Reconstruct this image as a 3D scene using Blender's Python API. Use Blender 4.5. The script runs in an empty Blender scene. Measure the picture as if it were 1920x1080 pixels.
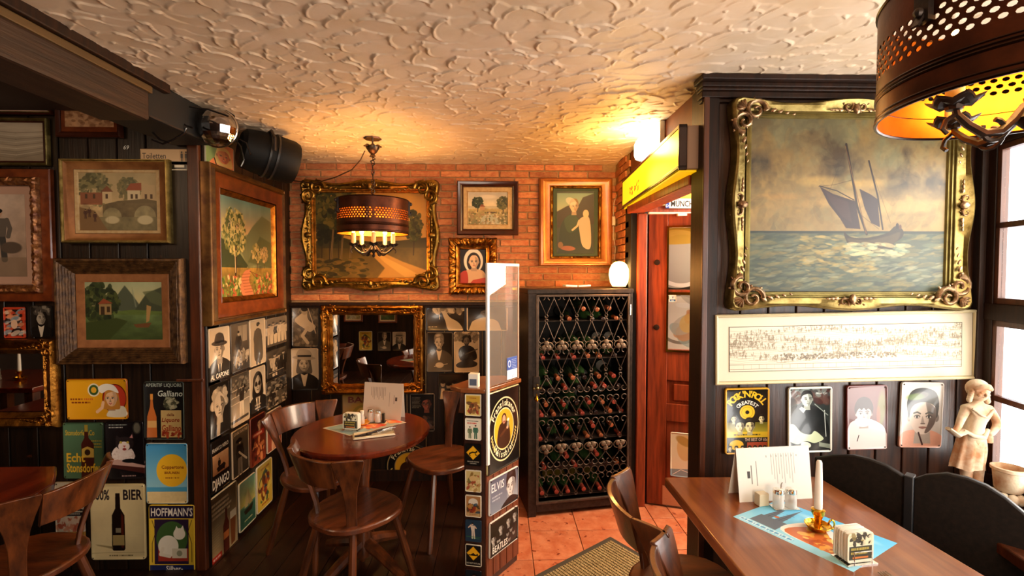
import bpy, bmesh, math, random
import numpy as np
from mathutils import Vector, Matrix
C = bpy.context.scene.collection
SC = bpy.context.scene
PI = math.pi
R = math.radians
random.seed(7)

# ---------------------------------------------------------------- camera
F = 880.0
EYE = np.array([0.0, 0.0, 1.6])
yaw, pit = math.atan(25 / F), math.atan(28 / F)
cam = bpy.data.cameras.new('camera')
cam.sensor_width = 36.0
cam.lens = F / 1920 * 36
cam.clip_start = 0.02
cam_o = bpy.data.objects.new('camera', cam)
C.objects.link(cam_o)
cam_o.location = EYE
cam_o.rotation_euler = (PI / 2 - pit, 0, -yaw)
SC.camera = cam_o

# ---------------------------------------------------------------- world, lights, exposure
SC.view_settings.view_transform = 'Standard'
SC.view_settings.look = 'None'
SC.view_settings.gamma = 1
SC.view_settings.use_curve_mapping = False
SC.view_settings.exposure = 0.18
w = bpy.data.worlds.new('sky')
SC.world = w
w.use_nodes = True
w.node_tree.nodes['Background'].inputs[0].default_value = (0.86, 0.93, 1.0, 1)
w.node_tree.nodes['Background'].inputs[1].default_value = 4.0
SC.cycles.max_bounces = 7
SC.cycles.diffuse_bounces = 4
SC.cycles.glossy_bounces = 4
SC.cycles.transparent_max_bounces = 12
SC.cycles.sample_clamp_indirect = 6
SC.cycles.caustics_reflective = False
SC.cycles.caustics_refractive = False


def area(name, loc, target, sx, sy, power, col):
    l = bpy.data.lights.new(name, 'AREA')
    l.shape = 'RECTANGLE'
    l.size, l.size_y, l.energy, l.color = sx, sy, power, col
    o = bpy.data.objects.new(name, l)
    C.objects.link(o)
    o.location = loc
    o.rotation_euler = (Vector(target) - Vector(loc)).to_track_quat('-Z', 'Y').to_euler()
    return o


def bulb(name, loc, power, col, r=0.02):
    l = bpy.data.lights.new(name, 'POINT')
    l.energy, l.color, l.shadow_soft_size = power, col, r
    o = bpy.data.objects.new(name, l)
    C.objects.link(o)
    o.location = loc
    return o


DAY = (1.0, 0.86, 0.68)
WARM = (1.0, 0.46, 0.13)
area('window_daylight_right', (2.08, 1.29, 1.46), (2.08 - .974, 1.29 + .225, 1.46), 1.28, 1.5, 50, (1.0, .92, .82))
area('window_daylight_rear', (0.9, -1.9, 1.5), (0.3, 2.5, 1.7), 3.2, 1.5, 175, (1.0, 0.83, 0.66))  # unseen fill added behind the camera; no window is built there
area('ceiling_lamp_left', (-2.7, 0.7, 2.38), (-2.5, 1.4, 0.0), 0.9, 0.9, 20, (1.0, .66, .40))  # warm fill added out of view over the left side, not a fitted lamp
area('vestibule_daylight', (2.17, 2.75, 1.4), (1.0, 2.95, 1.1), 0.8, 1.9, 170, (1.0, 0.78, 0.56))


# ---------------------------------------------------------------- pixel to point
FW = np.array([math.sin(yaw) * math.cos(pit), math.cos(yaw) * math.cos(pit), -math.sin(pit)])
RT = np.array([math.cos(yaw), -math.sin(yaw), 0])
UP = np.cross(RT, FW)


def P(u, v, ax, c):
    """the point of the plane (axis ax at c) seen at photo pixel u, v"""
    d = FW + RT * (u - 960) / F - UP * (v - 540) / F
    return EYE + d * (c - EYE[ax]) / d[ax]


# ---------------------------------------------------------------- mesh helpers
class MB:
    def __init__(s):
        s.v, s.f, s.m, s.uv = [], [], [], {}

    def add(s, vs, fs, m=0):
        n = len(s.v)
        s.v += [tuple(p) for p in vs]
        for f in fs:
            s.f.append(tuple(i + n for i in f))
            s.m.append(m)
        return s

    def box(s, x0, x1, y0, y1, z0, z1, m=0):
        return s.add([(x, y, z) for z in (z0, z1) for y in (y0, y1) for x in (x0, x1)],
                     [(0, 2, 3, 1), (4, 5, 7, 6), (0, 1, 5, 4), (2, 6, 7, 3), (0, 4, 6, 2), (1, 3, 7, 5)], m)

    def bar(s, a, b, w, h, up=(0, 0, 1), m=0):
        a, b = Vector(a), Vector(b)
        d = (b - a).normalized()
        x = d.cross(Vector(up))
        if x.length < 1e-4:
            x = d.cross(Vector((0, 1, 0)))
        x.normalize()
        z = x.cross(d)
        vs = [p + x * (w / 2 * i) + z * (h / 2 * j) for p in (a, b) for i, j in ((-1, -1), (1, -1), (1, 1), (-1, 1))]
        return s.add(vs, [(0, 1, 2, 3), (7, 6, 5, 4), (0, 4, 5, 1), (1, 5, 6, 2), (2, 6, 7, 3), (3, 7, 4, 0)], m)

    def tube(s, pts, r, n=8, closed=False, cap=True, m=0, flat=1.0):
        pts = [Vector(p) for p in pts]
        k = len(pts)
        if not hasattr(r, '__len__'):
            r = [r] * k
        t0 = (pts[1] - pts[0]).normalized()
        ref = Vector((0, 0, 1)) if abs(t0.z) < .9 else Vector((1, 0, 0))
        nx = t0.cross(ref).normalized()
        vs = []
        for i, p in enumerate(pts):
            a = pts[(i - 1) % k] if (i or closed) else p
            b = pts[(i + 1) % k] if (i < k - 1 or closed) else p
            t = (b - a)
            t = t.normalized() if t.length > 1e-9 else t0
            nx = (nx - t * nx.dot(t))
            if nx.length < 1e-6:
                nx = t.orthogonal()
            nx.normalize()
            ny = t.cross(nx)
            for j in range(n):
                an = 2 * PI * j / n
                vs.append(p + (nx * math.cos(an) + ny * math.sin(an) * flat) * r[i])
        fs = []
        for i in range(k if closed else k - 1):
            i2 = (i + 1) % k
            for j in range(n):
                j2 = (j + 1) % n
                fs.append((i * n + j, i * n + j2, i2 * n + j2, i2 * n + j))
        if cap and not closed:
            fs.append(tuple(range(n))[::-1])
            fs.append(tuple((k - 1) * n + j for j in range(n)))
        return s.add(vs, fs, m)

    def lathe(s, prof, n=20, c=(0, 0, 0), m=0, cap=True, a0=0, a1=2 * PI):
        full = abs(a1 - a0 - 2 * PI) < 1e-6
        nn = n if full else n + 1
        vs = []
        for r_, z in prof:
            for j in range(nn):
                a = a0 + (a1 - a0) * j / n
                vs.append((c[0] + r_ * math.cos(a), c[1] + r_ * math.sin(a), c[2] + z))
        fs = []
        for i in range(len(prof) - 1):
            for j in range(n):
                j2 = (j + 1) % nn
                fs.append((i * nn + j, i * nn + j2, (i + 1) * nn + j2, (i + 1) * nn + j))
        if cap and full:
            if prof[0][0] > 1e-6:
                fs.append(tuple(range(nn))[::-1])
            if prof[-1][0] > 1e-6:
                fs.append(tuple((len(prof) - 1) * nn + j for j in range(nn)))
        return s.add(vs, fs, m)

    def prism(s, poly, y0, y1, m=0):
        """outline in x,z extruded along y"""
        n = len(poly)
        vs = [(x, y0, z) for x, z in poly] + [(x, y1, z) for x, z in poly]
        fs = [tuple(range(n)), tuple(range(2 * n - 1, n - 1, -1))]
        fs += [(j, j + n, (j + 1) % n + n, (j + 1) % n) for j in range(n)]
        return s.add(vs, fs, m)

    def slab(s, poly, z0, z1, m=0):
        """outline in x,y extruded along z"""
        n = len(poly)
        vs = [(x, y, z0) for x, y in poly] + [(x, y, z1) for x, y in poly]
        fs = [tuple(range(n))[::-1], tuple(range(n, 2 * n))]
        fs += [(j, (j + 1) % n, (j + 1) % n + n, j + n) for j in range(n)]
        return s.add(vs, fs, m)

    def ball(s, c, r, n=10, k=6, m=0, M_=None):
        if not hasattr(r, '__len__'):
            r = (r, r, r)
        vs, fs = [], []
        for i in range(k + 1):
            th = PI * i / k
            for j in range(n):
                ph = 2 * PI * j / n
                q = Vector((r[0] * math.sin(th) * math.cos(ph), r[1] * math.sin(th) * math.sin(ph), -r[2] * math.cos(th)))
                if M_ is not None:
                    q = M_ @ q
                vs.append(q + Vector(c))
        for i in range(k):
            for j in range(n):
                fs.append((i * n + j, i * n + (j + 1) % n, (i + 1) * n + (j + 1) % n, (i + 1) * n + j))
        return s.add(vs, fs, m)

    def merge(s, o, M_=None):
        vs = o.v if M_ is None else [M_ @ Vector(p) for p in o.v]
        n = len(s.v)
        s.v += [tuple(p) for p in vs]
        for f, m in zip(o.f, o.m):
            s.f.append(tuple(i + n for i in f))
            s.m.append(m)
        return s


def obj(name, mb, mats, parent=None, bevel=0, smooth=35, loc=None, rot=None, uv=None):
    me = bpy.data.meshes.new(name)
    me.from_pydata(mb.v, [], mb.f)
    if not isinstance(mats, (list, tuple)):
        mats = [mats]
    for m in mats:
        me.materials.append(m)
    if len(mats) > 1:
        me.polygons.foreach_set('material_index', mb.m)
    if uv:
        ul = me.uv_layers.new(name='UVMap')
        co = np.array(mb.v)
        li = np.empty(len(me.loops), dtype=np.int32)
        me.loops.foreach_get('vertex_index', li)
        x0, x1, ax, z0, z1, az = uv
        d = np.empty((len(li), 2), dtype=np.float32)
        d[:, 0] = (co[li, ax] - x0) / (x1 - x0)
        d[:, 1] = (co[li, az] - z0) / (z1 - z0)
        ul.data.foreach_set('uv', d.ravel())
    me.update()
    if smooth:
        me.polygons.foreach_set('use_smooth', [True] * len(me.polygons))
        me.set_sharp_from_angle(angle=R(smooth))
    o = bpy.data.objects.new(name, me)
    C.objects.link(o)
    if parent:
        o.parent = parent
    if loc is not None:
        o.location = loc
    if rot is not None:
        o.rotation_euler = rot
    if bevel:
        b = o.modifiers.new('bevel', 'BEVEL')
        b.width = bevel
        b.segments = 2
        b.limit_method = 'ANGLE'
        b.angle_limit = R(40)
    return o


def thing(name, label, cat, loc=(0, 0, 0), rz=0, group=None, kind=None):
    o = bpy.data.objects.new(name, None)
    C.objects.link(o)
    o.empty_display_size = .05
    o.location = loc
    o.rotation_euler = (0, 0, rz)
    return tag(o, label, cat, group, kind)


def tag(o, label=None, cat=None, group=None, kind=None):
    if label: o['label'] = label
    if cat: o['category'] = cat
    if group: o['group'] = group
    if kind: o['kind'] = kind
    return o


def struct(name, mb, mats, bevel=0, smooth=0, loc=None, rot=None, label=None):
    o = obj(name, mb, mats, None, bevel, smooth, loc, rot)
    o['kind'] = 'structure'
    if label: o['label'] = label
    return o


def dup(root, loc, rz=None, label=None, group=None):
    r = root.copy()
    C.objects.link(r)
    r.location = loc
    if rz is not None:
        r.rotation_euler = (0, 0, rz)
    if label: r['label'] = label
    if group: r['group'] = group
    for ch in list(root.children):
        c = ch.copy()
        C.objects.link(c)
        c.parent = r
        for g in ch.children:
            d = g.copy()
            C.objects.link(d)
            d.parent = c
    return r


def copy_part(o, loc, rot=None, parent=None, scale=None):
    c = o.copy()
    C.objects.link(c)
    c.location = loc
    if rot is not None:
        c.rotation_euler = rot
    if parent:
        c.parent = parent
    if scale:
        c.scale = scale
    return c


# ---------------------------------------------------------------- materials
def lin(h):
    if isinstance(h, str):
        c = [int(h[i:i + 2], 16) / 255 for i in (0, 2, 4)]
    else:
        c = h
    return tuple(x / 12.92 if x <= .04045 else ((x + .055) / 1.055) ** 2.4 for x in c) + (1,)


_M = {}


def mat(name, col, rough=.5, metal=0, col2=None, nscale=8, stretch=(1, 1, 1), bump=0, bscale=60, bstretch=None,
        rand=0, spec=.5, coat=0, emit=None, estr=0, detail=4, contrast=(.35, .68), trans=0, wear=None):
    if name in _M:
        return _M[name]
    m = bpy.data.materials.new(name)
    m.use_nodes = True
    nt = m.node_tree
    N, L = nt.nodes, nt.links
    b = N['Principled BSDF']
    b.inputs['Roughness'].default_value = rough
    b.inputs['Metallic'].default_value = metal
    b.inputs['Specular IOR Level'].default_value = spec
    b.inputs['Coat Weight'].default_value = coat
    b.inputs['Coat Roughness'].default_value = .12
    b.inputs['Base Color'].default_value = lin(col)
    if trans:
        b.inputs['Transmission Weight'].default_value = trans
    if emit:
        b.inputs['Emission Color'].default_value = lin(emit)
        b.inputs['Emission Strength'].default_value = estr
    if col2 or bump or rand:
        tc = N.new('ShaderNodeTexCoord')
        oi = N.new('ShaderNodeObjectInfo')
        mul = N.new('ShaderNodeMath'); mul.operation = 'MULTIPLY'; mul.inputs[1].default_value = 37.0
        L.new(oi.outputs['Random'], mul.inputs[0])
        add = N.new('ShaderNodeVectorMath'); add.operation = 'ADD'
        L.new(tc.outputs['Object'], add.inputs[0])
        L.new(mul.outputs[0], add.inputs[1])

        def noise(st, sc, det):
            mp = N.new('ShaderNodeMapping')
            mp.inputs['Scale'].default_value = st
            L.new(add.outputs[0], mp.inputs[0])
            n = N.new('ShaderNodeTexNoise')
            n.inputs['Scale'].default_value = sc
            n.inputs['Detail'].default_value = det
            n.inputs['Roughness'].default_value = .6
            L.new(mp.outputs[0], n.inputs['Vector'])
            return n
        last = None
        if col2:
            n = noise(stretch, nscale, detail)
            cr = N.new('ShaderNodeValToRGB')
            cr.color_ramp.elements[0].position = contrast[0]
            cr.color_ramp.elements[1].position = contrast[1]
            cr.color_ramp.elements[0].color = lin(col)
            cr.color_ramp.elements[1].color = lin(col2)
            L.new(n.outputs[0], cr.inputs[0])
            last = cr.outputs[0]
        if wear:
            n3 = noise((1, 1, 1), wear[1], 6)
            cr3 = N.new('ShaderNodeValToRGB')
            cr3.color_ramp.elements[0].position = wear[2]
            cr3.color_ramp.elements[1].position = wear[2] + .05
            mx = N.new('ShaderNodeMix'); mx.data_type = 'RGBA'
            L.new(n3.outputs[0], cr3.inputs[0])
            L.new(cr3.outputs[0], mx.inputs['Factor'])
            if last: L.new(last, mx.inputs[6])
            else: mx.inputs[6].default_value = lin(col)
            mx.inputs[7].default_value = lin(wear[0])
            last = mx.outputs[2]
        if rand:
            hs = N.new('ShaderNodeHueSaturation')
            if last:
                L.new(last, hs.inputs['Color'])
            else:
                hs.inputs['Color'].default_value = lin(col)
            mr = N.new('ShaderNodeMapRange')
            mr.inputs[3].default_value = 1 - rand
            mr.inputs[4].default_value = 1 + rand
            L.new(oi.outputs['Random'], mr.inputs[0])
            L.new(mr.outputs[0], hs.inputs['Value'])
            last = hs.outputs[0]
        if last:
            L.new(last, b.inputs['Base Color'])
        if bump:
            n2 = noise(bstretch or stretch, bscale, 4)
            bp = N.new('ShaderNodeBump')
            bp.inputs['Strength'].default_value = bump
            bp.inputs['Distance'].default_value = .004
            L.new(n2.outputs[0], bp.inputs['Height'])
            L.new(bp.outputs[0], b.inputs['Normal'])
    _M[name] = m
    return m


def glassmat(name, tint=(1, 1, 1), refl=.12, rough=.02, milky=0.0, mcol=(1, 1, 1)):
    m = bpy.data.materials.new(name)
    m.use_nodes = True
    nt = m.node_tree
    N, L = nt.nodes, nt.links
    N.remove(N['Principled BSDF'])
    out = N['Material Output']
    t = N.new('ShaderNodeBsdfTransparent'); t.inputs[0].default_value = (*tint, 1)
    g = N.new('ShaderNodeBsdfGlossy'); g.inputs['Roughness'].default_value = rough
    mx = N.new('ShaderNodeMixShader')
    lw = N.new('ShaderNodeLayerWeight'); lw.inputs[0].default_value = .5
    pw = N.new('ShaderNodeMath'); pw.operation = 'POWER'; pw.inputs[1].default_value = 4
    ml = N.new('ShaderNodeMath'); ml.operation = 'MULTIPLY'; ml.inputs[1].default_value = .6
    L.new(lw.outputs['Facing'], pw.inputs[0]); L.new(pw.outputs[0], ml.inputs[0])
    ad = N.new('ShaderNodeMath'); ad.operation = 'ADD'; ad.inputs[1].default_value = refl; ad.use_clamp = True
    L.new(ml.outputs[0], ad.inputs[0])
    L.new(ad.outputs[0], mx.inputs[0])
    L.new(t.outputs[0], mx.inputs[1])
    L.new(g.outputs[0], mx.inputs[2])
    last = mx
    if milky:
        d = N.new('ShaderNodeBsdfDiffuse'); d.inputs[0].default_value = (*mcol, 1)
        m2 = N.new('ShaderNodeMixShader'); m2.inputs[0].default_value = milky
        L.new(mx.outputs[0], m2.inputs[1])
        L.new(d.outputs[0], m2.inputs[2])
        last = m2
    L.new(last.outputs[0], out.inputs['Surface'])
    return m


GRX, GRY, GRZ = (1, 14, 14), (14, 1, 14), (14, 14, 1)
black_wood = mat('black_stained_wood', '120b06', .38, col2='2a1a0e', nscale=3, stretch=GRZ, bump=.35, bscale=6, bstretch=(14, 14, .8), spec=.4, rand=.35, wear=('5a2c12', 9, .69))
black_wood_h = mat('black_stained_beam', '24140b', .5, col2='3e2616', nscale=3, stretch=GRY, bump=.5, bscale=8, rand=.1)
plank_red = mat('brown_stained_plank', '20110a', .36, col2='4a2812', nscale=3, stretch=GRZ, bump=.3, bscale=5, rand=.4, wear=('7a3c18', 6, .70))
trim_dark = mat('dark_trim', '1a0e07', .5, col2='321a0c', nscale=4, stretch=GRZ, bump=.2, spec=.25)
trim_brown = mat('brown_trim', '3a1a0b', .35, col2='5c2c12', nscale=4, stretch=GRZ, bump=.2)
door_wood = mat('door_wood', '6a280f', .42, col2='a04420', nscale=3, stretch=GRZ, bump=.25, bscale=10)
table_wood = mat('table_wood', '6a3416', .28, col2='8e5228', nscale=2.5, stretch=(10, .8, 10), bump=.06, coat=.35, spec=.5)
round_wood = mat('round_table_wood', '4a1506', .22, col2='6d240b', nscale=2.5, stretch=(10, 1, 10), coat=.5, bump=.08)
chair_wood = mat('chair_wood', '34180a', .34, col2='6a3616', nscale=4, stretch=(6, 6, 1), coat=.35, bump=.15, bscale=30, wear=('8a4a22', 14, .72))
seat_wood = mat('seat_wood', '3c1a0a', .4, col2='6e3414', nscale=4, stretch=(6, 1, 6), coat=.3, bump=.3, bscale=24)
bench_wood = mat('bench_wood', '0f0b08', .5, col2='201711', nscale=4, stretch=GRY, bump=.15, spec=.25)
gold = mat('gilt', 'b87a30', .36, 1, col2='6e4416', nscale=25, bump=.4, bscale=70)
gold_old = mat('old_gilt', 'a5823f', .36, 1, col2='5c4a20', nscale=30, bump=.5, bscale=80)
gold_pale = mat('pale_gilt', 'a08a52', .4, .9, col2='665428', nscale=18, bump=.25, bscale=60)
gold_green = mat('olive_gilt', '857540', .45, .8, col2='5a4c26', nscale=10, bump=.15)
gilt_high = mat('bright_leaf_gilt', 'c4a27a', .36, .85, col2='5e3a20', nscale=40, bump=.3)
brown_frame = mat('brown_frame', '5a260d', .3, col2='7c3a16', nscale=5, stretch=(4, 4, 4), coat=.3)
dark_frame = mat('dark_frame', '30140a', .3, col2='4c2110', nscale=6, coat=.3)
old_frame = mat('worn_ribbed_frame', '3c2412', .45, .3, col2='73502c', nscale=35, bump=.6, bscale=90)
orange_frame = mat('honey_frame', 'a0561c', .3, .35, col2='c67a2e', nscale=6, coat=.3)
liner_cream = mat('cream_liner', 'c9a979', .7, col2='b8925c', nscale=40)
black_metal = mat('black_iron', '241c18', .42, .5, col2='3c302a', nscale=40, bump=.2)
iron = mat('wrought_iron', '42362e', .5, .5, col2='5a4a40', nscale=30)
steel = mat('steel', 'c9c4bc', .25, 1)
chrome = mat('chrome', 'e6e2da', .12, 1)
brass = mat('brass', 'd9a02c', .18, 1)
black_plastic = mat('black_plastic', '0b0a09', .6, bump=.1, bscale=200, spec=.2)
white_plastic = mat('white_plastic', 'd8cfc0', .5)
paper = mat('paper', 'efe9dd', .7)
wax = mat('white_wax', 'f4f0e6', .5)
terracotta = mat('terracotta_tile', 'ae5c3a', .42, col2='c67e5a', nscale=14, bump=.3, bscale=40, rand=.12, wear=('7a3016', 22, .62))
grout = mat('grout', '6b4f3c', .85, col2='8a6b52', nscale=30)
brick_m = mat('red_brick', 'b0603a', .8, col2='cc8a58', nscale=26, bump=.7, bscale=60, rand=.28, stretch=(1, 1, 2))
mortar = mat('mortar', 'b8956a', .9, col2='a07c54', nscale=50, bump=.4)
dark_floor = mat('dark_floor_board', '1c0d06', .4, col2='341708', nscale=3, stretch=GRY, bump=.2, rand=.25)
plaster = mat('cream_plaster', 'e4cbb0', .62, col2='d9bd9c', nscale=6, bump=.12, bscale=50)
mirror_m = mat('mirror_silver', 'e8e4dc', .015, 1)
glass_thin = glassmat('window_glass', refl=.03)
# ---------------------------------------------------------------- painted pictures, computed here in numpy
_T = {}


def glyphs(s, bold):
    k = (s, bold)
    if k not in _T:
        cu = bpy.data.curves.new('t', 'FONT')
        cu.body = s
        cu.offset = bold
        cu.resolution_u = 2
        o = bpy.data.objects.new('t', cu)
        me = o.to_mesh()
        me.calc_loop_triangles()
        v = np.empty(len(me.vertices) * 3, dtype=np.float32)
        me.vertices.foreach_get('co', v)
        t = np.empty(len(me.loop_triangles) * 3, dtype=np.int32)
        me.loop_triangles.foreach_get('vertices', t)
        _T[k] = (v.reshape(-1, 3)[:, :2].copy(), t.reshape(-1, 3).copy())
        o.to_mesh_clear()
        bpy.data.objects.remove(o)
        bpy.data.curves.remove(cu)
    return _T[k]


def vnoise(w, h, nx, ny, seed):
    rs = np.random.RandomState(seed)
    g = rs.rand(ny + 2, nx + 2)
    X = np.linspace(0, nx, w, endpoint=False); Y = np.linspace(0, ny, h, endpoint=False)
    xi, yi = X.astype(int), Y.astype(int)
    fx, fy = X - xi, Y - yi
    fx = fx * fx * (3 - 2 * fx); fy = fy * fy * (3 - 2 * fy)
    a = g[yi][:, xi]; b = g[yi][:, xi + 1]; c = g[yi + 1][:, xi]; d = g[yi + 1][:, xi + 1]
    fx = fx[None]; fy = fy[:, None]
    return (a * (1 - fx) + b * fx) * (1 - fy) + (c * (1 - fx) + d * fx) * fy


def fract(w, h, nx, ny, seed, o=4):
    r = np.zeros((h, w)); s = 0
    for i in range(o):
        r += vnoise(w, h, nx * 2 ** i, ny * 2 ** i, seed + i) * .55 ** i
        s += .55 ** i
    return r / s


def cl(c):
    if isinstance(c, str):
        return np.array([int(c[i:i + 2], 16) / 255 for i in (0, 2, 4)])
    return np.array(c, float)


class Cv:
    """a picture in units of its own width: x 0..1, y 0..a downwards"""
    def __init__(s, W, a, col='808080'):
        s.W, s.H, s.a = W, int(round(W * a)), a
        s.p = np.ones((s.H, s.W, 3)) * cl(col)

    def comp(s, m, x0, y0, col, al=1):
        h, w_ = m.shape
        q = s.p[y0:y0 + h, x0:x0 + w_]
        m = (m * al)[..., None]
        q[:] = q * (1 - m) + cl(col) * m

    def bb(s, x0, y0, x1, y1):
        return (max(0, int(x0 * s.W) - 2), max(0, int(y0 * s.W) - 2), min(s.W, int(x1 * s.W) + 3), min(s.H, int(y1 * s.W) + 3))

    def grad(s, c0, c1, y0=0, y1=None, x0=0, x1=1):
        y1 = s.a if y1 is None else y1
        a, b = int(y0 * s.W), min(s.H, int(round(y1 * s.W)))
        t = np.linspace(0, 1, max(b - a, 1))[:, None, None]
        s.p[a:b, int(x0 * s.W):int(round(x1 * s.W))] = cl(c0) * (1 - t) + cl(c1) * t
        return s

    def rect(s, x0, y0, x1, y1, col, al=1):
        a, b, c, d = int(round(x0 * s.W)), int(round(y0 * s.W)), int(round(x1 * s.W)), int(round(y1 * s.W))
        a, b, c, d = max(a, 0), max(b, 0), min(c, s.W), min(d, s.H)
        if c > a and d > b:
            s.comp(np.ones((d - b, c - a)), a, b, col, al)
        return s

    def frame(s, t, col):
        s.rect(0, 0, 1, t, col); s.rect(0, s.a - t, 1, s.a, col); s.rect(0, 0, t, s.a, col); s.rect(1 - t, 0, 1, s.a, col)
        return s

    def ell(s, x, y, rx, ry, col, rot=0, al=1, soft=1.2, ring=0):
        m_ = max(rx, ry) * (1 + soft * .02) + soft / s.W
        X0, Y0, X1, Y1 = s.bb(x - m_, y - m_, x + m_, y + m_)
        if X1 <= X0 or Y1 <= Y0:
            return s
        yy, xx = np.mgrid[Y0:Y1, X0:X1]
        dx, dy = (xx + .5) / s.W - x, (yy + .5) / s.W - y
        c, n = math.cos(rot), math.sin(rot)
        d = np.sqrt(((dx * c + dy * n) / rx) ** 2 + ((-dx * n + dy * c) / ry) ** 2)
        r_ = min(rx, ry) * s.W
        m = np.clip((1 - d) * r_ / soft + .5, 0, 1)
        if ring:
            m = m * np.clip((d - (1 - ring)) * r_ / soft + .5, 0, 1)
        s.comp(m, X0, Y0, col, al)
        return s

    def poly(s, pts, col, al=1, sm=False, soft=0):
        pts = [tuple(p) for p in pts]
        if sm:
            n = len(pts); q = []
            for i in range(n):
                p0, p1, p2, p3 = (np.array(pts[(i + k - 1) % n]) for k in range(4))
                for t in (0, .2, .4, .6, .8):
                    q.append(tuple(.5 * ((2 * p1) + (-p0 + p2) * t + (2 * p0 - 5 * p1 + 4 * p2 - p3) * t * t + (-p0 + 3 * p1 - 3 * p2 + p3) * t ** 3)))
            pts = q
        a = np.array(pts)
        X0, Y0, X1, Y1 = s.bb(a[:, 0].min(), a[:, 1].min(), a[:, 0].max(), a[:, 1].max())
        if X1 <= X0 or Y1 <= Y0:
            return s
        ss = 2
        xs = (np.arange((X1 - X0) * ss) / ss + X0 + .25) / s.W
        ys = (np.arange((Y1 - Y0) * ss) / ss + Y0 + .25) / s.W
        m = np.zeros((len(ys), len(xs)), bool)
        for i in range(len(pts)):
            xa, ya = pts[i]; xb, yb = pts[(i + 1) % len(pts)]
            if ya == yb:
                continue
            r_ = np.nonzero((ya > ys) != (yb > ys))[0]
            if len(r_):
                xc = xa + (ys[r_] - ya) / (yb - ya) * (xb - xa)
                m[r_] ^= xs[None, :] < xc[:, None]
        m = m.reshape(Y1 - Y0, ss, X1 - X0, ss).mean((1, 3))
        for _ in range(soft):
            m = (m + np.roll(m, 1, 0) + np.roll(m, -1, 0) + np.roll(m, 1, 1) + np.roll(m, -1, 1)) / 5
        s.comp(m, X0, Y0, col, al)
        return s

    def line(s, pts, w_, col, al=1):
        for (xa, ya), (xb, yb) in zip(pts, pts[1:]):
            X0, Y0, X1, Y1 = s.bb(min(xa, xb) - w_, min(ya, yb) - w_, max(xa, xb) + w_, max(ya, yb) + w_)
            if X1 <= X0 or Y1 <= Y0:
                continue
            yy, xx = np.mgrid[Y0:Y1, X0:X1]
            X, Y = (xx + .5) / s.W, (yy + .5) / s.W
            l2 = (xb - xa) ** 2 + (yb - ya) ** 2 + 1e-12
            t = np.clip(((X - xa) * (xb - xa) + (Y - ya) * (yb - ya)) / l2, 0, 1)
            d = np.hypot(X - xa - t * (xb - xa), Y - ya - t * (yb - ya))
            s.comp(np.clip((w_ / 2 - d) * s.W + .5, 0, 1), X0, Y0, col, al)
        return s

    def dabs(s, n, x0, y0, x1, y1, r, cols, seed=0, rot=None, asp=1.8, al=.8, shape=None):
        rs = random.Random(seed)
        for _ in range(n):
            if shape == 'ell':
                a, q = rs.random() * 2 * PI, math.sqrt(rs.random())
                x, y = (x0 + x1) / 2 + (x1 - x0) / 2 * q * math.cos(a), (y0 + y1) / 2 + (y1 - y0) / 2 * q * math.sin(a)
            else:
                x, y = rs.uniform(x0, x1), rs.uniform(y0, y1)
            k = r * rs.uniform(.5, 1.4)
            s.ell(x, y, k * asp, k, rs.choice(cols), rs.uniform(-1.5, 1.5) if rot is None else rot + rs.uniform(-.2, .2), al)
        return s

    def mottle(s, amp, n=6, seed=1, o=4, y0=0, y1=None, nx=None):
        y1 = s.a if y1 is None else y1
        a, b = int(y0 * s.W), min(s.H, int(y1 * s.W))
        f = fract(s.W, b - a, nx or n, max(1, int(n * (y1 - y0))), seed, o) - .5
        s.p[a:b] *= (1 + amp * 2 * f)[..., None]
        return s

    def blend(s, col, thr, soft, n, seed, y0=0, y1=None, nx=None, al=1, o=5):
        y1 = s.a if y1 is None else y1
        a, b = int(y0 * s.W), min(s.H, int(y1 * s.W))
        f = fract(s.W, b - a, nx or n, max(1, int(n * (y1 - y0))), seed, o)
        m = np.clip((f - thr) / soft, 0, 1)
        t = np.linspace(0, 1, b - a)[:, None]
        if y0 > 0: m = m * np.clip(t * 4, 0, 1)
        if y1 < s.a: m = m * np.clip((1 - t) * 3, 0, 1)
        s.comp(m, 0, a, col, al)
        return s

    def text(s, t, x, y, h, col, anchor='c', bold=0.02, sx=1, shear=0, rot=0, al=1, maxw=None, outline=None):
        """y is the baseline, h the capital height"""
        v, tr = glyphs(t, bold * .45)
        if not len(tr):
            return s
        if outline:
            s.text(t, x, y, h, outline[0], anchor, bold + outline[1], sx, shear, rot, al, maxw)
        k = h / .70
        px = v[:, 0] * k * sx + v[:, 1] * k * shear
        py = -v[:, 1] * k
        lo, hi = px.min(), px.max()
        if maxw and hi - lo > maxw:
            px = px * maxw / (hi - lo); lo, hi = px.min(), px.max()
        px = px - {'c': (lo + hi) / 2, 'l': lo, 'r': hi}[anchor]
        c, n = math.cos(rot), math.sin(rot)
        X = (x + px * c - py * n) * s.W
        Y = (y + px * n + py * c) * s.W
        ss = 3
        x0, y0 = max(0, int(X.min()) - 1), max(0, int(Y.min()) - 1)
        x1, y1 = min(s.W, int(X.max()) + 2), min(s.H, int(Y.max()) + 2)
        if x1 <= x0 or y1 <= y0:
            return s
        m = np.zeros(((y1 - y0) * ss, (x1 - x0) * ss), bool)
        X = (X - x0) * ss; Y = (Y - y0) * ss
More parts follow.
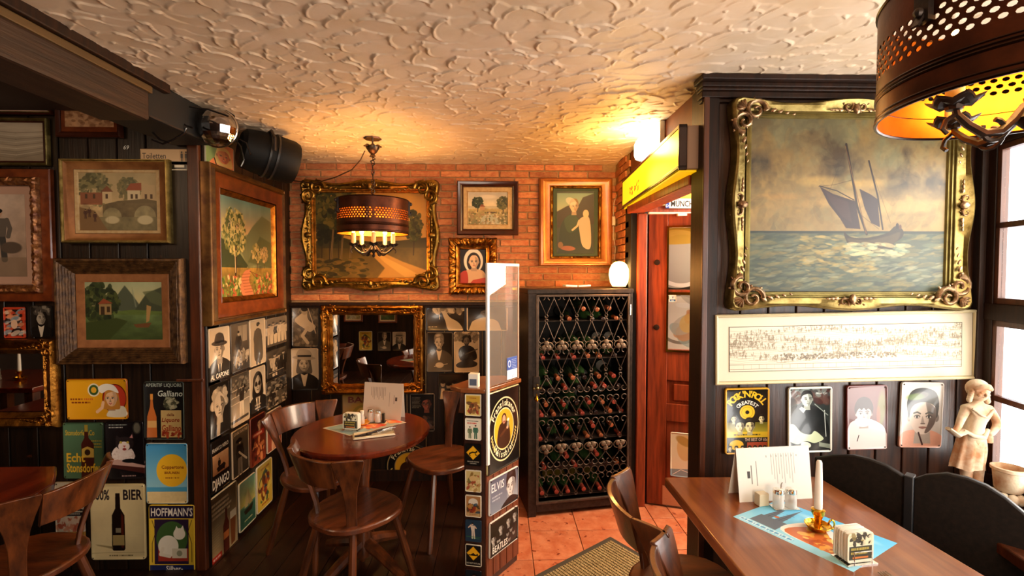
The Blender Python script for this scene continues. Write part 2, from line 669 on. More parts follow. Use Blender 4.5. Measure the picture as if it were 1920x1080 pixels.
        for a, b, c_ in tr:
            ax, ay, bx, by, cx, cy = X[a], Y[a], X[b], Y[b], X[c_], Y[c_]
            u0, u1 = max(0, int(min(ax, bx, cx))), min(m.shape[1], int(max(ax, bx, cx)) + 2)
            w0, w1 = max(0, int(min(ay, by, cy))), min(m.shape[0], int(max(ay, by, cy)) + 2)
            if u1 <= u0 or w1 <= w0:
                continue
            xx = np.arange(u0, u1)[None, :] + .5
            yy = np.arange(w0, w1)[:, None] + .5
            e1 = (bx - ax) * (yy - ay) - (by - ay) * (xx - ax)
            e2 = (cx - bx) * (yy - by) - (cy - by) * (xx - bx)
            e3 = (ax - cx) * (yy - cy) - (ay - cy) * (xx - cx)
            m[w0:w1, u0:u1] |= ((e1 >= 0) & (e2 >= 0) & (e3 >= 0)) | ((e1 <= 0) & (e2 <= 0) & (e3 <= 0))
        m = m.reshape(y1 - y0, ss, x1 - x0, ss).mean((1, 3))
        s.comp(m, x0, y0, col, al)
        return s

    def arc(s, t, cx, cy, r, h, a_mid, col, span, bold=.02, up=True, al=1):
        """letters along a circle; a_mid in degrees, 90 is the top"""
        n = len(t)
        for i, ch in enumerate(t):
            if ch == ' ':
                continue
            f = (i / (n - 1) - .5) if n > 1 else 0
            a = R(a_mid - f * span if up else a_mid + f * span)
            x, y = cx + r * math.cos(a), cy - r * math.sin(a)
            rot = PI / 2 - a if up else -PI / 2 - a
            s.text(ch, x, y, h, col, 'c', bold, 1, 0, rot, al)
        return s

    def lines(s, x0, y0, x1, n, dy, th, col, seed=0, al=.8):
        """rows of small print, too small to read in the photograph"""
        rs = random.Random(seed)
        for i in range(n):
            x = x0
            e = x1 - rs.random() * (x1 - x0) * .3
            while x < e:
                w_ = rs.uniform(.01, .05)
                s.rect(x, y0 + i * dy, min(x + w_, e), y0 + i * dy + th, col, al)
                x += w_ + .012
        return s

    def mono(s, tint=('0c0806', 'f4e6cf'), gamma=1):
        g = (s.p @ np.array([.3, .59, .11])) ** gamma
        g = np.clip(g, 0, 1)[..., None]
        s.p = cl(tint[0]) * (1 - g) + cl(tint[1]) * g
        return s

    def image(s, name):
        im = bpy.data.images.new(name, s.W, s.H)
        q = np.ones((s.H, s.W, 4), dtype=np.float32)
        q[..., :3] = np.clip(s.p[::-1], 0, 1)
        im.pixels.foreach_set(q.ravel())
        im.update()
        im.pack()
        return im


def picmat(name, cv, rough=.35, spec=.4, coat=0, bump=0, emis=0, gain=1):
    m = bpy.data.materials.new(name)
    m.use_nodes = True
    nt = m.node_tree
    b = nt.nodes['Principled BSDF']
    t = nt.nodes.new('ShaderNodeTexImage')
    t.image = cv.image(name)
    nt.links.new(t.outputs[0], b.inputs['Base Color'])
    b.inputs['Roughness'].default_value = rough
    b.inputs['Specular IOR Level'].default_value = spec
    b.inputs['Coat Weight'].default_value = coat
    if emis:
        nt.links.new(t.outputs[0], b.inputs['Emission Color'])
        b.inputs['Emission Strength'].default_value = emis
    if bump:
        bp = nt.nodes.new('ShaderNodeBump')
        bp.inputs['Strength'].default_value = bump
        bp.inputs['Distance'].default_value = .002
        nt.links.new(t.outputs[0], bp.inputs['Height'])
        nt.links.new(bp.outputs[0], b.inputs['Normal'])
    return m


# ---- drawing of people in prints
def face(c, x, y, s, skin='d8c8b4', hair='1a1512', style='short', dark='2a1e18', look=0, shade=.45, lips='7a4a44', smile=0, beard=0, glasses=0, brow=1, light=1, tilt=0):
    """head with half-height s centred at x, y"""
    w_ = s * .74
    c.poly([(x - w_ * .5, y + s * .5), (x + w_ * .5, y + s * .5), (x + w_ * .62, y + s * 1.5), (x - w_ * .62, y + s * 1.5)], tuple(cl(skin) * .78))
    if style in ('long', 'wave'):
        c.poly([(x - w_ * .9, y - s * .9), (x, y - s * 1.25), (x + w_ * .95, y - s * .9), (x + w_ * 1.35, y + s * .2), (x + w_ * 1.45, y + s * 1.2), (x + w_ * .7, y + s * 1.35), (x - w_ * .7, y + s * 1.35), (x - w_ * 1.45, y + s * 1.15), (x - w_ * 1.3, y + s * .1)], hair, sm=True)
    if style == 'curly':
        c.dabs(60, x - w_ * 1.5, y - s * 1.5, x + w_ * 1.5, y + s * .5, s * .25, [hair, tuple(np.clip(cl(hair) * 1.25, 0, 1)), tuple(cl(hair) * .8)], 3, shape='ell', asp=1)
    c.ell(x - w_ * 1.0, y + s * .08, s * .12, s * .22, tuple(cl(skin) * .75))
    c.ell(x + w_ * 1.0, y + s * .08, s * .12, s * .22, tuple(cl(skin) * .6))
    c.poly([(x - w_ * .98, y - s * .35), (x - w_ * .55, y - s * .9), (x, y - s), (x + w_ * .55, y - s * .9), (x + w_ * .98, y - s * .35), (x + w_ * .92, y + s * .3), (x + w_ * .52, y + s * .85), (x, y + s), (x - w_ * .52, y + s * .85), (x - w_ * .92, y + s * .3)], skin, sm=True)
    c.poly([(x + w_ * .2 * light, y - s * .8), (x + w_ * .95 * light, y - s * .35), (x + w_ * .9 * light, y + s * .3), (x + w_ * .5 * light, y + s * .82), (x + w_ * .15 * light, y + s * .9), (x + w_ * .42 * light, y + s * .3), (x + w_ * .35 * light, y - s * .1)], dark, shade, sm=True, soft=3)
    dx = look * w_ * .2
    for q in (-1, 1):
        ex = x + dx + q * w_ * .43
        c.ell(ex, y + s * .02, w_ * .24, s * .12, dark, 0, .35, 2)
        c.ell(ex, y + s * .04, w_ * .17, s * .065, 'efe6dc', 0, .8)
        c.ell(ex + look * w_ * .05, y + s * .04, w_ * .075, s * .07, '120c0a')
        c.line([(ex - w_ * .2, y + s * .01), (ex, y - s * .04), (ex + w_ * .2, y + s * .01)], s * .035, '1a1210')
        if brow:
            c.line([(ex - q * w_ * .22, y - s * .14), (ex, y - s * .22), (ex + q * w_ * .24, y - s * .16)], s * .07 * brow, hair if brow > .8 else dark, .9)
        if glasses:
            c.ell(ex, y + s * .05, w_ * .36, s * .2, '0a0808', 0, 1, 1.2, ring=.28)
            if glasses > 1:
                c.ell(ex, y + s * .05, w_ * .32, s * .17, '0a0808', 0, .85)
    c.poly([(x + dx - w_ * .04, y), (x + dx + w_ * .12, y + s * .38), (x + dx + w_ * .02, y + s * .44), (x + dx - w_ * .12, y + s * .4)], dark, .3, sm=True, soft=1)
    c.line([(x + dx - w_ * .14, y + s * .41), (x + dx + w_ * .15, y + s * .41)], s * .045, dark, .7)
    c.poly([(x + dx - w_ * .3, y + s * .6), (x + dx, y + s * .56), (x + dx + w_ * .3, y + s * .6), (x + dx, y + s * .7 + smile * s * .08)], lips, .9, sm=True)
    if smile:
        c.ell(x + dx, y + s * .62, w_ * .2, s * .035, 'f4ede4')
    if beard:
        c.poly([(x - w_ * .85, y + s * .3), (x - w_ * .4, y + s * .5), (x, y + s * .5), (x + w_ * .4, y + s * .5), (x + w_ * .85, y + s * .3), (x + w_ * .5, y + s * .95), (x, y + s * 1.1), (x - w_ * .5, y + s * .95)], hair, beard, sm=True)
        c.ell(x + dx, y + s * .62, w_ * .2, s * .05, lips)
    if style == 'short' or style == 'wave':
        c.poly([(x - w_ * 1.03, y - s * .05), (x - w_ * 1.08, y - s * .6), (x - w_ * .6, y - s * 1.12), (x, y - s * 1.22), (x + w_ * .7, y - s * 1.1), (x + w_ * 1.08, y - s * .6), (x + w_ * 1.02, y - s * .05), (x + w_ * .85, y - s * .45), (x + w_ * .4, y - s * .72), (x - w_ * .35, y - s * .62), (x - w_ * .85, y - s * .42)], hair, sm=True)
    elif style == 'quiff':
        c.poly([(x - w_ * 1.02, y + s * .1), (x - w_ * 1.2, y - s * .7), (x - w_ * .9, y - s * 1.35), (x - w_ * .1, y - s * 1.55), (x + w_ * .8, y - s * 1.35), (x + w_ * 1.12, y - s * .7), (x + w_ * 1.0, y + s * .1), (x + w_ * .85, y - s * .5), (x + w_ * .3, y - s * .75), (x - w_ * .4, y - s * .72), (x - w_ * .85, y - s * .45)], hair, sm=True)
        c.ell(x - w_ * .25, y - s * 1.12, w_ * .6, s * .2, tuple(np.clip(cl(hair) * 2.4 + .1, 0, 1)), -.2, .6, 5)
    elif style == 'fringe':
        c.poly([(x - w_ * 1.1, y + s * .1), (x - w_ * 1.25, y - s * .6), (x - w_ * .8, y - s * 1.35), (x, y - s * 1.6), (x + w_ * .8, y - s * 1.35), (x + w_ * 1.25, y - s * .6), (x + w_ * 1.1, y + s * .1), (x + w_ * .9, y - s * .25), (x + w_ * .55, y - s * .45), (x + w_ * .3, y - s * .28), (x, y - s * .5), (x - w_ * .3, y - s * .3), (x - w_ * .6, y - s * .48), (x - w_ * .9, y - s * .2)], hair, sm=True)
    elif style == 'long':
        c.poly([(x - w_ * 1.05, y + s * .7), (x - w_ * 1.2, y - s * .6), (x, y - s * 1.25), (x + w_ * 1.2, y - s * .6), (x + w_ * 1.05, y + s * .7), (x + w_ * .82, y - s * .2), (x + w_ * .1, y - s * .85), (x - w_ * .82, y - s * .2)], hair, sm=True)
    elif style == 'hat':
        b = hair
        c.poly([(x - w_ * 1.0, y - s * .55), (x - w_ * .9, y - s * 1.35), (x - w_ * .3, y - s * 1.6), (x + w_ * .35, y - s * 1.55), (x + w_ * .92, y - s * 1.3), (x + w_ * 1.0, y - s * .5)], b, sm=True)
        c.ell(x, y - s * .55, w_ * 1.75, s * .27, b, .06)
        c.poly([(x - w_ * 1.0, y - s * .82), (x + w_ * 1.0, y - s * .8), (x + w_ * 1.02, y - s * .55), (x - w_ * 1.02, y - s * .58)], '0c0806')


def bust(c, x, y, s, coat='1c1815', shirt=None, tie=None, w=1):
    """shoulders for a head of half-height s at x, y"""
    c.poly([(x - s * .45, y + s * 1.05), (x - s * 1.7 * w, y + s * 1.65), (x - s * 2.3 * w, y + s * 2.6), (x - s * 2.4 * w, c.a + .2), (x + s * 2.4 * w, c.a + .2), (x + s * 2.3 * w, y + s * 2.6), (x + s * 1.7 * w, y + s * 1.65), (x + s * .45, y + s * 1.05)], coat, sm=True)
    if shirt:
        c.poly([(x - s * .5, y + s * 1.1), (x, y + s * 1.35), (x + s * .5, y + s * 1.1), (x + s * .12, y + s * 2.8), (x - s * .12, y + s * 2.8)], shirt)
    if tie:
        c.poly([(x - s * .12, y + s * 1.35), (x + s * .12, y + s * 1.35), (x + s * .16, y + s * 2.7), (x - s * .16, y + s * 2.7)], tie)


def man(c, x, y, h, coat='1c1815', skin='cdb9a2', legs=None, hair='14100d', lean=0, arms=0, seed=0):
    """a standing figure, feet at x, y, height h"""
    k = h / 7.5
    l = legs or coat
    hx = x + lean * h
    c.line([(x - k * .5, y), (x - k * .4 + lean * h * .3, y - k * 3.6)], k * .75, l)
    c.line([(x + k * .6, y), (x + k * .4 + lean * h * .3, y - k * 3.6)], k * .75, l)
    c.poly([(x - k * .8 + lean * h * .3, y - k * 3.4), (hx - k * 1.1, y - k * 6.1), (hx + k * 1.1, y - k * 6.1), (x + k * .8 + lean * h * .3, y - k * 3.4)], coat)
    if arms == 0:
        c.line([(hx - k, y - k * 5.9), (hx - k * 1.35, y - k * 4.6), (hx - k * 1.1, y - k * 3.4)], k * .55, coat)
        c.line([(hx + k, y - k * 5.9), (hx + k * 1.35, y - k * 4.6), (hx + k * 1.1, y - k * 3.4)], k * .55, coat)
    else:
        c.line([(hx - k, y - k * 5.9), (hx - k * 2.0, y - k * 5.0), (hx - k * 1.5 * arms, y - k * 6.3)], k * .55, skin)
        c.line([(hx + k, y - k * 5.9), (hx + k * 1.8, y - k * 4.9), (hx + k * 2.6 * arms, y - k * 5.4)], k * .55, skin)
    c.ell(hx, y - k * 6.85, k * .45, k * .6, skin)
    c.ell(hx, y - k * 7.2, k * .5, k * .35, hair)
# ---------------------------------------------------------------- the room
CEIL = 2.43
YB, XS, YL, YR = 3.60, -1.575, 2.53, 2.02
XD = 0.885          # plane of the doorway side of the right wall

# floor: laid tiles on a mortar bed, dark boards in the left half
struct('floor', MB().box(-5.1, 2.6, -2.0, 4.0, -.08, -.008), grout)
FL = bpy.data.objects['floor']
tm = obj('tile', MB().box(0, .296, 0, .291, -.008, 0), terracotta, FL, bevel=.002)
tm.location = (.192, 2.567, 0)
ts = obj('tile', MB().box(0, .142, 0, .171, -.008, 0), terracotta, FL, bevel=.002)
ts.location = (1.003, 2.641, 0)
for i in range(-1, 3):
    for j in range(-4, 4):
        x, y = .192 + .30 * i + (0 if i < 3 else 0), 2.567 + .295 * j
        if (i, j) == (0, 0) or x > .75:
            continue
        copy_part(tm, (x, y, 0), None, FL)
for i in range(-1, 7):
    for j in range(-5, 5):
        x, y = 1.003 + .1465 * i, 2.641 + .175 * j
        if (i, j) == (0, 0) or x < .79:
            continue
        copy_part(ts, (x, y, 0), None, FL)
tn = obj('tile', MB().box(0, .062, 0, .291, -.008, 0), terracotta, FL, bevel=.002, loc=(.792, 2.567, 0))
for j in range(-4, 4):
    if j: copy_part(tn, (.792, 2.567 + .295 * j, 0), None, FL)
fb = obj('floor_board', MB().box(0, .118, -1.9, 3.72, -.008, .002), dark_floor, FL, bevel=.002, loc=(-.23, 0, 0))
for i in range(1, 40):
    copy_part(fb, (-.23 - .12 * i, 0, 0), None, FL)

# ceiling: trowelled plaster with real relief
def plaster_relief(x0, x1, y0, y1, st):
    nx, ny = int((x1 - x0) / st) + 1, int((y1 - y0) / st) + 1
    h = np.zeros((ny, nx), dtype=np.float32)
    gx = (np.arange(nx) * st)[None, :]; gy = (np.arange(ny) * st)[:, None]
    rs = np.random.RandomState(5)
    cx, cy = .080, .044
    seeds = []
    for j in range(int((y1 - y0) / cy) + 2):
        for i in range(int((x1 - x0) / cx) + 2):
            seeds.append(((i + rs.rand() * .9 + (j % 2) * .5) * cx, (j + rs.rand() * .9) * cy))
    order = sorted(range(len(seeds)), key=lambda k: seeds[k][1] + rs.rand() * .16 - seeds[k][0] * .15)
    for k in order[::-1]:
        sx, sy = seeds[k]
        a = R(-20 + rs.randn() * 30)
        lx, ly = .070 * rs.uniform(.55, 1.3), .042 * rs.uniform(.6, 1.3)
        m_ = max(lx, ly) * 1.05
        i0, i1 = max(0, int((sx - m_) / st)), min(nx, int((sx + m_) / st) + 1)
        j0, j1 = max(0, int((sy - m_) / st)), min(ny, int((sy + m_) / st) + 1)
        if i1 <= i0 or j1 <= j0:
            continue
        dx, dy = gx[:, i0:i1] - sx, gy[j0:j1] - sy
        u = (dx * math.cos(a) + dy * math.sin(a)) / lx
        v = (-dx * math.sin(a) + dy * math.cos(a)) / ly
        d = np.sqrt(u * u + v * v)
        msk = d < 1
        side = np.clip(-v * .8 + u * .25 + .15, 0, 1)
        hh = .0016 * (-v) + .0085 * np.exp(-((d - .90) / .055) ** 2) * side ** .8 - .0022 * np.exp(-((d - .75) / .06) ** 2) * side + .0006 * rs.randn()
        loc = h[j0:j1, i0:i1]
        loc[msk] = hh[msk]
    # one soft pass so that ridges are rounded like wet plaster
    h = (h * 6 + np.roll(h, 1, 0) + np.roll(h, -1, 0) + np.roll(h, 1, 1) + np.roll(h, -1, 1)) / 10
    X = np.broadcast_to(gx + x0, h.shape); Y = np.broadcast_to(gy + y0, h.shape)
    co = np.stack([X, Y, CEIL - h], -1).reshape(-1, 3).astype(np.float32)
    idx = np.arange(nx * ny).reshape(ny, nx)
    q = np.stack([idx[:-1, :-1], idx[1:, :-1], idx[1:, 1:], idx[:-1, 1:]], -1).reshape(-1, 4)
    me = bpy.data.meshes.new('ceiling')
    me.vertices.add(len(co)); me.vertices.foreach_set('co', co.ravel())
    me.loops.add(q.size); me.loops.foreach_set('vertex_index', q.ravel().astype(np.int32))
    me.polygons.add(len(q)); me.polygons.foreach_set('loop_start', np.arange(0, q.size, 4, dtype=np.int32))
    me.update(calc_edges=True)
    me.polygons.foreach_set('use_smooth', [True] * len(q))
    me.materials.append(plaster)
    o = bpy.data.objects.new('ceiling', me)
    C.objects.link(o)
    o['kind'] = 'structure'
    return o


plaster_relief(-1.62, 1.75, 1.30, 3.66, .0048)
struct('ceiling', MB().box(-3.8, 2.6, -2.0, 4.0, CEIL + .012, CEIL + .1).box(-1.6, 2.6, -2, 1.3, CEIL - .002, CEIL + .012), plaster)

# back wall: brick above, dark boarding below
wb = struct('wall_back', MB().box(-1.9, 1.25, YB + .012, YB + .15, 0, CEIL), mortar)
bk = obj('brick', MB().box(0, .214, 0, .03, 0, .0435), brick_m, wb, bevel=.003, loc=(XS, YB, 1.392))
rows = 20
cnt = 0
for r_ in range(rows):
    off = (-.112 if r_ % 2 else 0) + random.uniform(-.02, .02)
    for i in range(12):
        x = XS + off + .225 * i
        if (r_, i) == (0, 0): continue
        if x > .78: continue
        c = copy_part(bk, (x, YB + random.uniform(-.002, .003), 1.392 + .0521 * r_), None, wb)
        cnt += 1
# brick return beside the rack
wr = struct('wall_right', MB().box(.905, .97, 3.22, 3.62, 0, CEIL), mortar)
for r_ in range(20):
    for i in range(2):
        y = 3.21 + .2 * i + (.1 if r_ % 2 else 0)
        if y + .19 < 3.62:
            copy_part(bk, (.893, y + .19, 1.392 + .0521 * r_), (0, 0, -PI / 2), wr, (.88, 1, 1))
# boarding below on the back wall
pk = obj('wall_plank', MB().box(.004, .141, 0, .014, 0, 1.355), black_wood, wb, bevel=.004, loc=(XS, YB - .005, 0))
for i in range(1, 18):
    copy_part(pk, (XS + .145 * i, YB - .005, 0), None, wb)
struct('trim_1', MB().box(XS, .9, YB - .035, YB + .01, 1.352, 1.378).box(XS, .9, YB - .022, YB + .01, 1.335, 1.352), trim_dark, bevel=.004)
struct('baseboard_back', MB().box(XS, .9, YB - .022, YB, 0, .09), trim_dark, bevel=.003)

# side wall of the niche (faces right)
ws = struct('wall_side', MB().box(XS - .2, XS - .012, YL - .0, YB + .1, 0, CEIL), black_wood)
pk2 = obj('wall_plank', MB().box(-.012, 0, .003, .131, 0, 2.42), black_wood, ws, bevel=.003, loc=(XS, YL + .02, 0))
for i in range(1, 8):
    copy_part(pk2, (XS, YL + .02 + .134 * i, 0), None, ws)
# left wall (faces the camera)
wl = struct('wall_left', MB().box(-5.1, XS - .0, YL + .03, YL + .15, 0, 2.6), black_wood)
pk3 = obj('wall_plank', MB().box(.003, .145, 0, .014, 0, 2.42), black_wood, wl, bevel=.004, loc=(XS - .13, YL + .012, 0))
for i in range(1, 15):
    copy_part(pk3, (XS - .13 - .149 * i, YL + .012, 0), None, wl)
struct('trim_2', MB().box(XS - .055, XS + .004, YL - .012, YL + .03, 0, 2.4).box(XS - .115, XS - .063, YL + .002, YL + .03, 0, 2.4), [trim_brown], bevel=.006)
struct('trim_3', MB().box(XS - .13, XS + .012, YL - .018, YL - .008, 1.025, 1.04), trim_brown, bevel=.003)
# closing walls out of view
struct('wall_rear', MB().box(-5.1, 2.6, -2.1, -2.0, 0, CEIL + .1), mat('rear_wall', '2a1a10', .6))
struct('wall_left_far', MB().box(-5.1, -5.0, -2.1, 2.7, 0, CEIL + .1), mat('rear_wall', '2a1a10', .6))

# the big beam under the ceiling on the left, with its trim board
struct('trim_4', MB().box(-1.62, -1.452, -2.0, 2.15, 2.392, CEIL + .03), trim_dark, bevel=.006)
struct('trim_5', MB().box(-1.63, -1.466, -2.0, 2.06, 2.360, 2.390), mat('olive_board', '4a3418', .5, col2='5c421f', nscale=4, stretch=GRY), bevel=.004)
beam = struct('ceiling_beam', MB().box(-1.66, -1.458, -2.0, 2.03, 2.235, 2.358), black_wood_h, bevel=.012)
struct('beam_support', MB().box(-1.70, -1.48, 2.03, 2.51, 2.262, 2.43), mat('soot_black', '080605', .6), bevel=.01)  # one even near-black colour
struct('ceiling_left', MB().box(-5.1, -1.6, -2.0, 2.6, 2.44, 2.5), mat('dark_ceiling', '3a2414', .7))

# right wall with the sea painting: boards over a core
wf = struct('wall_front_right', MB().box(XD + .01, 2.15, YR + .016, YR + .12, 0, CEIL + .02), black_wood)
xs_ = [.947, 1.055, 1.18, 1.305, 1.43, 1.553, 1.675, 1.798, 1.918, 2.04, 2.16]
for i, (a, b) in enumerate(zip(xs_, xs_[1:])):
    obj('wall_plank', MB().box(a + .003, b - .003, YR, YR + .016, 0, CEIL - .03), plank_red, wf, bevel=.004)
# corner post at the end of the right wall
struct('trim_6', MB().box(XD - .005, .944, YR - .022, YR + .12, 0, CEIL - .02), trim_dark, bevel=.006)
struct('trim_7', MB().box(XD - .012, XD + .012, YR - .03, YR - .018, 0, 2.36), trim_brown, bevel=.003)
# crown moulding
cm = MB()
for z0, z1, d in ((2.405, 2.428, .075), (2.385, 2.405, .05), (2.345, 2.372, .032), (2.372, 2.385, .042), (2.33, 2.345, .018)):
    cm.box(XD - .01 - d * .4, 2.3, YR - d, YR + .02, z0, z1)
struct('trim_8', cm, trim_dark, bevel=.004)

# doorway side: header, jambs, vestibule behind
struct('trim_9', MB().box(XD + .02, XD + .09, YR + .12, 3.24, 2.06, CEIL), mat('orange_header', '5c2c10', .6, col2='74401a', nscale=5, spec=.2), bevel=.004)
struct('trim_10', MB().box(XD - .01, XD + .10, YR + .13, 3.2, 2.005, 2.055), door_wood, bevel=.006)
struct('trim_11', MB().box(.935, 1.0, 3.135, 3.19, 0, 2.0), door_wood, bevel=.006)
struct('trim_12', MB().box(.893, .936, 3.16, 3.30, 0, 2.1), mat('soot_black', '080605', .6), bevel=.004)
struct('trim_13', MB().box(1.0, 1.04, 3.2, 3.3, 0, 2.02), mat('soot_black', '080605', .6))  # near-black strip between jamb and door leaf
struct('wall_vestibule', MB().box(.97, 2.26, 3.62, 3.7, 0, CEIL).box(2.2, 2.26, 2.14, 3.7, 0, CEIL), mat('vestibule_wall', 'c8b79c', .8))
struct('trim_14', MB().box(1.0, 2.1, 3.24, 3.28, 2.0, 2.07), door_wood, bevel=.004)

# window wall on the right, slanting towards the camera
W0 = Vector((2.125, YR, 0))
WA = R(-90 - 13)            # direction of the wall, away from the corner
wd = Vector((math.cos(WA), math.sin(WA), 0))
wn = Vector((wd.y, -wd.x, 0))   # into the room
if wn.x > 0: wn = -wn
WM = Matrix(((wd.x, -wn.x, 0, W0.x), (wd.y, -wn.y, 0, W0.y), (0, 0, 1, 0), (0, 0, 0, 1)))   # local x along, y outwards


def wbox(x0, x1, y0, y1, z0, z1, mb=None):
    b = MB().box(x0, x1, y0, y1, z0, z1)
    return (mb or MB()).merge(b, WM)


ww = MB()
wbox(-.05, 3.6, .0, .18, 0, .68, ww); wbox(-.05, 3.6, .0, .18, 2.22, CEIL, ww)
wbox(-.05, .02, .0, .03, .68, 2.22, ww); wbox(1.42, 3.6, 0, .18, .68, 2.22, ww)
struct('wall_window', ww, trim_dark)
cs = MB()
wbox(.0, .045, -.028, .0, .68, 2.29, cs); wbox(.0, 1.5, -.030, .0, 2.17, 2.31, cs); wbox(-.02, 1.5, -.055, -.0, 2.31, 2.36, cs)
struct('trim_15', cs, trim_dark, bevel=.005)
wn1 = MB()
for a, b, z0, z1 in ((.02, .085, .70, 2.2), (.73, .78, .70, 2.2), (1.37, 1.42, .70, 2.2)):
    wbox(a, b, -.005, .022, z0, z1, wn1)
for z0, z1 in ((.68, .74), (1.40, 1.47), (2.14, 2.22)):
    wbox(.02, 1.42, -.008, .022, z0, z1, wn1)
win = struct('window_1', wn1, trim_dark, bevel=.003)
sash_m = mat('sash_wood', '3c1c0c', .4, col2='5c3014', nscale=4, stretch=GRZ)
for a, b in ((.085, .73), (.78, 1.37)):
    for z0, z1, bar in ((.74, 1.40, 1.07), (1.47, 2.14, 1.80)):
        fr = MB()
        wbox(a, a + .02, .0, .03, z0, z1, fr); wbox(b - .02, b, .0, .03, z0, z1, fr)
        wbox(a, b, .0, .03, z0, z0 + .025, fr); wbox(a, b, .0, .03, z1 - .025, z1, fr)
        wbox(a, b, .0, .022, bar - .012, bar + .012, fr)
        obj('sash', fr, sash_m, win, bevel=.002)
        for q0, q1 in ((z0 + .025, bar - .012), (bar + .012, z1 - .025)):
            obj('pane', wbox(a + .02, b - .02, .012, .015, q0, q1), glass_thin, win)
struct('window_sill', wbox(-.02, 1.5, -.30, .05, .64, .68).box(1.6, 2.16, 1.72, YR - .002, .64, .679), trim_brown, bevel=.006)

# partition wall behind the camera's left, seen only in the mirrors
wm_ = struct('wall_rear_left', MB().box(-5.0, -1.1, -.62, -.50, 0, CEIL), black_wood)
# ---------------------------------------------------------------- what the pictures and signs show
PIC = {}


def tree(c, x, y, h, w_, leaf, trunk='2a1c10', n=90, seed=1, r=.012):
    c.line([(x, y), (x + w_ * .06, y - h * .5), (x, y - h * .8)], max(.006, w_ * .07), trunk)
    c.dabs(n, x - w_ / 2, y - h, x + w_ / 2, y - h * .3, r, leaf, seed, shape='ell', asp=1.5)


# the sea painting
c = Cv(620, .835, '9a9678')
c.grad('857758', 'b09a6e', 0, .545); c.mottle(.10, 5, 11, y1=.545)
c.blend('5e4d33', .47, .14, 4, 21, 0, .34, nx=5, al=.9); c.blend('8f937c', .50, .12, 6, 31, 0, .4, al=.55); c.blend('a58c5c', .52, .1, 7, 33, 0, .4, al=.6)
c.blend('544a3c', .52, .12, 5, 44, .14, .40, nx=4, al=.8); c.blend('d8b878', .56, .08, 6, 25, .26, .5, nx=4, al=.8); c.blend('c2a97c', .5, .2, 4, 27, .3, .545, al=.5)
for q in ((.36, .30, .10, .022, 'dcbf7c'), (.58, .31, .14, .018, 'd6b878'), (.14, .375, .16, .012, 'd4ac70'), (.45, .40, .2, .02, 'd2b27a'), (.82, .42, .2, .03, 'c9b080')):
    c.ell(*q[:5], rot=-.05, al=.6, soft=12)
c.dabs(500, 0, 0, 1, .53, .014, ['8c7f62', '6f6248', 'a39470', '9a9a80', 'b8a276'], 15, asp=2.6, al=.13)
c.grad('6b7264', '56614f', .545, .835); c.mottle(.16, 10, 14, y0=.545, nx=4)
c.rect(0, .54, 1, .552, '454f48')
c.dabs(650, 0, .555, 1, .835, .008, ['7d8873', '4c5a50', '66725f', '958a5c', '434f48', '8c917a', 'a69560'], 5, rot=-.08, asp=4.5, al=.42)
c.dabs(130, .25, .565, .65, .74, .006, ['c0a766', 'ae9a5c', 'd2bb80'], 6, rot=.05, asp=4, al=.45)
c.dabs(90, 0, .6, 1, .82, .005, ['b4b29a', '9aa08a'], 8, rot=-.15, asp=5, al=.45)
c.poly([(.352, .325), (.42, .36), (.535, .395), (.565, .53), (.49, .525), (.46, .48), (.40, .41)], '4e3a3c', sm=False)
c.poly([(.37, .335), (.42, .37), (.50, .40), (.52, .50), (.47, .47), (.41, .40)], '614848', .7, soft=3)
c.poly([(.555, .335), (.61, .36), (.65, .385), (.665, .52), (.62, .50), (.585, .43)], '4e3c40')
c.line([(.35, .322), (.44, .345), (.53, .39)], .004, '2c2018'); c.line([(.345, .325), (.43, .315), (.525, .29)], .002, '4a3a2c', .6)
c.line([(.482, .12), (.515, .27), (.545, .42), (.598, .555)], .011, '3b2a1c'); c.line([(.478, .13), (.595, .55)], .004, '8d6b42')
c.line([(.60, .20), (.65, .37), (.68, .53)], .008, '3b2a1c')
c.line([(.482, .14), (.55, .45), (.66, .53)], .0018, '594632', .7); c.line([(.482, .14), (.40, .35)], .0015, '594632', .6); c.line([(.6, .21), (.72, .5)], .0015, '594632', .6)
c.poly([(.482, .545), (.52, .57), (.60, .572), (.70, .55), (.745, .515), (.785, .535), (.782, .57), (.74, .60), (.735, .625), (.62, .635), (.52, .615), (.49, .58)], '4a4132', sm=True)
c.poly([(.50, .575), (.60, .585), (.70, .565), (.77, .545), (.74, .60), (.62, .62), (.53, .605)], '6f6148', .7, sm=True, soft=3)
c.ell(.755, .515, .008, .014, '3a2a22'); c.ell(.77, .52, .007, .012, '6a4a3a')
c.dabs(60, .5, .60, .8, .66, .008, ['c9c2a0', '8ea090', 'e3d9b0'], 9, rot=0, asp=3.5, al=.6)
c.poly([(.10, .535), (.12, .495), (.135, .535)], '8d8468', .7)
c.mottle(.03, 60, 99, o=2); c.p = (c.p * .9) ** 1.35 * np.array([1.0, .97, .88])
PIC['sea'] = c

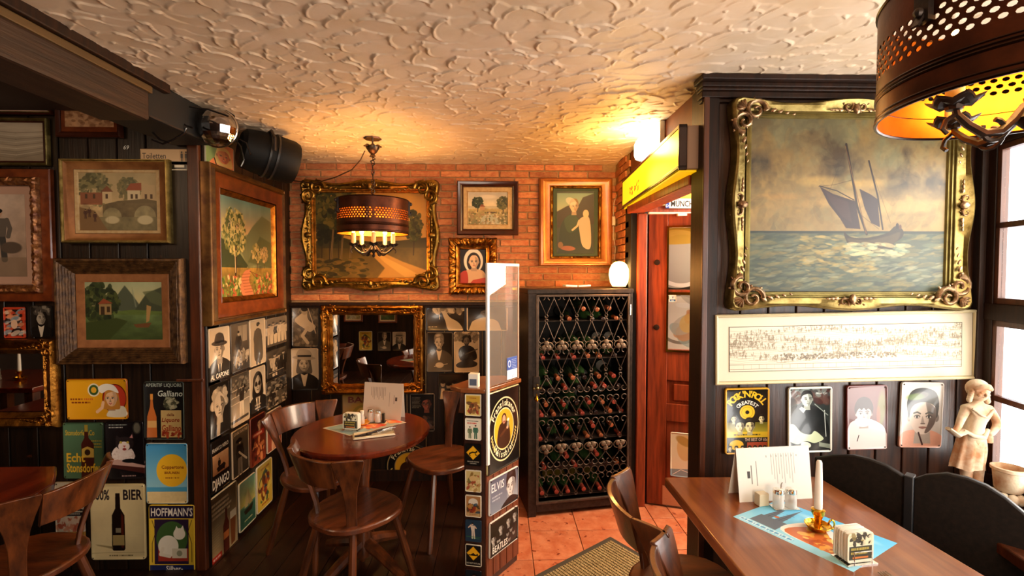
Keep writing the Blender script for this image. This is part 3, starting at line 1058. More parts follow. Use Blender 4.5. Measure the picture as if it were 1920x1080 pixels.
# long town engraving
c = Cv(900, .2, 'd4c8b0')
rs = random.Random(4)
for y0, amp, n in ((.03, .012, 240), (.075, .014, 420), (.10, .01, 300), (.135, .014, 260)):
    for _ in range(n):
        x = rs.random(); h = rs.uniform(.004, .02)
        y = y0 + rs.uniform(-.01, .012) + amp * math.sin(x * 9 + y0 * 40)
        c.line([(x, y), (x + rs.uniform(-.003, .003), y - h)], .0014, '5a4c38', .75)
        if rs.random() < .5:
            c.poly([(x - .006, y - h * .5), (x, y - h), (x + .006, y - h * .5)], '8a7a60', .7)
        if rs.random() < .4:
            c.line([(x - .02, y + .004), (x + .02, y + .003)], .0012, '6a5a44', .6)
for k in range(14):
    y = .018 + k * .011
    c.line([(i / 24, y + .004 * math.sin(i * 1.7 + k)) for i in range(25)], .0011, '7c6c54', .5)
c.dabs(300, .22, .125, .72, .15, .003, ['5f5240', '80715a'], 3, asp=1.5)
c.rect(0, .168, 1, .17, '8a7a60'); c.rect(0, .188, 1, .190, '8a7a60')
for i in range(28):
    c.rect(.06 + i * .033, .17, .0615 + i * .033, .189, '8a7a60', .8)
c.frame(.002, '4c4030')
PIC['town'] = c

# forest path painting
c = Cv(420, .77, 'c98a3a')
c.grad('b07c34', 'e0a24a', 0, .5); c.mottle(.12, 4, 51, y1=.5)
c.poly([(0, .44), (.1, .36), (.3, .42), (.5, .44), (.75, .43), (1, .40), (1, .55), (0, .55)], '3a3216', soft=2)
c.grad('4c3c16', '6e5220', .5, .77); c.mottle(.3, 10, 55, y0=.5)
c.poly([(.44, .50), (.52, .50), (.78, .62), (1, .70), (1, .77), (.55, .77), (.62, .68)], 'b07c34', soft=3)
c.poly([(.5, .52), (.74, .64), (.95, .75), (.8, .76), (.62, .63)], 'cf9a48', .7, soft=3)
for a in (.05, .12, .2):
    tree(c, a, .62, .55, .1, ['1a1a0c', '262410'], n=60, seed=int(a * 99), r=.02)
for a, h in ((.13, .55), (.22, .6), (.3, .5)):
    c.line([(a, .66), (a + .02, .4), (a + .05, .1)], .014, '8d7044'); c.line([(a, .66), (a + .02, .4), (a + .05, .1)], .006, '3a2a18', .8)
c.dabs(420, -.05, -.05, .42, .32, .018, ['2a2c12', '3d3c18', '1c1d0c', '524a1e', '6b5a24'], 12, shape='ell', asp=1.4)
tree(c, .88, .56, .4, .16, ['3a3c16', '57521f', '2a2a10'], n=160, seed=9, r=.014)
c.dabs(90, 0, .6, .45, .76, .014, ['2c260e', '574718', '7a5a22'], 19, asp=2.4, rot=0)
PIC['path'] = c

# mountain stream painting on the side wall
c = Cv(360, .85, '8a8a5c')
c.grad('5f7d70', 'c9a066', 0, .3); c.mottle(.2, 4, 61, y1=.4)
c.blend('d08a58', .55, .12, 3, 66, .05, .3, al=.7)
c.poly([(.35, .42), (.6, .22), (.8, .1), (1, .14), (1, .62), (.5, .6)], '6f7048', soft=4); c.poly([(.5, .55), (.75, .3), (1, .35), (1, .6)], '53552e', .8, soft=5)
c.poly([(0, .35), (.25, .4), (.5, .58), (.45, .62), (0, .6)], '3a4226', soft=4)
c.grad('a07a34', '6a5a24', .6, .85); c.mottle(.35, 12, 67, y0=.58)
tree(c, .27, .66, .58, .42, ['b9a45c', '8c8442', '5f6430', 'd0b66c', '3f4a22'], '3a2a18', 330, 5, .014)
c.line([(.27, .64), (.265, .45)], .014, 'c7ab78')
tree(c, .68, .62, .24, .2, ['b79a5a', '8a7a3c', 'c9a868'], '5a4424', 70, 8, .012); tree(c, .84, .6, .2, .16, ['c29a62', '9a7a44'], '5a4424', 60, 18, .012)
c.poly([(.42, .64), (.55, .62), (.52, .72), (.60, .85), (.40, .85), (.36, .74)], 'c4774c', sm=True)
for k in range(7):
    c.line([(.37 + k * .01, .66 + k * .027), (.54 + k * .01, .655 + k * .027)], .005, '8c4a2a')
c.line([(.55, .63), (.8, .8)], .008, '6b4a22'); c.line([(.53, .63), (.95, .72)], .006, '6b4a22')
c.dabs(120, 0, .68, .35, .85, .013, ['3e5a20', '7a8a34', 'c04a30', 'e0c080', '5c4a20'], 23); c.dabs(120, .62, .66, 1, .84, .013, ['4c6a24', 'b03a24', '8a8a3a', 'd89a60'], 24)
PIC['stream'] = c

# bridge painting
c = Cv(300, .76, 'b89a6a')
c.grad('a58e62', 'c6a774', 0, .4); c.mottle(.12, 5, 71)
c.dabs(170, 0, 0, .42, .42, .02, ['6a6440', '877a4c', '4f4a2c'], 71, shape='ell'); c.dabs(120, .5, .05, .78, .35, .016, ['5c5838', '776a40'], 72, shape='ell')
c.rect(.02, .26, .3, .42, '8a5234'); c.rect(.3, .24, .42, .4, 'c9ac7c'); c.poly([(.28, .25), (.36, .17), (.44, .25)], '7c4a2c')
c.rect(.62, .22, .78, .4, 'cdb489'); c.poly([(.6, .23), (.66, .14), (.8, .13), (.8, .23)], '94492a'); c.rect(.8, .16, .97, .4, 'b99a6c')
for k in range(4): c.rect(.8 + k * .03, .16 - .02 * (k if k < 2 else 3 - k), .83 + k * .03, .2, 'b99a6c')
for x in (.08, .18, .34, .66, .72, .84, .91): c.rect(x, .28, x + .03, .34, '4c3420')
c.poly([(.3, .42), (.5, .37), (.85, .34), (1, .37), (1, .62), (.3, .56)], '6a5838')
c.ell(.42, .58, .12, .12, '8f8058'); c.ell(.84, .58, .14, .15, '8f8058')
c.rect(.25, .58, 1, .76, '7a6c48'); c.mottle(.2, 14, 75, y0=.4); c.ell(.42, .62, .09, .05, 'c2b084', soft=4); c.ell(.84, .62, .1, .06, 'c2b084', soft=4)
c.poly([(0, .45), (.2, .5), (.36, .76), (0, .76)], '7c5c38', soft=3)
for x, y in ((.08, .6), (.13, .58), (.2, .64)): man(c, x, y, .12, '4a2c20', 'a8845c')
PIC['bridge'] = c

# lake painting
c = Cv(300, .71, '7c8a58')
c.grad('9aa07a', 'c2b27c', 0, .3); c.mottle(.1, 4, 81)
c.poly([(.3, .34), (.42, .16), (.52, .04), (.62, .16), (.78, .38)], '4d5440', soft=3); c.poly([(.62, .38), (.8, .14), (1, .06), (1, .42)], '3f4530', soft=3); c.line([(.62, .1), (.66, .3)], .02, '8a9278', .5)
c.poly([(.3, .37), (.62, .34), (1, .36), (1, .42), (.3, .42)], '586a30'); c.grad('5c7040', '3c4a22', .4, .71); c.mottle(.25, 16, 85, y0=.36, nx=6)
c.dabs(260, -.05, .02, .42, .5, .022, ['26301a', '34401f', '1c2412', '4a5226'], 88, shape='ell')
c.poly([(.16, .27), (.24, .2), (.36, .26)], '8c4428'); c.rect(.18, .27, .34, .4, '94784c'); c.rect(.2, .3, .25, .4, '3c2a18'); c.rect(.28, .3, .32, .37, '3c2a18')
c.poly([(0, .5), (.4, .44), (.55, .48), (.3, .71), (0, .71)], '37421c', soft=3)
c.poly([(.80, .28), (.86, .3), (.83, .48), (.79, .5)], 'a8824c'); c.poly([(.62, .52), (.86, .5), (.82, .56), (.66, .56)], '6a4424')
c.poly([(.75, .12), (.9, .1), (1, .15), (1, .3), (.85, .25)], '59603e', .7, soft=3)
PIC['lake'] = c

# small village landscape
c = Cv(200, .82, 'b8a884')
c.grad('b9b0a2', 'd6c29a', 0, .35); c.mottle(.12, 4, 91); c.ell(.5, .12, .2, .05, 'd8cbb4', soft=6)
c.grad('b79a5c', '6f6a44', .42, .82); c.mottle(.3, 9, 92, y0=.4)
tree(c, .24, .5, .36, .26, ['2f3a1e', '4c5228', '232a16'], n=120, seed=3, r=.022); tree(c, .88, .56, .44, .3, ['3a3c1e', '555628', '6f6434'], n=150, seed=4, r=.022)
c.rect(.3, .36, .42, .46, 'b98a5c'); c.poly([(.28, .37), (.35, .3), (.44, .37)], '8a4c30')
c.rect(.48, .5, .74, .53, '5c4630'); c.poly([(.35, .58), (.7, .56), (.8, .82), (.3, .82)], 'a9a488', soft=3)
c.dabs(120, 0, .5, 1, .82, .016, ['8a7a44', '5c5a30', 'd0b88a', 'a07a50'], 93)
PIC['village'] = c

# lady in a white veil
c = Cv(150, 1.32, '1c1310')
c.ell(.52, .45, .38, .48, 'e2d6c4', soft=3); c.ell(.53, .5, .27, .38, '241812', soft=3)
c.poly([(.1, 1.0), (.3, .8), (.8, .8), (1, 1.0), (1, 1.32), (0, 1.32)], 'c9a07c', sm=True)
c.poly([(0, .95), (.25, .85), (.3, 1.32), (0, 1.32)], 'a83424', sm=True); c.poly([(.5, 1.2), (1, 1.1), (1, 1.32), (.4, 1.32)], 'b03c28')
face(c, .54, .48, .25, 'deb48e', '241812', 'none', lips='a84438', shade=.25)
PIC['veil'] = c

# seated woman in a dark green dress: a plain stand-in
c = Cv(230, 1.53, '3a3a26')
c.grad('7f9a84', 'b0b088', .05, .5); c.poly([(.0, .5), (.3, .35), (.55, .4), (.7, .15), (1, .05), (1, .8), (0, .9)], '3c2e1c', soft=3)
c.poly([(.05, 1.45), (.08, .95), (.2, .68), (.42, .55), (.6, .7), (.62, 1.0), (.8, 1.15), (.95, 1.53), (.0, 1.53)], '26301a', sm=True)
c.poly([(.2, .7), (.42, .56), (.58, .7), (.52, .95), (.3, 1.0)], '37462a', .9, sm=True, soft=3)
face(c, .46, .36, .15, 'd9b48a', '8a6a3e', 'short', look=1, shade=.25, lips='a05a44'); c.ell(.38, .25, .15, .09, 'd8d0b8', .4, .7, 3)
c.line([(.42, .95), (.55, .85), (.6, .72)], .05, 'd9b48a'); c.poly([(.6, .7), (.85, .62), (.92, 1.0), (.9, 1.4), (.7, 1.35), (.62, 1.05)], 'b9a88a', sm=True)
c.ell(.78, .55, .08, .1, 'd9b48a', soft=2)
c.ell(.3, 1.4, .2, .06, '9a5a3a', .05, .9, 3); c.ell(.1, 1.32, .07, .08, '7a5a34', soft=3)
PIC['green_dress'] = c

# prints at the far left
c = Cv(200, .8, 'b79a84'); c.mottle(.25, 8, 101, nx=4); c.dabs(150, 0, .2, 1, .75, .02, ['8a705c', 'c9b09a', '75604c'], 4, rot=.2, asp=3, al=.5); PIC['faded_a'] = c
c = Cv(240, .85, 'a89880'); c.grad('b9a890', '84735c'); c.mottle(.2, 7, 103, nx=2)
for k in range(9): c.line([(0, .2 + .07 * k), (.4, .17 + .07 * k), (.7, .23 + .07 * k), (1, .2 + .06 * k)], .018, ['6a5c4a', 'c2b298'][k % 2], .5)
PIC['faded_b'] = c
c = Cv(260, .5, 'b98a60'); c.mottle(.2, 9, 105); c.dabs(160, 0, .1, 1, .5, .018, ['7a4c2c', 'c99a70', '9a6a44'], 6, rot=0, asp=3, al=.6); PIC['faded_c'] = c
c = Cv(240, 1.7, 'b39a86'); c.grad('c0a894', '8c7460'); c.mottle(.15, 5, 107)
man(c, .55, 1.35, 1.05, '5c5248', 'b08a70', '3c3834'); man(c, .2, 1.3, .8, '6a4a3c', 'a88468'); c.rect(0, 1.3, 1, 1.7, '7c6650', .6); c.ell(.75, 1.1, .18, .12, '54463a', soft=6)
PIC['faded_d'] = c


def sign(W=150, a=1.5, col='e8dcc4'):
    return Cv(W, a, col)


# ---- signs on the left wall
c = sign(260, .62, 'e3a21a'); c.frame(.012, 'b05c14'); c.ell(.79, .3, .2, .22, '6a1c10', soft=1); c.ell(.79, .3, .185, .205, 'c9402a')
c.ell(.45, .17, .1, .1, 'e8dcc0'); c.ell(.45, .17, .078, .078, '3c5a2c'); c.ell(.45, .17, .045, .045, 'e2a82c')
c.poly([(.66, .57), (.74, .45), (.94, .42), (.98, .57)], 'f0ead8', sm=True); face(c, .74, .29, .13, 'f0c49a', 'c98a3a', 'wave', look=-1, smile=1, shade=.15, lips='b0241c')
c.poly([(.52, .14), (.62, .08), (.78, .1), (.86, .22), (.7, .17), (.58, .22)], 'f4efe2', sm=True); c.line([(.5, .5), (.58, .44), (.6, .36)], .05, 'f0c49a')
c.lines(.06, .295, .28, 1, .1, .024, '6a1c10', 3); c.lines(.29, .295, .44, 1, .1, .024, 'c9502a', 4); c.lines(.08, .345, .46, 1, .1, .024, '6a1c10', 5)
PIC['nurse'] = c
c = sign(170, 1.42, '141414'); c.frame(.02, '4a5248'); c.text('APERITIF LIQUORE', .5, .13, .085, 'a9b2a4', bold=.03, maxw=.9); c.text('Galliano', .66, .36, .14, 'c9cfc0', bold=.03, shear=.15, maxw=.62)
c.poly([(.17, .42), (.22, .42), (.24, .62), (.31, .85), (.32, 1.36), (.06, 1.36), (.08, .85), (.15, .62)], 'b5622a'); c.rect(.08, .95, .31, 1.12, 'c99a5a'); c.rect(.16, .3, .23, .44, 'd08a3c')
c.rect(.42, .7, .93, 1.36, 'b59a62'); c.ell(.66, .52, .17, .15, '5a5a44'); c.dabs(40, .5, .4, .85, .68, .03, ['8a8a70', '3c3c2c', 'b0a888'], 6, shape='ell')
c.text('della', .66, .84, .07, '5a1c10', maxw=.4); c.text('Liquore', .66, .98, .1, '7a2414', bold=.04, shear=.2, maxw=.46); c.text('Galliano', .68, 1.2, .14, '8a2c18', bold=.04, maxw=.48); c.dabs(30, .45, 1.22, .9, 1.34, .025, ['7a2414', '9a3a20'], 4)
PIC['galliano'] = c
c = sign(170, 1.32, '4f6e50'); c.frame(.015, '2c3c2c'); c.text('Stonsdorfer&Co', .42, .3, .12, 'd0a82c', maxw=.72, bold=.03); c.lines(.7, .42, .97, 3, .07, .03, 'd0a82c', 3)
c.poly([(.53, .12), (.62, .12), (.63, .36), (.76, .5), (.77, 1.3), (.44, 1.3), (.45, .5), (.53, .36)], '4a2018'); c.rect(.535, .06, .615, .22, 'a08a34'); c.poly([(.46, .62), (.6, .56), (.76, .62), (.76, .82), (.46, .82)], 'c9a84c'); c.ell(.6, .7, .07, .07, '3a2418')
c.text('Echt', .08, .92, .2, 'e2b632', 'l', bold=.06, maxw=.46); c.text('Stonsdorfer', .08, 1.16, .2, 'e2b632', 'l', bold=.06, maxw=.86)
PIC['green_bottle'] = c
c = sign(160, 1.44, '161214'); c.lines(.1, .07, .6, 1, .05, .03, '9aa49a', 8); c.lines(.1, .14, .5, 1, .05, .02, 'd8d8d0', 8); c.ell(.83, .17, .11, .15, '3c3a34'); c.ell(.83, .17, .08, .12, '6a6658')
c.ell(.45, .85, .3, .26, 'e9dcd8', .1); c.dabs(60, .2, .68, .72, 1.02, .04, ['f4eae6', 'd9c6c2', 'f0e4e0'], 5, shape='ell'); c.poly([(.26, .45), (.3, .34), (.42, .46)], '2a2224'); c.poly([(.6, .42), (.72, .26), (.75, .44)], '2a2224'); c.poly([(.63, .41), (.7, .32), (.72, .42)], 'c98a88')
c.ell(.5, .55, .24, .17, '2a2224'); c.ell(.48, .62, .15, .12, 'efe2de'); c.ell(.4, .52, .035, .03, 'c8b450'); c.ell(.58, .52, .035, .03, 'c8b450'); c.poly([(.45, .6), (.53, .6), (.49, .65)], 'c0605c'); c.ell(.49, .69, .05, .03, '9a3834')
c.poly([(0, 1.0), (1, 1.12), (1, 1.3), (0, 1.12)], '4a2420'); c.poly([(0, 1.0), (.3, .94), (1, 1.1), (1, 1.16), (0, 1.05)], 'c9a49c'); c.ell(.62, .98, .2, .05, '16181c'); c.lines(.4, 1.34, .8, 1, .05, .03, 'c9a6a4', 8)
PIC['cat'] = c
c = sign(180, 1.38, '4a9ac4'); c.frame(.012, 'd8d4c4'); c.grad('3f8fc0', '8ac0d4', .02, 1.0, .02, .98); c.rect(.02, 1.1, .98, 1.36, 'd9c490'); c.ell(.62, .62, .37, .37, 'e9b428')
c.text('Sonnenöl', .62, .58, .001, 'e9b428'); c.text('Coppertone', .64, .58, .075, '6a2414', bold=.03, maxw=.56); c.text('BRÄUNEN', .62, .70, .055, '6a2414', bold=.03, maxw=.42); c.lines(.46, .78, .82, 1, .06, .022, '6a2414', 3); c.mottle(.04, 20, 5, y0=1.1)
PIC['sun_oil'] = c
c = sign(200, 1.31, 'e2cf9c'); c.mottle(.04, 5, 3); c.frame(.012, 'b9a878'); c.text('100%', .05, .27, .17, '241c24', 'l', bold=.05, sx=.62, maxw=.38); c.text('BIER', .95, .27, .17, '241c24', 'r', bold=.05, sx=.75, maxw=.36)
c.poly([(.46, .16), (.54, .16), (.545, .42), (.62, .54), (.625, 1.12), (.60, 1.15), (.41, 1.15), (.385, 1.12), (.39, .54), (.455, .42)], '1c120c'); c.poly([(.56, .5), (.6, .56), (.6, 1.1), (.55, 1.1)], '6a2414', .8, soft=2); c.rect(.40, .88, .61, 1.06, 'a8925c'); c.rect(.455, .76, .55, .84, '8a8068')
c.poly([(.08, 1.04), (.4, 1.08), (.4, 1.12), (.12, 1.06)], '8a7448', .8, soft=3); c.line([(.02, 1.19), (.98, 1.18)], .004, '8a7448'); c.lines(.33, 1.225, .8, 1, .1, .02, '6a5c3c', 3)
PIC['beer'] = c
c = sign(180, 1.55, 'd8b434'); c.rect(.02, .02, .98, .28, '241c38'); c.text("HOFFMANN'S", .5, .23, .16, 'e8e0d0', bold=.05, maxw=.9); c.rect(.12, .30, .86, 1.22, '2c1c34'); c.ell(.5, .7, .34, .36, '3c5a2c'); c.rect(.2, .9, .85, 1.16, '9a3424')
c.ell(.42, .85, .22, .22, 'ded6c4'); c.ell(.66, .6, .13, .12, 'ded6c4'); c.poly([(.56, .53), (.6, .43), (.65, .52)], 'ded6c4'); c.poly([(.68, .5), (.74, .42), (.77, .55)], 'ded6c4'); c.line([(.3, .9), (.25, 1.02), (.45, 1.06)], .07, 'd6ccb8'); c.rect(.5, .9, .82, 1.1, 'c9c0a8'); c.ell(.66, 1.0, .06, .06, '8a8a70')
for q in (.07, .93): c.line([(q, .32), (q + (.08 if q < .5 else -.08), .55), (q, .8), (q, 1.18)], .012, '3a2a18')
c.rect(.02, 1.24, .98, 1.53, '1c2450'); c.text('Silber-', .55, 1.36, .1, 'e8e0d0', bold=.04); c.text('Glanz-Stärke', .5, 1.50, .1, 'e8e0d0', bold=.04, maxw=.9)
PIC['starch'] = c
c = sign(170, 1.45, 'cfc4b0'); c.rect(0, 0, 1, .3, 'c9bca4'); c.ell(.55, .2, .3, .1, '2a2a2c'); c.text('WHALE', .5, .66, .2, '16161a', bold=.06, maxw=.9); c.rect(.08, .7, .95, .78, '1c1c22'); c.lines(.15, .72, .9, 1, .1, .035, 'd8d0c0', 3); c.dabs(50, .05, .85, .95, 1.1, .05, ['b0543c', 'cf8a6a', 'e0c8b0'], 6); c.rect(0, 1.15, 1, 1.45, 'b0823c')
PIC['whale'] = c
c = sign(120, 1.35, 'b83a20'); c.frame(.04, 'c9482a'); c.rect(.1, .1, .9, 1.25, '2a1a18'); c.dabs(60, .1, .15, .9, 1.2, .07, ['c9482a', 'd8c0a8', '1c1414', 'e08a60', '8a9aa0'], 8, rot=-.3, asp=2.5); c.ell(.5, .75, .16, .2, 'd8b090');
PIC['red_small'] = c
c = sign(120, 1.4, '1c1a1a'); face(c, .5, .55, .3, 'b0a8a0', '14100f', 'long', look=1); bust(c, .5, .55, .3, '0f0d0d', 'd8d0c8'); c.dabs(25, .2, .05, .9, .4, .06, ['8a8480', '4a4644'], 3); c.mono(); PIC['lady_small'] = c
c = sign(280, .33, 'c9a070'); c.frame(.01, '6a4a2c'); c.text('Toiletten', .28, .2, .115, '1c120c', bold=.01, maxw=.48); c.rect(.8, .03, .98, .3, 'b98e5c')
for x in (.845, .93):
    c.ell(x, .07, .018, .018, '1c120c'); c.rect(x - .022, .095, x + .022, .19, '1c120c'); c.rect(x - .014, .19, x - .002, .27, '1c120c'); c.rect(x + .002, .19, x + .014, .27, '1c120c')
c.rect(.885, .06, .889, .28, '1c120c'); PIC['toilet'] = c
c = sign(120, .5, 'd8c8a8'); c.rect(.06, .06, .94, .44, '14100c'); c.rect(.25, .16, .8, .34, 'e0d0b0'); PIC['arrow'] = c

# ---- photographs on the niche walls
def mono(c): return c.mono(('0d0805', 'f6d8b0'))


c = sign(150, 1.5, 'd8ccb8'); bust(c, .5, .6, .27, '2a2826', 'e8e0d4', '1c1a18'); face(c, .5, .62, .29, 'cfc0ae', '3a3836', 'hat', look=-.5); mono(c); c.rect(.03, 1.28, .97, 1.47, '14100c'); c.text('AL CAPONE', .5, 1.45, .14, 'f2e6d0', bold=.05, maxw=.88, shear=.1); PIC['p_capone'] = c
c = sign(150, 1.5, '4a4440'); c.grad('6a645c', '2a2622'); c.rect(.4, .1, .9, .6, '9a938a'); c.rect(.62, .1, .64, .6, '3a3632'); man(c, .42, 1.1, .85, '24201e', 'c9bcae'); c.ell(.6, 1.1, .35, .16, '8a827a', 0, 1, 3); c.dabs(60, .1, .9, .95, 1.35, .05, ['c0b8ae', '38342f', '7a746c'], 5); mono(c); PIC['p_stove'] = c
c = sign(150, 1.5, 'c9bfae'); c.frame(.03, 'eee2cc'); man(c, .5, 1.42, 1.3, '4f4a44', 'd0c2b0', hair='14100d'); c.poly([(.32, .4), (.7, .4), (.8, 1.3), (.28, 1.3)], '56504a', sm=True); c.poly([(.4, .18), (.66, .18), (.6, .1), (.45, .1)], '1c1a18'); mono(c); PIC['p_coat'] = c
c = sign(150, 1.25, '6a645c'); c.grad('8a8680', '4a4642')
for k in range(5): man(c, .14 + .18 * k, 1.1, .85 + .06 * (k % 2), ['e0d8cc', 'd0c8bc', '2a2826'][k % 3], 'cfc0ae', legs='d8d0c4')
mono(c); PIC['p_five'] = c
c = sign(150, 1.2, '3a3632')
for k in range(4): man(c, .17 + .22 * k, 1.25, 1.0 + .08 * (k % 2), ['14120f', 'cfc8bc', '1c1a17'][k % 3], 'd0c2b0'); c.line([(.17 + .22 * k, .4), (.17 + .22 * k, .6)], .03, 'e8e0d4')
c.rect(.05, .95, .95, 1.06, '14120f'); c.lines(.1, .98, .9, 1, .05, .03, 'e8e0d4', 3); mono(c); PIC['p_band'] = c
c = sign(150, 1.5, '181412'); face(c, .5, .65, .34, 'd0c4b4', 'b8b0a4', 'curly', shade=.6, brow=1.2, beard=.35); c.line([(.42, 1.5), (.45, 1.15), (.5, 1.0)], .16, 'b8aa98'); mono(c); PIC['p_curly'] = c
c = sign(150, 1.5, '8a847a'); c.grad('4a4642', 'cfc6b6')
for y in (.45, .65, .85): c.line([(0, y), (1, y - .05)], .02, 'e8e0d0')
man(c, .55, 1.3, 1.05, '2a2420', '4a3c32', legs='e0d8cc', arms=1, lean=.03); c.dabs(60, 0, .1, 1, .5, .03, ['3a3632', '6a645c', '9a948a'], 7); c.ell(.75, .42, .06, .06, '1c1815'); c.rect(0, 1.28, 1, 1.5, 'd8cfc0'); c.line([(.0, 1.35), (.9, 1.32)], .08, '4a4038'); mono(c); PIC['p_boxer'] = c
c = sign(150, 1.5, 'dcd2c2'); c.frame(.02, 'f0e4d0'); bust(c, .5, .58, .32, '16130f', 'e8e0d4', '201c18'); face(c, .5, .55, .33, 'cdbca6', '0f0c0a', 'long', glasses=2); c.lines(.3, 1.24, .7, 2, .11, .05, 'e8e0d4', 3); mono(c); PIC['p_shades'] = c
c = sign(150, 1.3, '4a4642'); c.dabs(220, 0, 0, 1, 1.3, .05, ['2a2622', 'a09888', 'd0c6b4', '5a5650', '14120f'], 17); man(c, .3, 1.2, .7, '1c1a17'); man(c, .65, 1.25, .75, '5a5650'); mono(c); PIC['p_crowd'] = c
c = sign(150, 1.5, '1a120e'); c.rect(.08, .42, .92, 1.0, 'b98a5c'); c.grad('c99a6c', '8a5a3a', .42, 1.0, .08, .92); c.mottle(.12, 5, 3); c.ell(.5, .85, .22, .06, '2a1a12'); man(c, .42, .92, .36, '20140e', '5a3a24'); c.poly([(.3, .82), (.66, .76), (.76, .84), (.7, .95), (.34, .95)], '20140e'); c.rect(.66, .78, .7, .98, '20140e')
c.text('FRANCO NERO', .5, .32, .11, 'e8dcc8', bold=.03, maxw=.84, rot=-.02); c.text('DJANGO', .5, 1.38, .26, 'f0e6d4', bold=.06, maxw=.88); PIC['p_django'] = c
c = sign(150, 1.5, '3a3632'); c.grad('5a5650', '2a2622'); c.frame(.03, 'e4d8c4'); man(c, .45, 1.45, 1.15, '1a1714', 'c9bcae', legs='6a645c'); c.line([(.4, .75), (.85, 1.1)], .07, 'b8aa98'); c.ell(.4, .38, .2, .06, '14110e'); c.rect(.33, .3, .48, .37, '14110e'); c.text('JOHN WAYNE', .5, .17, .1, 'e8dcc8', bold=.03, maxw=.86); mono(c); PIC['p_western'] = c
c = sign(150, 1.5, '5a2014'); c.grad('3a120c', '7a3018'); c.rect(.1, .5, .9, .66, '8a2418'); c.lines(.18, .55, .82, 1, .05, .06, 'e0b088', 3); c.dabs(60, .1, .75, .9, 1.4, .06, ['a05a30', '2a0f0a', 'c9804c', '5a1c10'], 9); face(c, .6, .3, .15, 'c08a60', '1c0f0a', 'short'); c.frame(.02, '8a4428'); PIC['p_red'] = c
c = sign(150, 1.5, '9a4a34'); c.frame(.03, 'd8c4a8'); c.poly([(.4, .1), (.7, .25), (.75, .7), (.6, 1.4), (.3, 1.4), (.35, .8)], 'c98a68', sm=True); c.line([(.6, .6), (.85, 1.3)], .1, 'd8a888'); c.line([(.45, .8), (.35, 1.42)], .1, 'd8a888'); face(c, .5, .28, .13, 'd8a888', '2a140c', 'long'); c.poly([(.35, .55), (.72, .55), (.7, .8), (.35, .85)], '2a1814'); PIC['p_dance'] = c
c = sign(200, 1.45, '5a4430'); c.frame(.015, 'd8ccb0'); c.grad('4f3c28', 'a08a62', .02, 1.43, .02, .98); c.mottle(.12, 6, 3)
c.lines(.07, .15, .85, 4, .09, .05, 'c9ae84', 6)
c.lines(.07, .62, .4, 9, .055, .012, 'b8a078', 2, .6)
c.poly([(.54, .42), (.6, .42), (.61, .62), (.68, .75), (.68, 1.34), (.46, 1.34), (.46, .75), (.53, .62)], '4a1c10'); c.rect(.47, .9, .67, 1.05, 'a05a2c'); c.poly([(.72, .62), (.94, .6), (.9, 1.28), (.75, 1.3)], '6a3a1c'); c.rect(.72, .58, .95, .74, 'b8a88c'); c.rect(.05, 1.22, .4, 1.34, 'a8281c'); c.lines(.1, 1.26, .38, 1, .05, .04, 'e8dcc8', 8); PIC['p_beer'] = c
c = sign(150, 1.5, '5c8a68'); c.frame(.03, 'd8ccb0'); c.grad('6a9a80', 'c2b05c', .05, .8, .04, .96); c.grad('3c6450', '2a4c3c', .85, 1.45, .04, .96); c.mottle(.15, 5, 4); c.poly([(.25, .95), (.85, .9), (.75, 1.08), (.35, 1.1)], '2c2418'); c.poly([(.5, .3), (.52, .88), (.3, .88)], 'b8a878'); c.poly([(.54, .35), (.8, .86), (.55, .88)], 'a08a5c'); c.lines(.3, 1.26, .8, 1, .05, .04, 'd8c890', 3); PIC['p_ship'] = c
c = sign(150, 1.5, 'c9a83c'); c.frame(.03, 'd8ccb0'); c.dabs(70, .15, .3, .85, 1.2, .07, ['3c5a34', 'a03a20', 'e0c458', '2c3c54', 'd8a03c', '6a2c18'], 31, shape='ell'); c.lines(.25, .14, .85, 1, .05, .06, '8a2c18', 3); c.lines(.3, 1.3, .8, 1, .05, .06, '8a2c18', 8); PIC['p_yellow'] = c

c = sign(150, 1.5, '6a625a'); c.grad('8a8278', '3c3834'); c.dabs(90, 0, 0, 1, 1.5, .06, ['4c4640', '9a9288', '2a2622'], 41, al=.5); c.poly([(.35, .3), (.55, .15), (.62, .5), (.9, .75), (.7, .95), (.5, .85), (.2, .65), (.12, .5)], 'd0c0ae', sm=True); c.line([(.6, .8), (.4, 1.1), (.6, 1.35)], .12, 'c8b8a6'); c.ell(.48, .2, .12, .13, 'b8a894'); c.ell(.48, .12, .13, .09, '2a2420'); c.line([(.6, .05), (.75, .5), (.9, 1.0)], .03, 'e0d4c4'); mono(c); PIC['b_reclining'] = c
c = sign(170, 1.5, 'd8ccb8'); c.frame(.02, 'e8dcc4'); face(c, .48, .55, .27, 'd0bfa8', '5a5046', 'long', beard=.4, shade=.35); bust(c, .48, .6, .27, '171411', 'c9b8a2', w=.95); c.poly([(.22, .34), (.26, .08), (.42, .03), (.6, .05), (.72, .12), (.76, .34)], 'b8ac98', sm=True); c.ell(.48, .34, .42, .075, 'b0a48f', .05); c.rect(.24, .24, .74, .31, '2a2420'); mono(c); PIC['b_hat'] = c
c = sign(180, .72, '2a2420'); c.dabs(60, .2, 0, 1, .2, .05, ['efe6d4', 'd8ccb8', '8a8276'], 4); c.poly([(.42, .22), (.5, .18), (.62, .35), (.85, .5), (.95, .72), (.6, .72), (.5, .45)], 'c9bca8', sm=True); c.ell(.45, .17, .06, .06, 'cfc0ae'); c.ell(.43, .13, .07, .05, '8a7a68'); c.line([(.33, .1), (.35, .4)], .02, 'e0d6c4'); c.lines(.06, .6, .3, 1, .05, .02, 'e8dcc8', 8); mono(c); PIC['b_rider'] = c
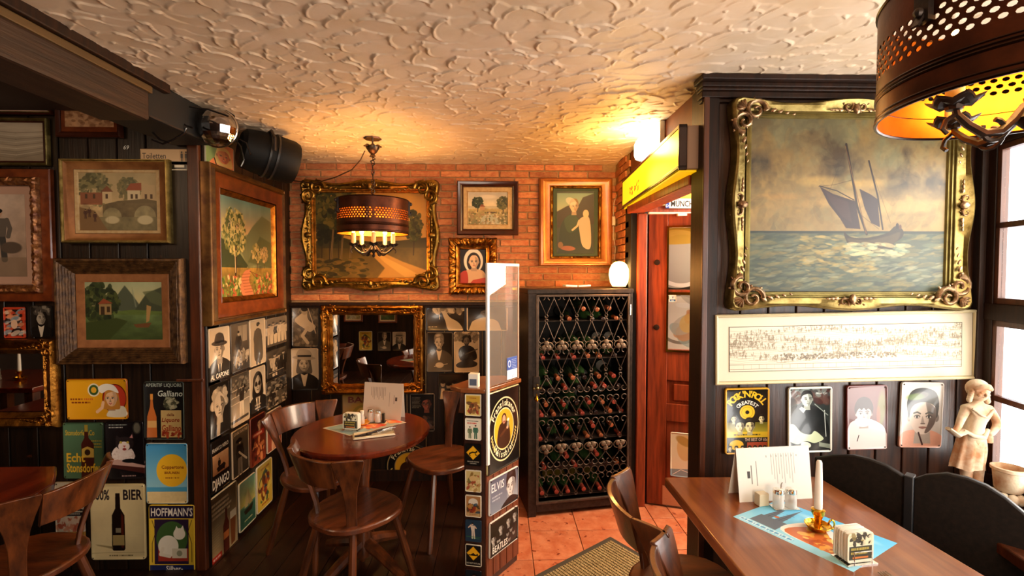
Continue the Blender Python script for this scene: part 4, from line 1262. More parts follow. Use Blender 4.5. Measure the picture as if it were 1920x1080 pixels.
c = sign(150, .95, '1c1815'); c.frame(.035, 'f0e6d4'); face(c, .45, .32, .15, '6a5a4c', '14100d', 'short', look=1); bust(c, .45, .32, .15, 'd8d0c4'); c.line([(.6, .5), (.5, .42)], .06, '5a4a3c'); mono(c); PIC['b_sax'] = c
c = sign(150, 1.45, '24201c'); c.frame(.02, '8a8276'); face(c, .48, .36, .22, 'd8c8b4', '8a7458', 'quiff', look=-.4); bust(c, .48, .4, .22, '5a5048', 'e8e0d4'); c.ell(.5, 1.2, .16, .1, 'd8c8b4', soft=2); c.line([(.3, 1.25), (.8, 1.15)], .025, 'e0d6c6'); mono(c); PIC['b_jacket'] = c
c = sign(150, 1.45, 'd8c6ae'); c.frame(.03, 'efe2cc'); c.dabs(60, .04, .04, .96, .3, .05, ['8a7a68', 'b8a890', '6a5c4c'], 3); face(c, .5, .35, .15, '8a6a50', '120d0a', 'curly', beard=.7); c.poly([(.2, .62), (.5, .48), (.8, .6), (.9, .95), (.6, 1.05), (.25, 1.0)], '1c1815', sm=True); c.ell(.42, .82, .16, .14, '3a2a1c', .3); c.line([(.45, .8), (.92, .62)], .04, '5a4634'); c.poly([(.1, 1.15), (.5, 1.0), (.9, 1.1), (.8, 1.25), (.2, 1.28)], '2a2420', sm=True); mono(c); PIC['b_guitar'] = c
c = sign(180, .72, '2a2622')
for k in range(6): c.ell(.12 + .15 * k, .3 + .06 * (k % 2), .06, .08, 'b8a894'); c.ell(.12 + .15 * k, .24 + .06 * (k % 2), .065, .05, '14110e'); c.poly([(.05 + .15 * k, .72), (.08 + .15 * k, .42), (.16 + .15 * k, .42), (.2 + .15 * k, .72)], ['d8cfc0', '14110e', '4a4640'][k % 3])
mono(c); PIC['b_feast'] = c
c = sign(170, .8, 'a8843c'); c.text('BAN', .3, .2, .14, '7a2c1c', bold=.05, maxw=.5); c.ell(.35, .52, .18, .26, '8a7a34'); c.ell(.35, .52, .12, .2, 'b89a4c'); c.rect(.6, .1, .95, .7, '9a7434'); c.frame(.015, '5a4420'); PIC['b_banana'] = c
c = sign(150, 1.5, '14110f'); c.frame(.02, 'a89a88'); c.rect(.025, .025, .975, 1.475, '14110f'); face(c, .68, .4, .24, '8a4c3c', '100c0a', 'short', glasses=1, shade=.7, look=-1); c.lines(.08, .15, .45, 9, .05, .014, 'b8a894', 4); c.ell(.35, 1.0, .06, .1, 'd8ccb8'); c.dabs(20, .3, .9, .9, 1.4, .06, ['3a2a24', '6a4a3c'], 6); PIC['b_singer'] = c


# round wheat beer emblem: lettering round a monk
def emblem(W, a, ring='e8d9a4', sq=True):
    c = Cv(W, a, '12100e')
    y = a / 2; r = min(.46, a * .47)
    if sq: c.frame(.012, 'b8a878')
    c.ell(.5, y, r, r, ring); c.ell(.5, y, r * .95, r * .95, '12100e'); c.ell(.5, y, r * .66, r * .66, ring); c.ell(.5, y, r * .62, r * .62, 'd9a82c')
    k = r / .46
    c.poly([(.5 - .2 * k, y + .2 * k), (.5 - .17 * k, y - .02 * k), (.5 - .07 * k, y - .1 * k), (.5 + .08 * k, y - .1 * k), (.5 + .17 * k, y), (.5 + .18 * k, y + .22 * k), (.5, y + .28 * k)], '3a2014', sm=True)
    c.ell(.5, y - .14 * k, .075 * k, .085 * k, '4a2a18'); c.ell(.5, y - .135 * k, .052 * k, .062 * k, 'd8a080'); c.ell(.5, y - .1 * k, .03 * k, .015 * k, '8a4a34')
    c.ell(.5 + .12 * k, y - .04 * k, .035 * k, .065 * k, '8a8a7c', .2); c.ell(.5 + .13 * k, y - .11 * k, .035 * k, .022 * k, 'f0e8d8'); c.line([(.5 - .1 * k, y + .08 * k), (.5 + .1 * k, y + .0 * k)], .045 * k, '54301c'); c.ell(.5 + .1 * k, y, .028 * k, .022 * k, 'd8a080')
    c.arc('Franziskaner', .5, y, r * .72, r * .2, 90, 'f0e4bc', 118, .055)
    c.arc('Weissbier', .5, y, r * .88, r * .2, 270, 'f0e4bc', 86, .055, up=False)
    for s_ in (-1, 1):
        for q in range(6):
            an = R(188 + q * 7) if s_ < 0 else R(-8 - q * 7)
            c.ell(.5 + r * .8 * math.cos(an), y - r * .8 * math.sin(an), r * .07, r * .03, 'd8c070', -an + .6 * s_)
    return c


PIC['emblem'] = emblem(330, 1.15)
c = emblem(200, 1.0, 'a08a5c', False); PIC['emblem_round'] = c

c = sign(230, .66, '8a94a8'); c.grad('4a5468', 'a8b0bc', .02, .64, .01, .99); c.frame(.014, 'e4e4e0'); c.rect(.014, .014, .6, .646, '566078', .5); c.text('ELVIS', .07, .25, .15, 'e8ecf0', 'l', bold=.02, maxw=.42); c.lines(.1, .34, .46, 2, .06, .025, 'c8d0dc', 3); face(c, .74, .3, .2, 'd8d4d4', '101014', 'quiff', look=-1, smile=1, dark='20242c', lips='8a7a7c'); bust(c, .74, .3, .2, '14141a'); c.frame(.014, 'e4e4e0'); PIC['d_king'] = c
c = sign(230, .72, '161414'); c.frame(.014, 'd8d4cc')
for k, (x, y) in enumerate(((.13, .33), (.38, .2), (.65, .16), (.88, .12))): face(c, x, y + .04, .1, 'b0aaa4', '0c0a0a', 'fringe', dark='14100f', shade=.7)
c.text('THE', .3, .5, .05, 'e8e4dc', bold=.03); c.text('BEATLES', .36, .66, .13, 'f0ece4', bold=.04, maxw=.52)
for k, (x, y) in enumerate(((.62, .45), (.74, .4), (.68, .58), (.84, .5))): c.ell(x, y, .05, .07, '8a8480', 0, .9); c.ell(x, y - .04, .055, .045, '141010')
PIC['d_four'] = c


def card(bg='d8ccb0'):
    c = Cv(110, 1.32, bg); return c


c = card('e0c878'); c.frame(.05, 'ece2cc'); c.rect(.08, .1, .92, .55, 'c9a03c'); c.lines(.3, .2, .75, 1, .05, .06, '8a3c20', 8); c.dabs(24, .25, .55, .8, 1.15, .09, ['8a5a34', 'c98a50', '5a3c28', 'a83c28'], 3); PIC['c0'] = c
c = card('ece4d0'); c.frame(.05, 'f0e8d8'); c.lines(.12, .14, .88, 1, .05, .05, '3a3a34', 4); c.lines(.14, .25, .9, 1, .05, .09, 'c02c20', 6); man(c, .3, 1.2, .7, '6a7a5a', 'd8b090'); man(c, .66, 1.2, .8, '3c6a54', 'd8b090'); PIC['c1'] = c


def diamond(kind):
    c = card('12100f'); c.poly([(.5, .1), (.93, .53), (.5, .96), (.07, .53)], 'dca01c'); c.poly([(.5, .15), (.88, .53), (.5, .91), (.12, .53)], 'eab020')
    if kind == 0:
        c.line([(.28, .58), (.45, .5), (.66, .5)], .08, '14100c'); c.line([(.32, .58), (.25, .66), (.32, .7)], .045, '14100c'); c.line([(.62, .5), (.66, .66), (.74, .66)], .045, '14100c'); c.ell(.72, .45, .055, .055, '14100c')
        c.text('DRUNKEN PEOPLE', .5, 1.1, .06, 'e8e0cc', bold=.04, maxw=.8); c.text('CROSSING', .5, 1.21, .06, 'e8e0cc', bold=.04, maxw=.6)
    else:
        c.line([(.22, .64), (.78, .64)], .06, '14100c'); c.ell(.74, .57, .05, .045, '14100c'); c.poly([(.3, .62), (.5, .5), (.68, .62)], '14100c'); c.text('DO NOT DISTURB', .5, 1.18, .09, 'e8e0cc', bold=.03, maxw=.84); c.frame(.04, 'ece2cc')
    return c


PIC['c2'] = diamond(0)
c = card('c9b478'); c.frame(.05, 'ece2cc'); c.dabs(40, .15, .2, .85, 1.15, .08, ['8a6a34', 'b08a50', '9a3c28', 'e0cc98', '5a5a30'], 13); c.ell(.5, .5, .25, .16, 'd0b078'); PIC['c3'] = c
c = card('a87848'); c.frame(.05, 'ece2cc'); c.ell(.5, .42, .3, .25, 'd8d0c0'); c.dabs(30, .12, .55, .88, 1.05, .08, ['8a2c1c', '3c3424', 'c08a40', '2c4458'], 7); c.rect(.1, 1.08, .9, 1.24, 'b8a070'); c.lines(.25, 1.13, .8, 1, .05, .05, '8a3c20', 8); PIC['c4'] = c
c = card('24384c'); man(c, .5, 1.1, .95, 'd8c8b8', 'd8b8a0', legs='d8c8b8', arms=.5, lean=-.05); c.rect(.04, 1.0, .96, 1.05, '3c7a3c', .5); c.lines(.45, 1.1, .95, 1, .05, .03, '5ca85c', 8); PIC['c5'] = c
PIC['c6'] = diamond(1)
c = card('141c24'); face(c, .55, .45, .2, '6a4c44', '0c0a0a', 'wave'); bust(c, .55, .45, .2, '8a2c1c'); PIC['c7'] = c
c = Cv(160, 1.3, 'e07a4a'); c.rect(0, 0, .4, 1.3, '8a9a5c'); c.poly([(.1, 1.3), (.2, .8), (.5, .6), (.9, .7), (1, 1.3)], 'e8804c', sm=True); face(c, .62, .5, .3, 'e88a5c', 'e0b86c', 'wave', smile=1, lips='a81c18', dark='8a2c1c'); c.line([(.3, .7), (.45, 1.3)], .04, '2a1814'); c.frame(.02, 'b0a488'); PIC['pinup'] = c

# ---- right wall signs
c = sign(220, 1.58, 'd8a02c'); c.rect(.04, .04, .96, 1.54, '14100a'); c.arc("ROCK'N'ROLL", .5, .62, .4, .15, 90, 'e8b428', 105, .07); c.arc('GREATEST', .5, .62, .235, .085, 90, 'f0ead8', 95, .05); c.ell(.5, .58, .17, .17, 'e8b428'); c.ell(.5, .58, .045, .045, '14100a'); c.ell(.5, .58, .13, .13, '8a6414', ring=.06)
c.rect(.04, 1.05, .96, 1.18, 'd8b428'); c.lines(.2, 1.1, .85, 1, .05, .03, '14100a', 8); c.grad('5a5418', 'a89a2c', .82, 1.05, .04, .96)
for x, y, s_ in ((.2, .74, .08), (.82, .74, .08), (.34, .92, .13), (.56, .92, .14)): face(c, x, y, s_, 'e0d49c', '14100a', 'quiff', shade=.6)
c.text('THE BEST OF 60s', .95, 1.27, .07, 'e8c8b0', 'r', bold=.03, maxw=.5); c.ell(.26, 1.36, .16, .12, 'e8b428'); c.poly([(.5, 1.3), (.95, 1.3), (.95, 1.5), (.5, 1.5)], 'a8482c')
for x in (.12, .26, .4, .56, .68, .8, .9): face(c, x, 1.45, .05, 'e0cfa0', '14100a', 'quiff', shade=.5)
PIC['r_rock'] = c
c = sign(220, 1.52, '2c3230'); c.dabs(60, .05, .04, .95, .35, .06, ['5a3c34', '2a2a2a', '7a8a84', '3c1c18'], 3, al=.7); c.poly([(.05, 1.5), (.05, .55), (.25, .42), (.6, .45), (.85, .7), (.95, 1.5)], '121616', sm=True); face(c, .42, .28, .17, 'c9d0c0', '101414', 'short', look=1, dark='1a201e', lips='6a6a60', shade=.4); c.poly([(.3, .45), (.4, .52), (.34, .6), (.24, .5)], 'c9d0c0')
c.poly([(.0, .9), (.12, .86), (.3, 1.05), (.5, 1.1), (.6, 1.02), (.74, 1.12), (.8, 1.22), (.6, 1.3), (.4, 1.25), (.2, 1.32), (.0, 1.2)], 'c3d0ac', sm=True); c.poly([(.7, 1.28), (.98, 1.34), (.98, 1.44), (.7, 1.38)], '8a9484'); c.ell(.4, 1.34, .12, .07, 'c9d0c0', .2); c.line([(.82, .55), (.86, 1.15)], .02, 'c0c8c0'); c.line([(.6, .4), (.9, .66)], .02, '8a948c'); c.text('Mean Cat', .76, .17, .045, 'd8dcd4', maxw=.3); c.frame(.045, 'e8e8da'); PIC['r_man_guitar'] = c
c = sign(220, 1.58, '5a2420'); c.grad('7a4840', '5c2c28', 0, 1.58); c.ell(.85, .6, .1, .45, '7a7a2c', .05, .8, 12); c.ell(.78, .75, .04, .2, 'c04a34', 0, .7, 8); c.poly([(.0, 1.58), (.05, 1.0), (.2, .85), (.45, .8), (.75, .9), (.95, 1.1), (.95, 1.58)], 'eeded6', sm=True); face(c, .42, .68, .25, 'e8d4c8', '3a2018', 'fringe', dark='6a3a34', lips='a8202c', shade=.3, brow=1.2); c.poly([(.2, .85), (.35, .78), (.55, .85), (.5, 1.0), (.3, 1.0)], 'f4e8e2', sm=True); c.line([(.3, 1.22), (.26, 1.36)], .02, '2a1814'); c.frame(.02, '7a2c24'); c.p = c.p * .86
PIC['r_fringe'] = c
c = sign(220, 1.58, 'd9cfc2'); c.grad('e8e0d8', 'b8aca0'); c.poly([(0, 1.58), (.05, 1.25), (.3, 1.15), (.7, 1.15), (1, 1.3), (1, 1.58)], 'd89a80', sm=True); face(c, .54, .82, .44, 'd8c4b4', '2c2820', 'quiff', dark='2a1c18', shade=.65, brow=1.2, lips='8a5a50'); c.ell(.34, .36, .2, .08, '6a8a2c', -.1, .7, 8); c.line([(.45, 1.22), (.55, 1.5)], .04, '3a1c18'); c.mottle(.03, 40, 5, y0=1.2); c.p = c.p * .88
PIC['r_quiff'] = c

# ---- papers on the tables
c = Cv(300, .78, 'dad4c8')
for k in range(10): c.line([(.47 + k * .035, .1), (.47 + k * .035, .1 + .3 + .2 * ((k * 7) % 3) / 3)], .008, '8a8478', .7)
c.line([(.26, .2), (.26, .55)], .01, '6a645c', .8); c.rect(.13, .34, .17, .44, '3a3632'); c.line([(.19, .26), (.19, .52)], .012, '55504a', .9)
for k in range(7): c.rect(.4 + k * .07, .12, .41 + k * .07, .15, '8a8478')
PIC['menu'] = c
c = Cv(300, .78, 'dcc8b4')
for k in range(10): c.line([(.2 + k * .04, .1), (.2 + k * .04, .28 + .12 * ((k * 7) % 3) / 3)], .012, '8a7464', .8)
c.line([(.68, .2), (.68, .5)], .008, '8a7464', .8); c.line([(.8, .26), (.8, .44)], .01, '6a5448'); c.rect(.83, .3, .88, .38, '4a3a30')
PIC['menu_b'] = c
c = Cv(420, .62, '6ac0e0'); c.grad('58b8e4', '9ad8ec'); c.ell(.6, .12, .3, .05, 'd8f0f4', 0, .6, 10)
for x in (.16, .26):
    c.poly([(x - .045, .52), (x - .03, .3), (x, .06), (x + .03, .3), (x + .045, .52)], '5a6470'); c.line([(x, .05), (x, .5)], .004, '2c3440')
    for k in range(7): c.line([(x - .035, .22 + .045 * k), (x + .035, .22 + .045 * k)], .004, '2c3440', .7)
c.rect(.1, .38, .34, .54, '5a6470'); c.ell(.21, .33, .02, .02, 'c0602c')
c.poly([(.36, .5), (.4, .25), (.55, .2), (.7, .28), (.78, .5)], 'f4ece0', sm=True); c.poly([(.4, .5), (.46, .3), (.58, .26), (.66, .32), (.74, .4), (.9, .46), (.9, .52)], 'c8682c', sm=True); c.dabs(40, .45, .3, .85, .5, .02, ['e8a848', 'a84820', 'f0c868'], 6)
c.lines(.04, .55, .62, 1, .05, .045, 'd8ecf4', 5); c.lines(.05, .565, .6, 1, .05, .02, '3c8cc0', 9)
PIC['placemat'] = c
c = Cv(300, .6, '8aa0a0'); c.grad('9ab4b4', 'e0824c'); c.poly([(0, 0), (.45, 0), (.35, .6), (0, .6)], '8aa8ac'); c.dabs(60, .4, .1, 1, .5, .04, ['e05a2c', 'f09a4c', 'd84420', 'f0c89c'], 4); c.frame(.02, 'd8ccb8'); PIC['placemat_b'] = c
c = Cv(160, 1.0, 'e8e4cc'); c.rect(.06, .06, .94, .42, 'd8d4b0'); c.dabs(24, .1, .1, .9, .4, .06, ['1c1a14', 'e8e0c0', '8a7a4c'], 5); c.rect(.06, .45, .94, .9, '3a3a2c'); c.lines(.14, .5, .88, 2, .14, .08, 'e0c85c', 3); c.rect(.2, .8, .8, .86, 'd07a3c'); PIC['coaster'] = c
c = Cv(260, .3, 'e8e8e8'); c.rect(0, 0, .1, .3, '1c48b0'); c.text('D', .05, .26, .08, 'f0f0f0'); c.ell(.05, .09, .03, .03, 'e0c040', ring=.3); c.text('MÜNCHEN', .55, .24, .17, '141414', bold=.04, maxw=.8); c.frame(.008, '2a2a2a'); PIC['plate'] = c
c = Cv(500, .145, 'e8c418'); c.mottle(.03, 8, 3); c.dabs(26, .19, .07, .40, .115, .007, ['c04018', 'a83414'], 4, rot=-.3, asp=1.6); c.rect(.355, .02, .36, .06, '8a5a18'); c.dabs(8, .5, .03, .97, .12, .004, ['8a6a18'], 3, asp=1); PIC['lightbox'] = c
c = Cv(120, 1.3, 'f4f6f8'); c.rect(0, 0, 1, .75, '3450a0'); c.ell(.22, .38, .14, .22, 'e8ecf4', ring=.3); c.lines(.45, .15, .95, 6, .1, .03, 'c8d4ec', 3); c.lines(.05, .85, .7, 2, .1, .02, '5a6ca8', 4); c.text('2012', .65, 1.22, .14, '3450a0', bold=.02); PIC['sticker'] = c
c = Cv(160, .8, 'f4f4f0'); c.rect(.1, .08, .9, .46, 'dde4ea'); c.text('V', .5, .42, .28, '1c3c6c', bold=.05); c.rect(.1, .5, .9, .74, '1c5a9c'); c.text('PAY', .5, .71, .16, 'f0f4f8', bold=.04); PIC['vpay'] = c
c = Cv(200, 1.2, 'f0e6cc'); c.grad('e8dcc0', 'f0e8d0'); c.ell(.55, .4, .3, .35, 'e0c08a', soft=6); c.ell(.5, .22, .3, .12, 'b08a44', .3, .8, 6); c.poly([(0, 1.0), (1, .95), (1, 1.2), (0, 1.2)], '8aa0b0'); c.line([(.1, 1.15), (.4, 1.0), (.9, 1.1)], .02, 'f4f4f0'); PIC['door_poster'] = c
c = Cv(200, 1.2, 'f4ecd8'); c.rect(.1, .1, .9, .5, 'e0b878'); c.dabs(30, .1, .1, .9, .5, .07, ['c86a3c', 'f0d8a0', 'b0403c', 'e8c068'], 6); c.lines(.12, .6, .9, 7, .07, .02, '6a645c', 4); PIC['notice_a'] = c
c = Cv(200, 1.2, 'f0f0e4'); c.grad('f0ecd8', 'd8e0a0', .3, .9); c.ell(.5, .55, .4, .12, 'e8a83c', .1, .7, 8); c.lines(.12, .1, .9, 4, .07, .02, '6a645c', 5); PIC['notice_b'] = c
c = Cv(260, 1.5, 'c8c8c0'); c.grad('d8d4c8', 'a8a49c'); c.ell(.15, .75, .45, .8, '2c2820', ring=.12); c.ell(.2, .75, .34, .68, 'f4f0e8', ring=.14); c.ell(.1, .2, .5, .2, 'e0b030', 0, .8, 6); c.rect(.55, .3, 1, 1.5, 'c8b89c', .8); c.dabs(30, .4, .2, 1, 1.4, .08, ['f4f4f0', '8a8478', 'e8c060', 'c86a3c', 'd8d4cc'], 8, al=.7); PIC['street_a'] = c  # bands and dabs paint the reflections in the door glass
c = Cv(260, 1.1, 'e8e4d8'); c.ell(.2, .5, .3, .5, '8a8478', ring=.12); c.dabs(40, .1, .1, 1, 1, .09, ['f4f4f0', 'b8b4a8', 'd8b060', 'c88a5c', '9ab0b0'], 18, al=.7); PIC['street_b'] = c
# ---------------------------------------------------------------- frames, pictures and signs on the walls
def ring(name, w_, h, prof, m, parent, n=1, disp=None, smooth=35):
    """a mitred moulding. prof: (inset, height) pairs from the outside in; local x right, z up, -y into the room"""
    mb = MB()
    loops = []
    rs = random.Random(name + str(w_))
    for k, (d, hh) in enumerate(prof):
        x0, x1, z0, z1 = -w_ / 2 + d, w_ / 2 - d, -h / 2 + d, h / 2 - d
        cs = [(x0, z0), (x1, z0), (x1, z1), (x0, z1)]
        nm = [(0, -1), (1, 0), (0, 1), (-1, 0)]
        lp = []
        for s_ in range(4):
            a, b = cs[s_], cs[(s_ + 1) % 4]
            for i in range(n):
                t = i / n
                x, z, y = a[0] + (b[0] - a[0]) * t, a[1] + (b[1] - a[1]) * t, hh
                if disp:
                    do, dh = disp(s_, t, k, d, rs)
                    if 0 < t:
                        x += nm[s_][0] * do; z += nm[s_][1] * do
                    y = max(0, hh + dh)
                lp.append((x, -y, z))
        loops.append(lp)
    L = 4 * n
    vs = [p for lp in loops for p in lp]
    fs = []
    for k in range(len(loops) - 1):
        for j in range(L):
            j2 = (j + 1) % L
            fs.append((k * L + j, k * L + j2, (k + 1) * L + j2, (k + 1) * L + j))
    mb.add(vs, fs)
    return obj(name, mb, m, parent, smooth=smooth)


def sheet(name, w_, h, y, m, parent=None, t=.004, dz=0):
    mb = MB().box(-w_ / 2, w_ / 2, -y, -y + t, -h / 2, h / 2)
    return obj(name, mb, m, parent, smooth=0, uv=(-w_ / 2, w_ / 2, 0, -h / 2, h / 2, 2))


def carve(amp, out=0, freq=40):
    def f(s_, t, k, d, rs):
        if k in (0,):
            return 0, 0
        return out * math.sin(t * freq), amp * (rs.random() - .5) * 2
    return f


def swept(amp, lobes=1):
    """swept edge: corners and middles stand out"""
    def f(s_, t, k, d, rs):
        q = abs(math.cos(2 * PI * t * lobes))
        e = (q ** 2 - .55) * amp
        return (e if k <= 3 else 0), (.006 * (q ** 3) if 1 <= k <= 4 else 0)
    return f


def scroll(mb, cx, cz, s_, rot, mir=1, y=.0, m=0, turns=1.4, rad=.13):
    """a carved acanthus scroll: a curling rib with leaves"""
    pts, rr = [], []
    for i in range(22):
        t = i / 21
        a = t * turns * 2 * PI
        q = s_ * (.08 + .42 * (1 - t))
        x, z = q * math.cos(a) * mir + (.5 * s_ * mir), q * math.sin(a)
        c_, n_ = math.cos(rot), math.sin(rot)
        pts.append((cx + x * c_ - z * n_, -y - .012 * s_ * 4 * (.4 + t), cz + x * n_ + z * c_))
        rr.append(s_ * rad * (1 - .55 * t))
    mb.tube(pts, rr, 6, m=m)
    for i in range(2, 20, 2):
        p = pts[i]
        a = i / 21 * turns * 2 * PI
        dx, dz = math.cos(a) * mir, math.sin(a)
        c_, n_ = math.cos(rot), math.sin(rot)
        ox, oz = (dx * c_ - dz * n_), (dx * n_ + dz * c_)
        k = s_ * .13 * (1 - i / 28)
        mb.ball((p[0] + ox * k * .8, p[1] + .003, p[2] + oz * k * .8), (k, k * .45, k * .6), 6, 4, m,
                Matrix.Rotation(-math.atan2(oz, ox), 3, 'Y'))


def corner_ornament(name, sx, sz, w_, h, s_, y, m, parent):
    mb = MB()
    cx, cz = sx * (w_ / 2 - s_ * .45), sz * (h / 2 - s_ * .45)
    scroll(mb, cx, cz, s_ * .9, 0, -sx, y)
    mb2 = MB()
    scroll(mb2, 0, 0, s_ * .9, 0, 1, y)
    Rz = Matrix(((0, 0, 1, 0), (0, 1, 0, 0), (-1, 0, 0, 0), (0, 0, 0, 1)))
    mb.merge(mb2, Matrix.Translation((cx, 0, cz)) @ Matrix.Diagonal((sx, 1, sz, 1)) @ Rz)
    # shell in the corner
    for k in range(5):
        a = R(5 + 20 * k)
        q = s_ * .42
        mb.ball((cx + sx * q * .55 * math.cos(a), -y - .01, cz + sz * q * .55 * math.sin(a)), (q * .5, q * .22, q * .14), 7, 4, 0,
                Matrix.Rotation(-math.atan2(sz * math.sin(a), sx * math.cos(a)), 3, 'Y'))
    # trailing leaves along both sides
    for k in range(5):
        t = s_ * (.9 + .28 * k)
        q = s_ * .17 * (1 - k * .13)
        mb.ball((cx - sx * t, -y - .004, cz + sz * s_ * (.05 - .05 * k)), (q, q * .4, q * .5), 6, 4, 0, Matrix.Rotation(.5 * sx * sz, 3, 'Y'))
        mb.ball((cx + sx * s_ * (.05 - .05 * k), -y - .004, cz - sz * t), (q * .5, q * .4, q), 6, 4, 0, Matrix.Rotation(-.5 * sx * sz, 3, 'Y'))
    return obj(name, mb, m, parent, smooth=60)


def middle_ornament(name, side, w_, h, s_, y, m, parent, inset=.3):
    """cartouche in the middle of a side: 0 bottom, 1 right, 2 top, 3 left"""
    b = MB()
    scroll(b, .05 * s_, .05 * s_, s_ * .75, R(20), 1, y)
    scroll(b, -.05 * s_, .05 * s_, s_ * .75, R(-20), -1, y)
    b.ball((0, -y - .012, 0), (s_ * .22, s_ * .16, s_ * .3), 8, 5)
    for k in (-1, 1):
        for i in range(3):
            b.ball((k * s_ * (.85 + .25 * i), -y - .004, -.03 * s_), (s_ * .17, s_ * .07, s_ * .1 * (1 - .2 * i)), 6, 4)
    c_, n_ = {0: (-1, 0), 1: (0, -1), 2: (1, 0), 3: (0, 1)}[side]
    Mx = Matrix(((c_, 0, -n_, 0), (0, 1, 0, 0), (n_, 0, c_, 0), (0, 0, 0, 1)))
    T = {0: (0, 0, -h / 2 + s_ * inset), 1: (w_ / 2 - s_ * inset, 0, 0), 2: (0, 0, h / 2 - s_ * inset), 3: (-w_ / 2 + s_ * inset, 0, 0)}[side]
    mb = MB().merge(b, Matrix.Translation(T) @ Mx)
    return obj(name, mb, m, parent, smooth=60)


def wrect(wall, u0, v0, u1, v1, lift=.0):
    """centre, width, height on a wall of the rectangle between two photo pixels"""
    if wall in ('back', 'left', 'right'):
        Y = {'back': YB, 'left': YL, 'right': YR}[wall] - lift
        a, b = P(u0, v0, 1, Y), P(u1, v1, 1, Y)
        return Vector(((a[0] + b[0]) / 2, {'back': YB, 'left': YL + .012, 'right': YR}[wall] - .006, (a[2] + b[2]) / 2)), b[0] - a[0], a[2] - b[2], 0
    raise ValueError(wall)


def picture(name, label, wall, box, pic, canvas_box, frame_kind, group=None, lift=.03, place=None, tilt=0, cat='painting'):
    if place is None:
        loc, w_, h, rz = wrect(wall, *box, lift)
        if canvas_box:
            cl_, cw, ch, _ = wrect(wall, *canvas_box, lift * .6)
            off = (cl_.x - loc.x, cl_.z - loc.z)
        else:
            cw, ch, off = w_ * .75, h * .75, (0, 0)
    else:
        loc, w_, h, rz, cw, ch = place
        off = (0, 0)
    t = thing(name, label, cat, loc, rz, group)
    if tilt:
        t.rotation_euler = (tilt, 0, rz)
    bw = min((w_ - cw) / 2, (h - ch) / 2)
    frame_kind(t, w_, h, cw, ch, bw)
    sheet('canvas' if cat == 'painting' else 'print', cw + .004, ch + .004, .014, picmat(name + '_picture_' + pic, PIC[pic], bump=.12 if cat == 'painting' else 0, rough=.45), t)
    return t


def inner(t, w_, h, cw, ch, prof, m, name, **k):
    return ring(name, cw + 2 * prof[0][0], ch + 2 * prof[0][0], [(prof[0][0] - a, b) for a, b in prof], m, t, **k)


def stretch_ring(name, w_, h, cw, ch, prof, m, parent, n=1, disp=None, smooth=35):
    """like ring, but the widths of the sides and of top and bottom may differ; prof runs f 0..1 from outer edge to canvas"""
    mb = MB(); loops = []
    rs = random.Random(name + str(w_))
    nm = [(0, -1), (1, 0), (0, 1), (-1, 0)]
    for k, (f, hh) in enumerate(prof):
        X, Z = w_ / 2 + (cw / 2 - w_ / 2) * f, h / 2 + (ch / 2 - h / 2) * f
        cs = [(-X, -Z), (X, -Z), (X, Z), (-X, Z)]
        lp = []
        for s_ in range(4):
            a, b = cs[s_], cs[(s_ + 1) % 4]
            for i in range(n):
                t = i / n
                x, z, y = a[0] + (b[0] - a[0]) * t, a[1] + (b[1] - a[1]) * t, hh
                if disp:
                    do, dh = disp(s_, t, k, f, rs)
                    if t > 0:
                        x += nm[s_][0] * do; z += nm[s_][1] * do
                    y = max(0, hh + dh)
                lp.append((x, -y, z))
        loops.append(lp)
    L = 4 * n
    fs = [(k * L + j, k * L + (j + 1) % L, (k + 1) * L + (j + 1) % L, (k + 1) * L + j) for k in range(len(loops) - 1) for j in range(L)]
    mb.add([p for lp in loops for p in lp], fs)
    return obj(name, mb, m, parent, smooth=smooth)


# ---- right wall
def fk_sea(t, w_, h, cw, ch, bw):
    stretch_ring('outer_moulding', w_, h, cw, ch, [(0, 0), (0, .03), (.06, .045), (.14, .05), (.3, .036), (.62, .030), (.64, .022)], gold_pale, t, 48, swept(.02))
    stretch_ring('inner_moulding', w_ * 1, h, cw, ch, [(.64, .02), (.66, .034), (.72, .036), (.74, .028), (.8, .030), (.84, .03), (.86, .022), (.94, .022), (1.0, .012)], gold_green, t)
    k = 0
    for sx in (-1, 1):
        for sz in (-1, 1):
            corner_ornament('corner_ornament', sx, sz, w_, h, .105, .04, gilt_high, t)
    for s_ in range(4):
        middle_ornament('cartouche', s_, w_, h, .075, .04, gilt_high, t, .55)


picture('sea_painting', 'large oil painting of a sailing boat on a rough sea in ornate gilt frame', 'right', (1374, 186, 1814, 578), 'sea', (1407, 216, 1764, 540), fk_sea, lift=.04)


def fk_town(t, w_, h, cw, ch, bw):
    stretch_ring('frame_moulding', w_, h, cw, ch, [(0, 0), (0, .022), (.08, .026), (.2, .022), (.24, .014)], mat('bleached_frame', 'cbbb92', .5, .2), t)
    stretch_ring('mount', w_, h, cw, ch, [(.24, .012), (.97, .012), (1.0, .010)], mat('cream_mount', 'd6cab0', .7), t, smooth=0)


t = picture('town_engraving', 'long engraved town panorama in cream mount and thin pale frame below the sea painting', 'right', (1341, 586, 1828, 714), 'town', (1371, 609, 1802, 689), fk_town, lift=.02, cat='print')
t.rotation_euler = (0, R(-1.0), 0)



_sc = None


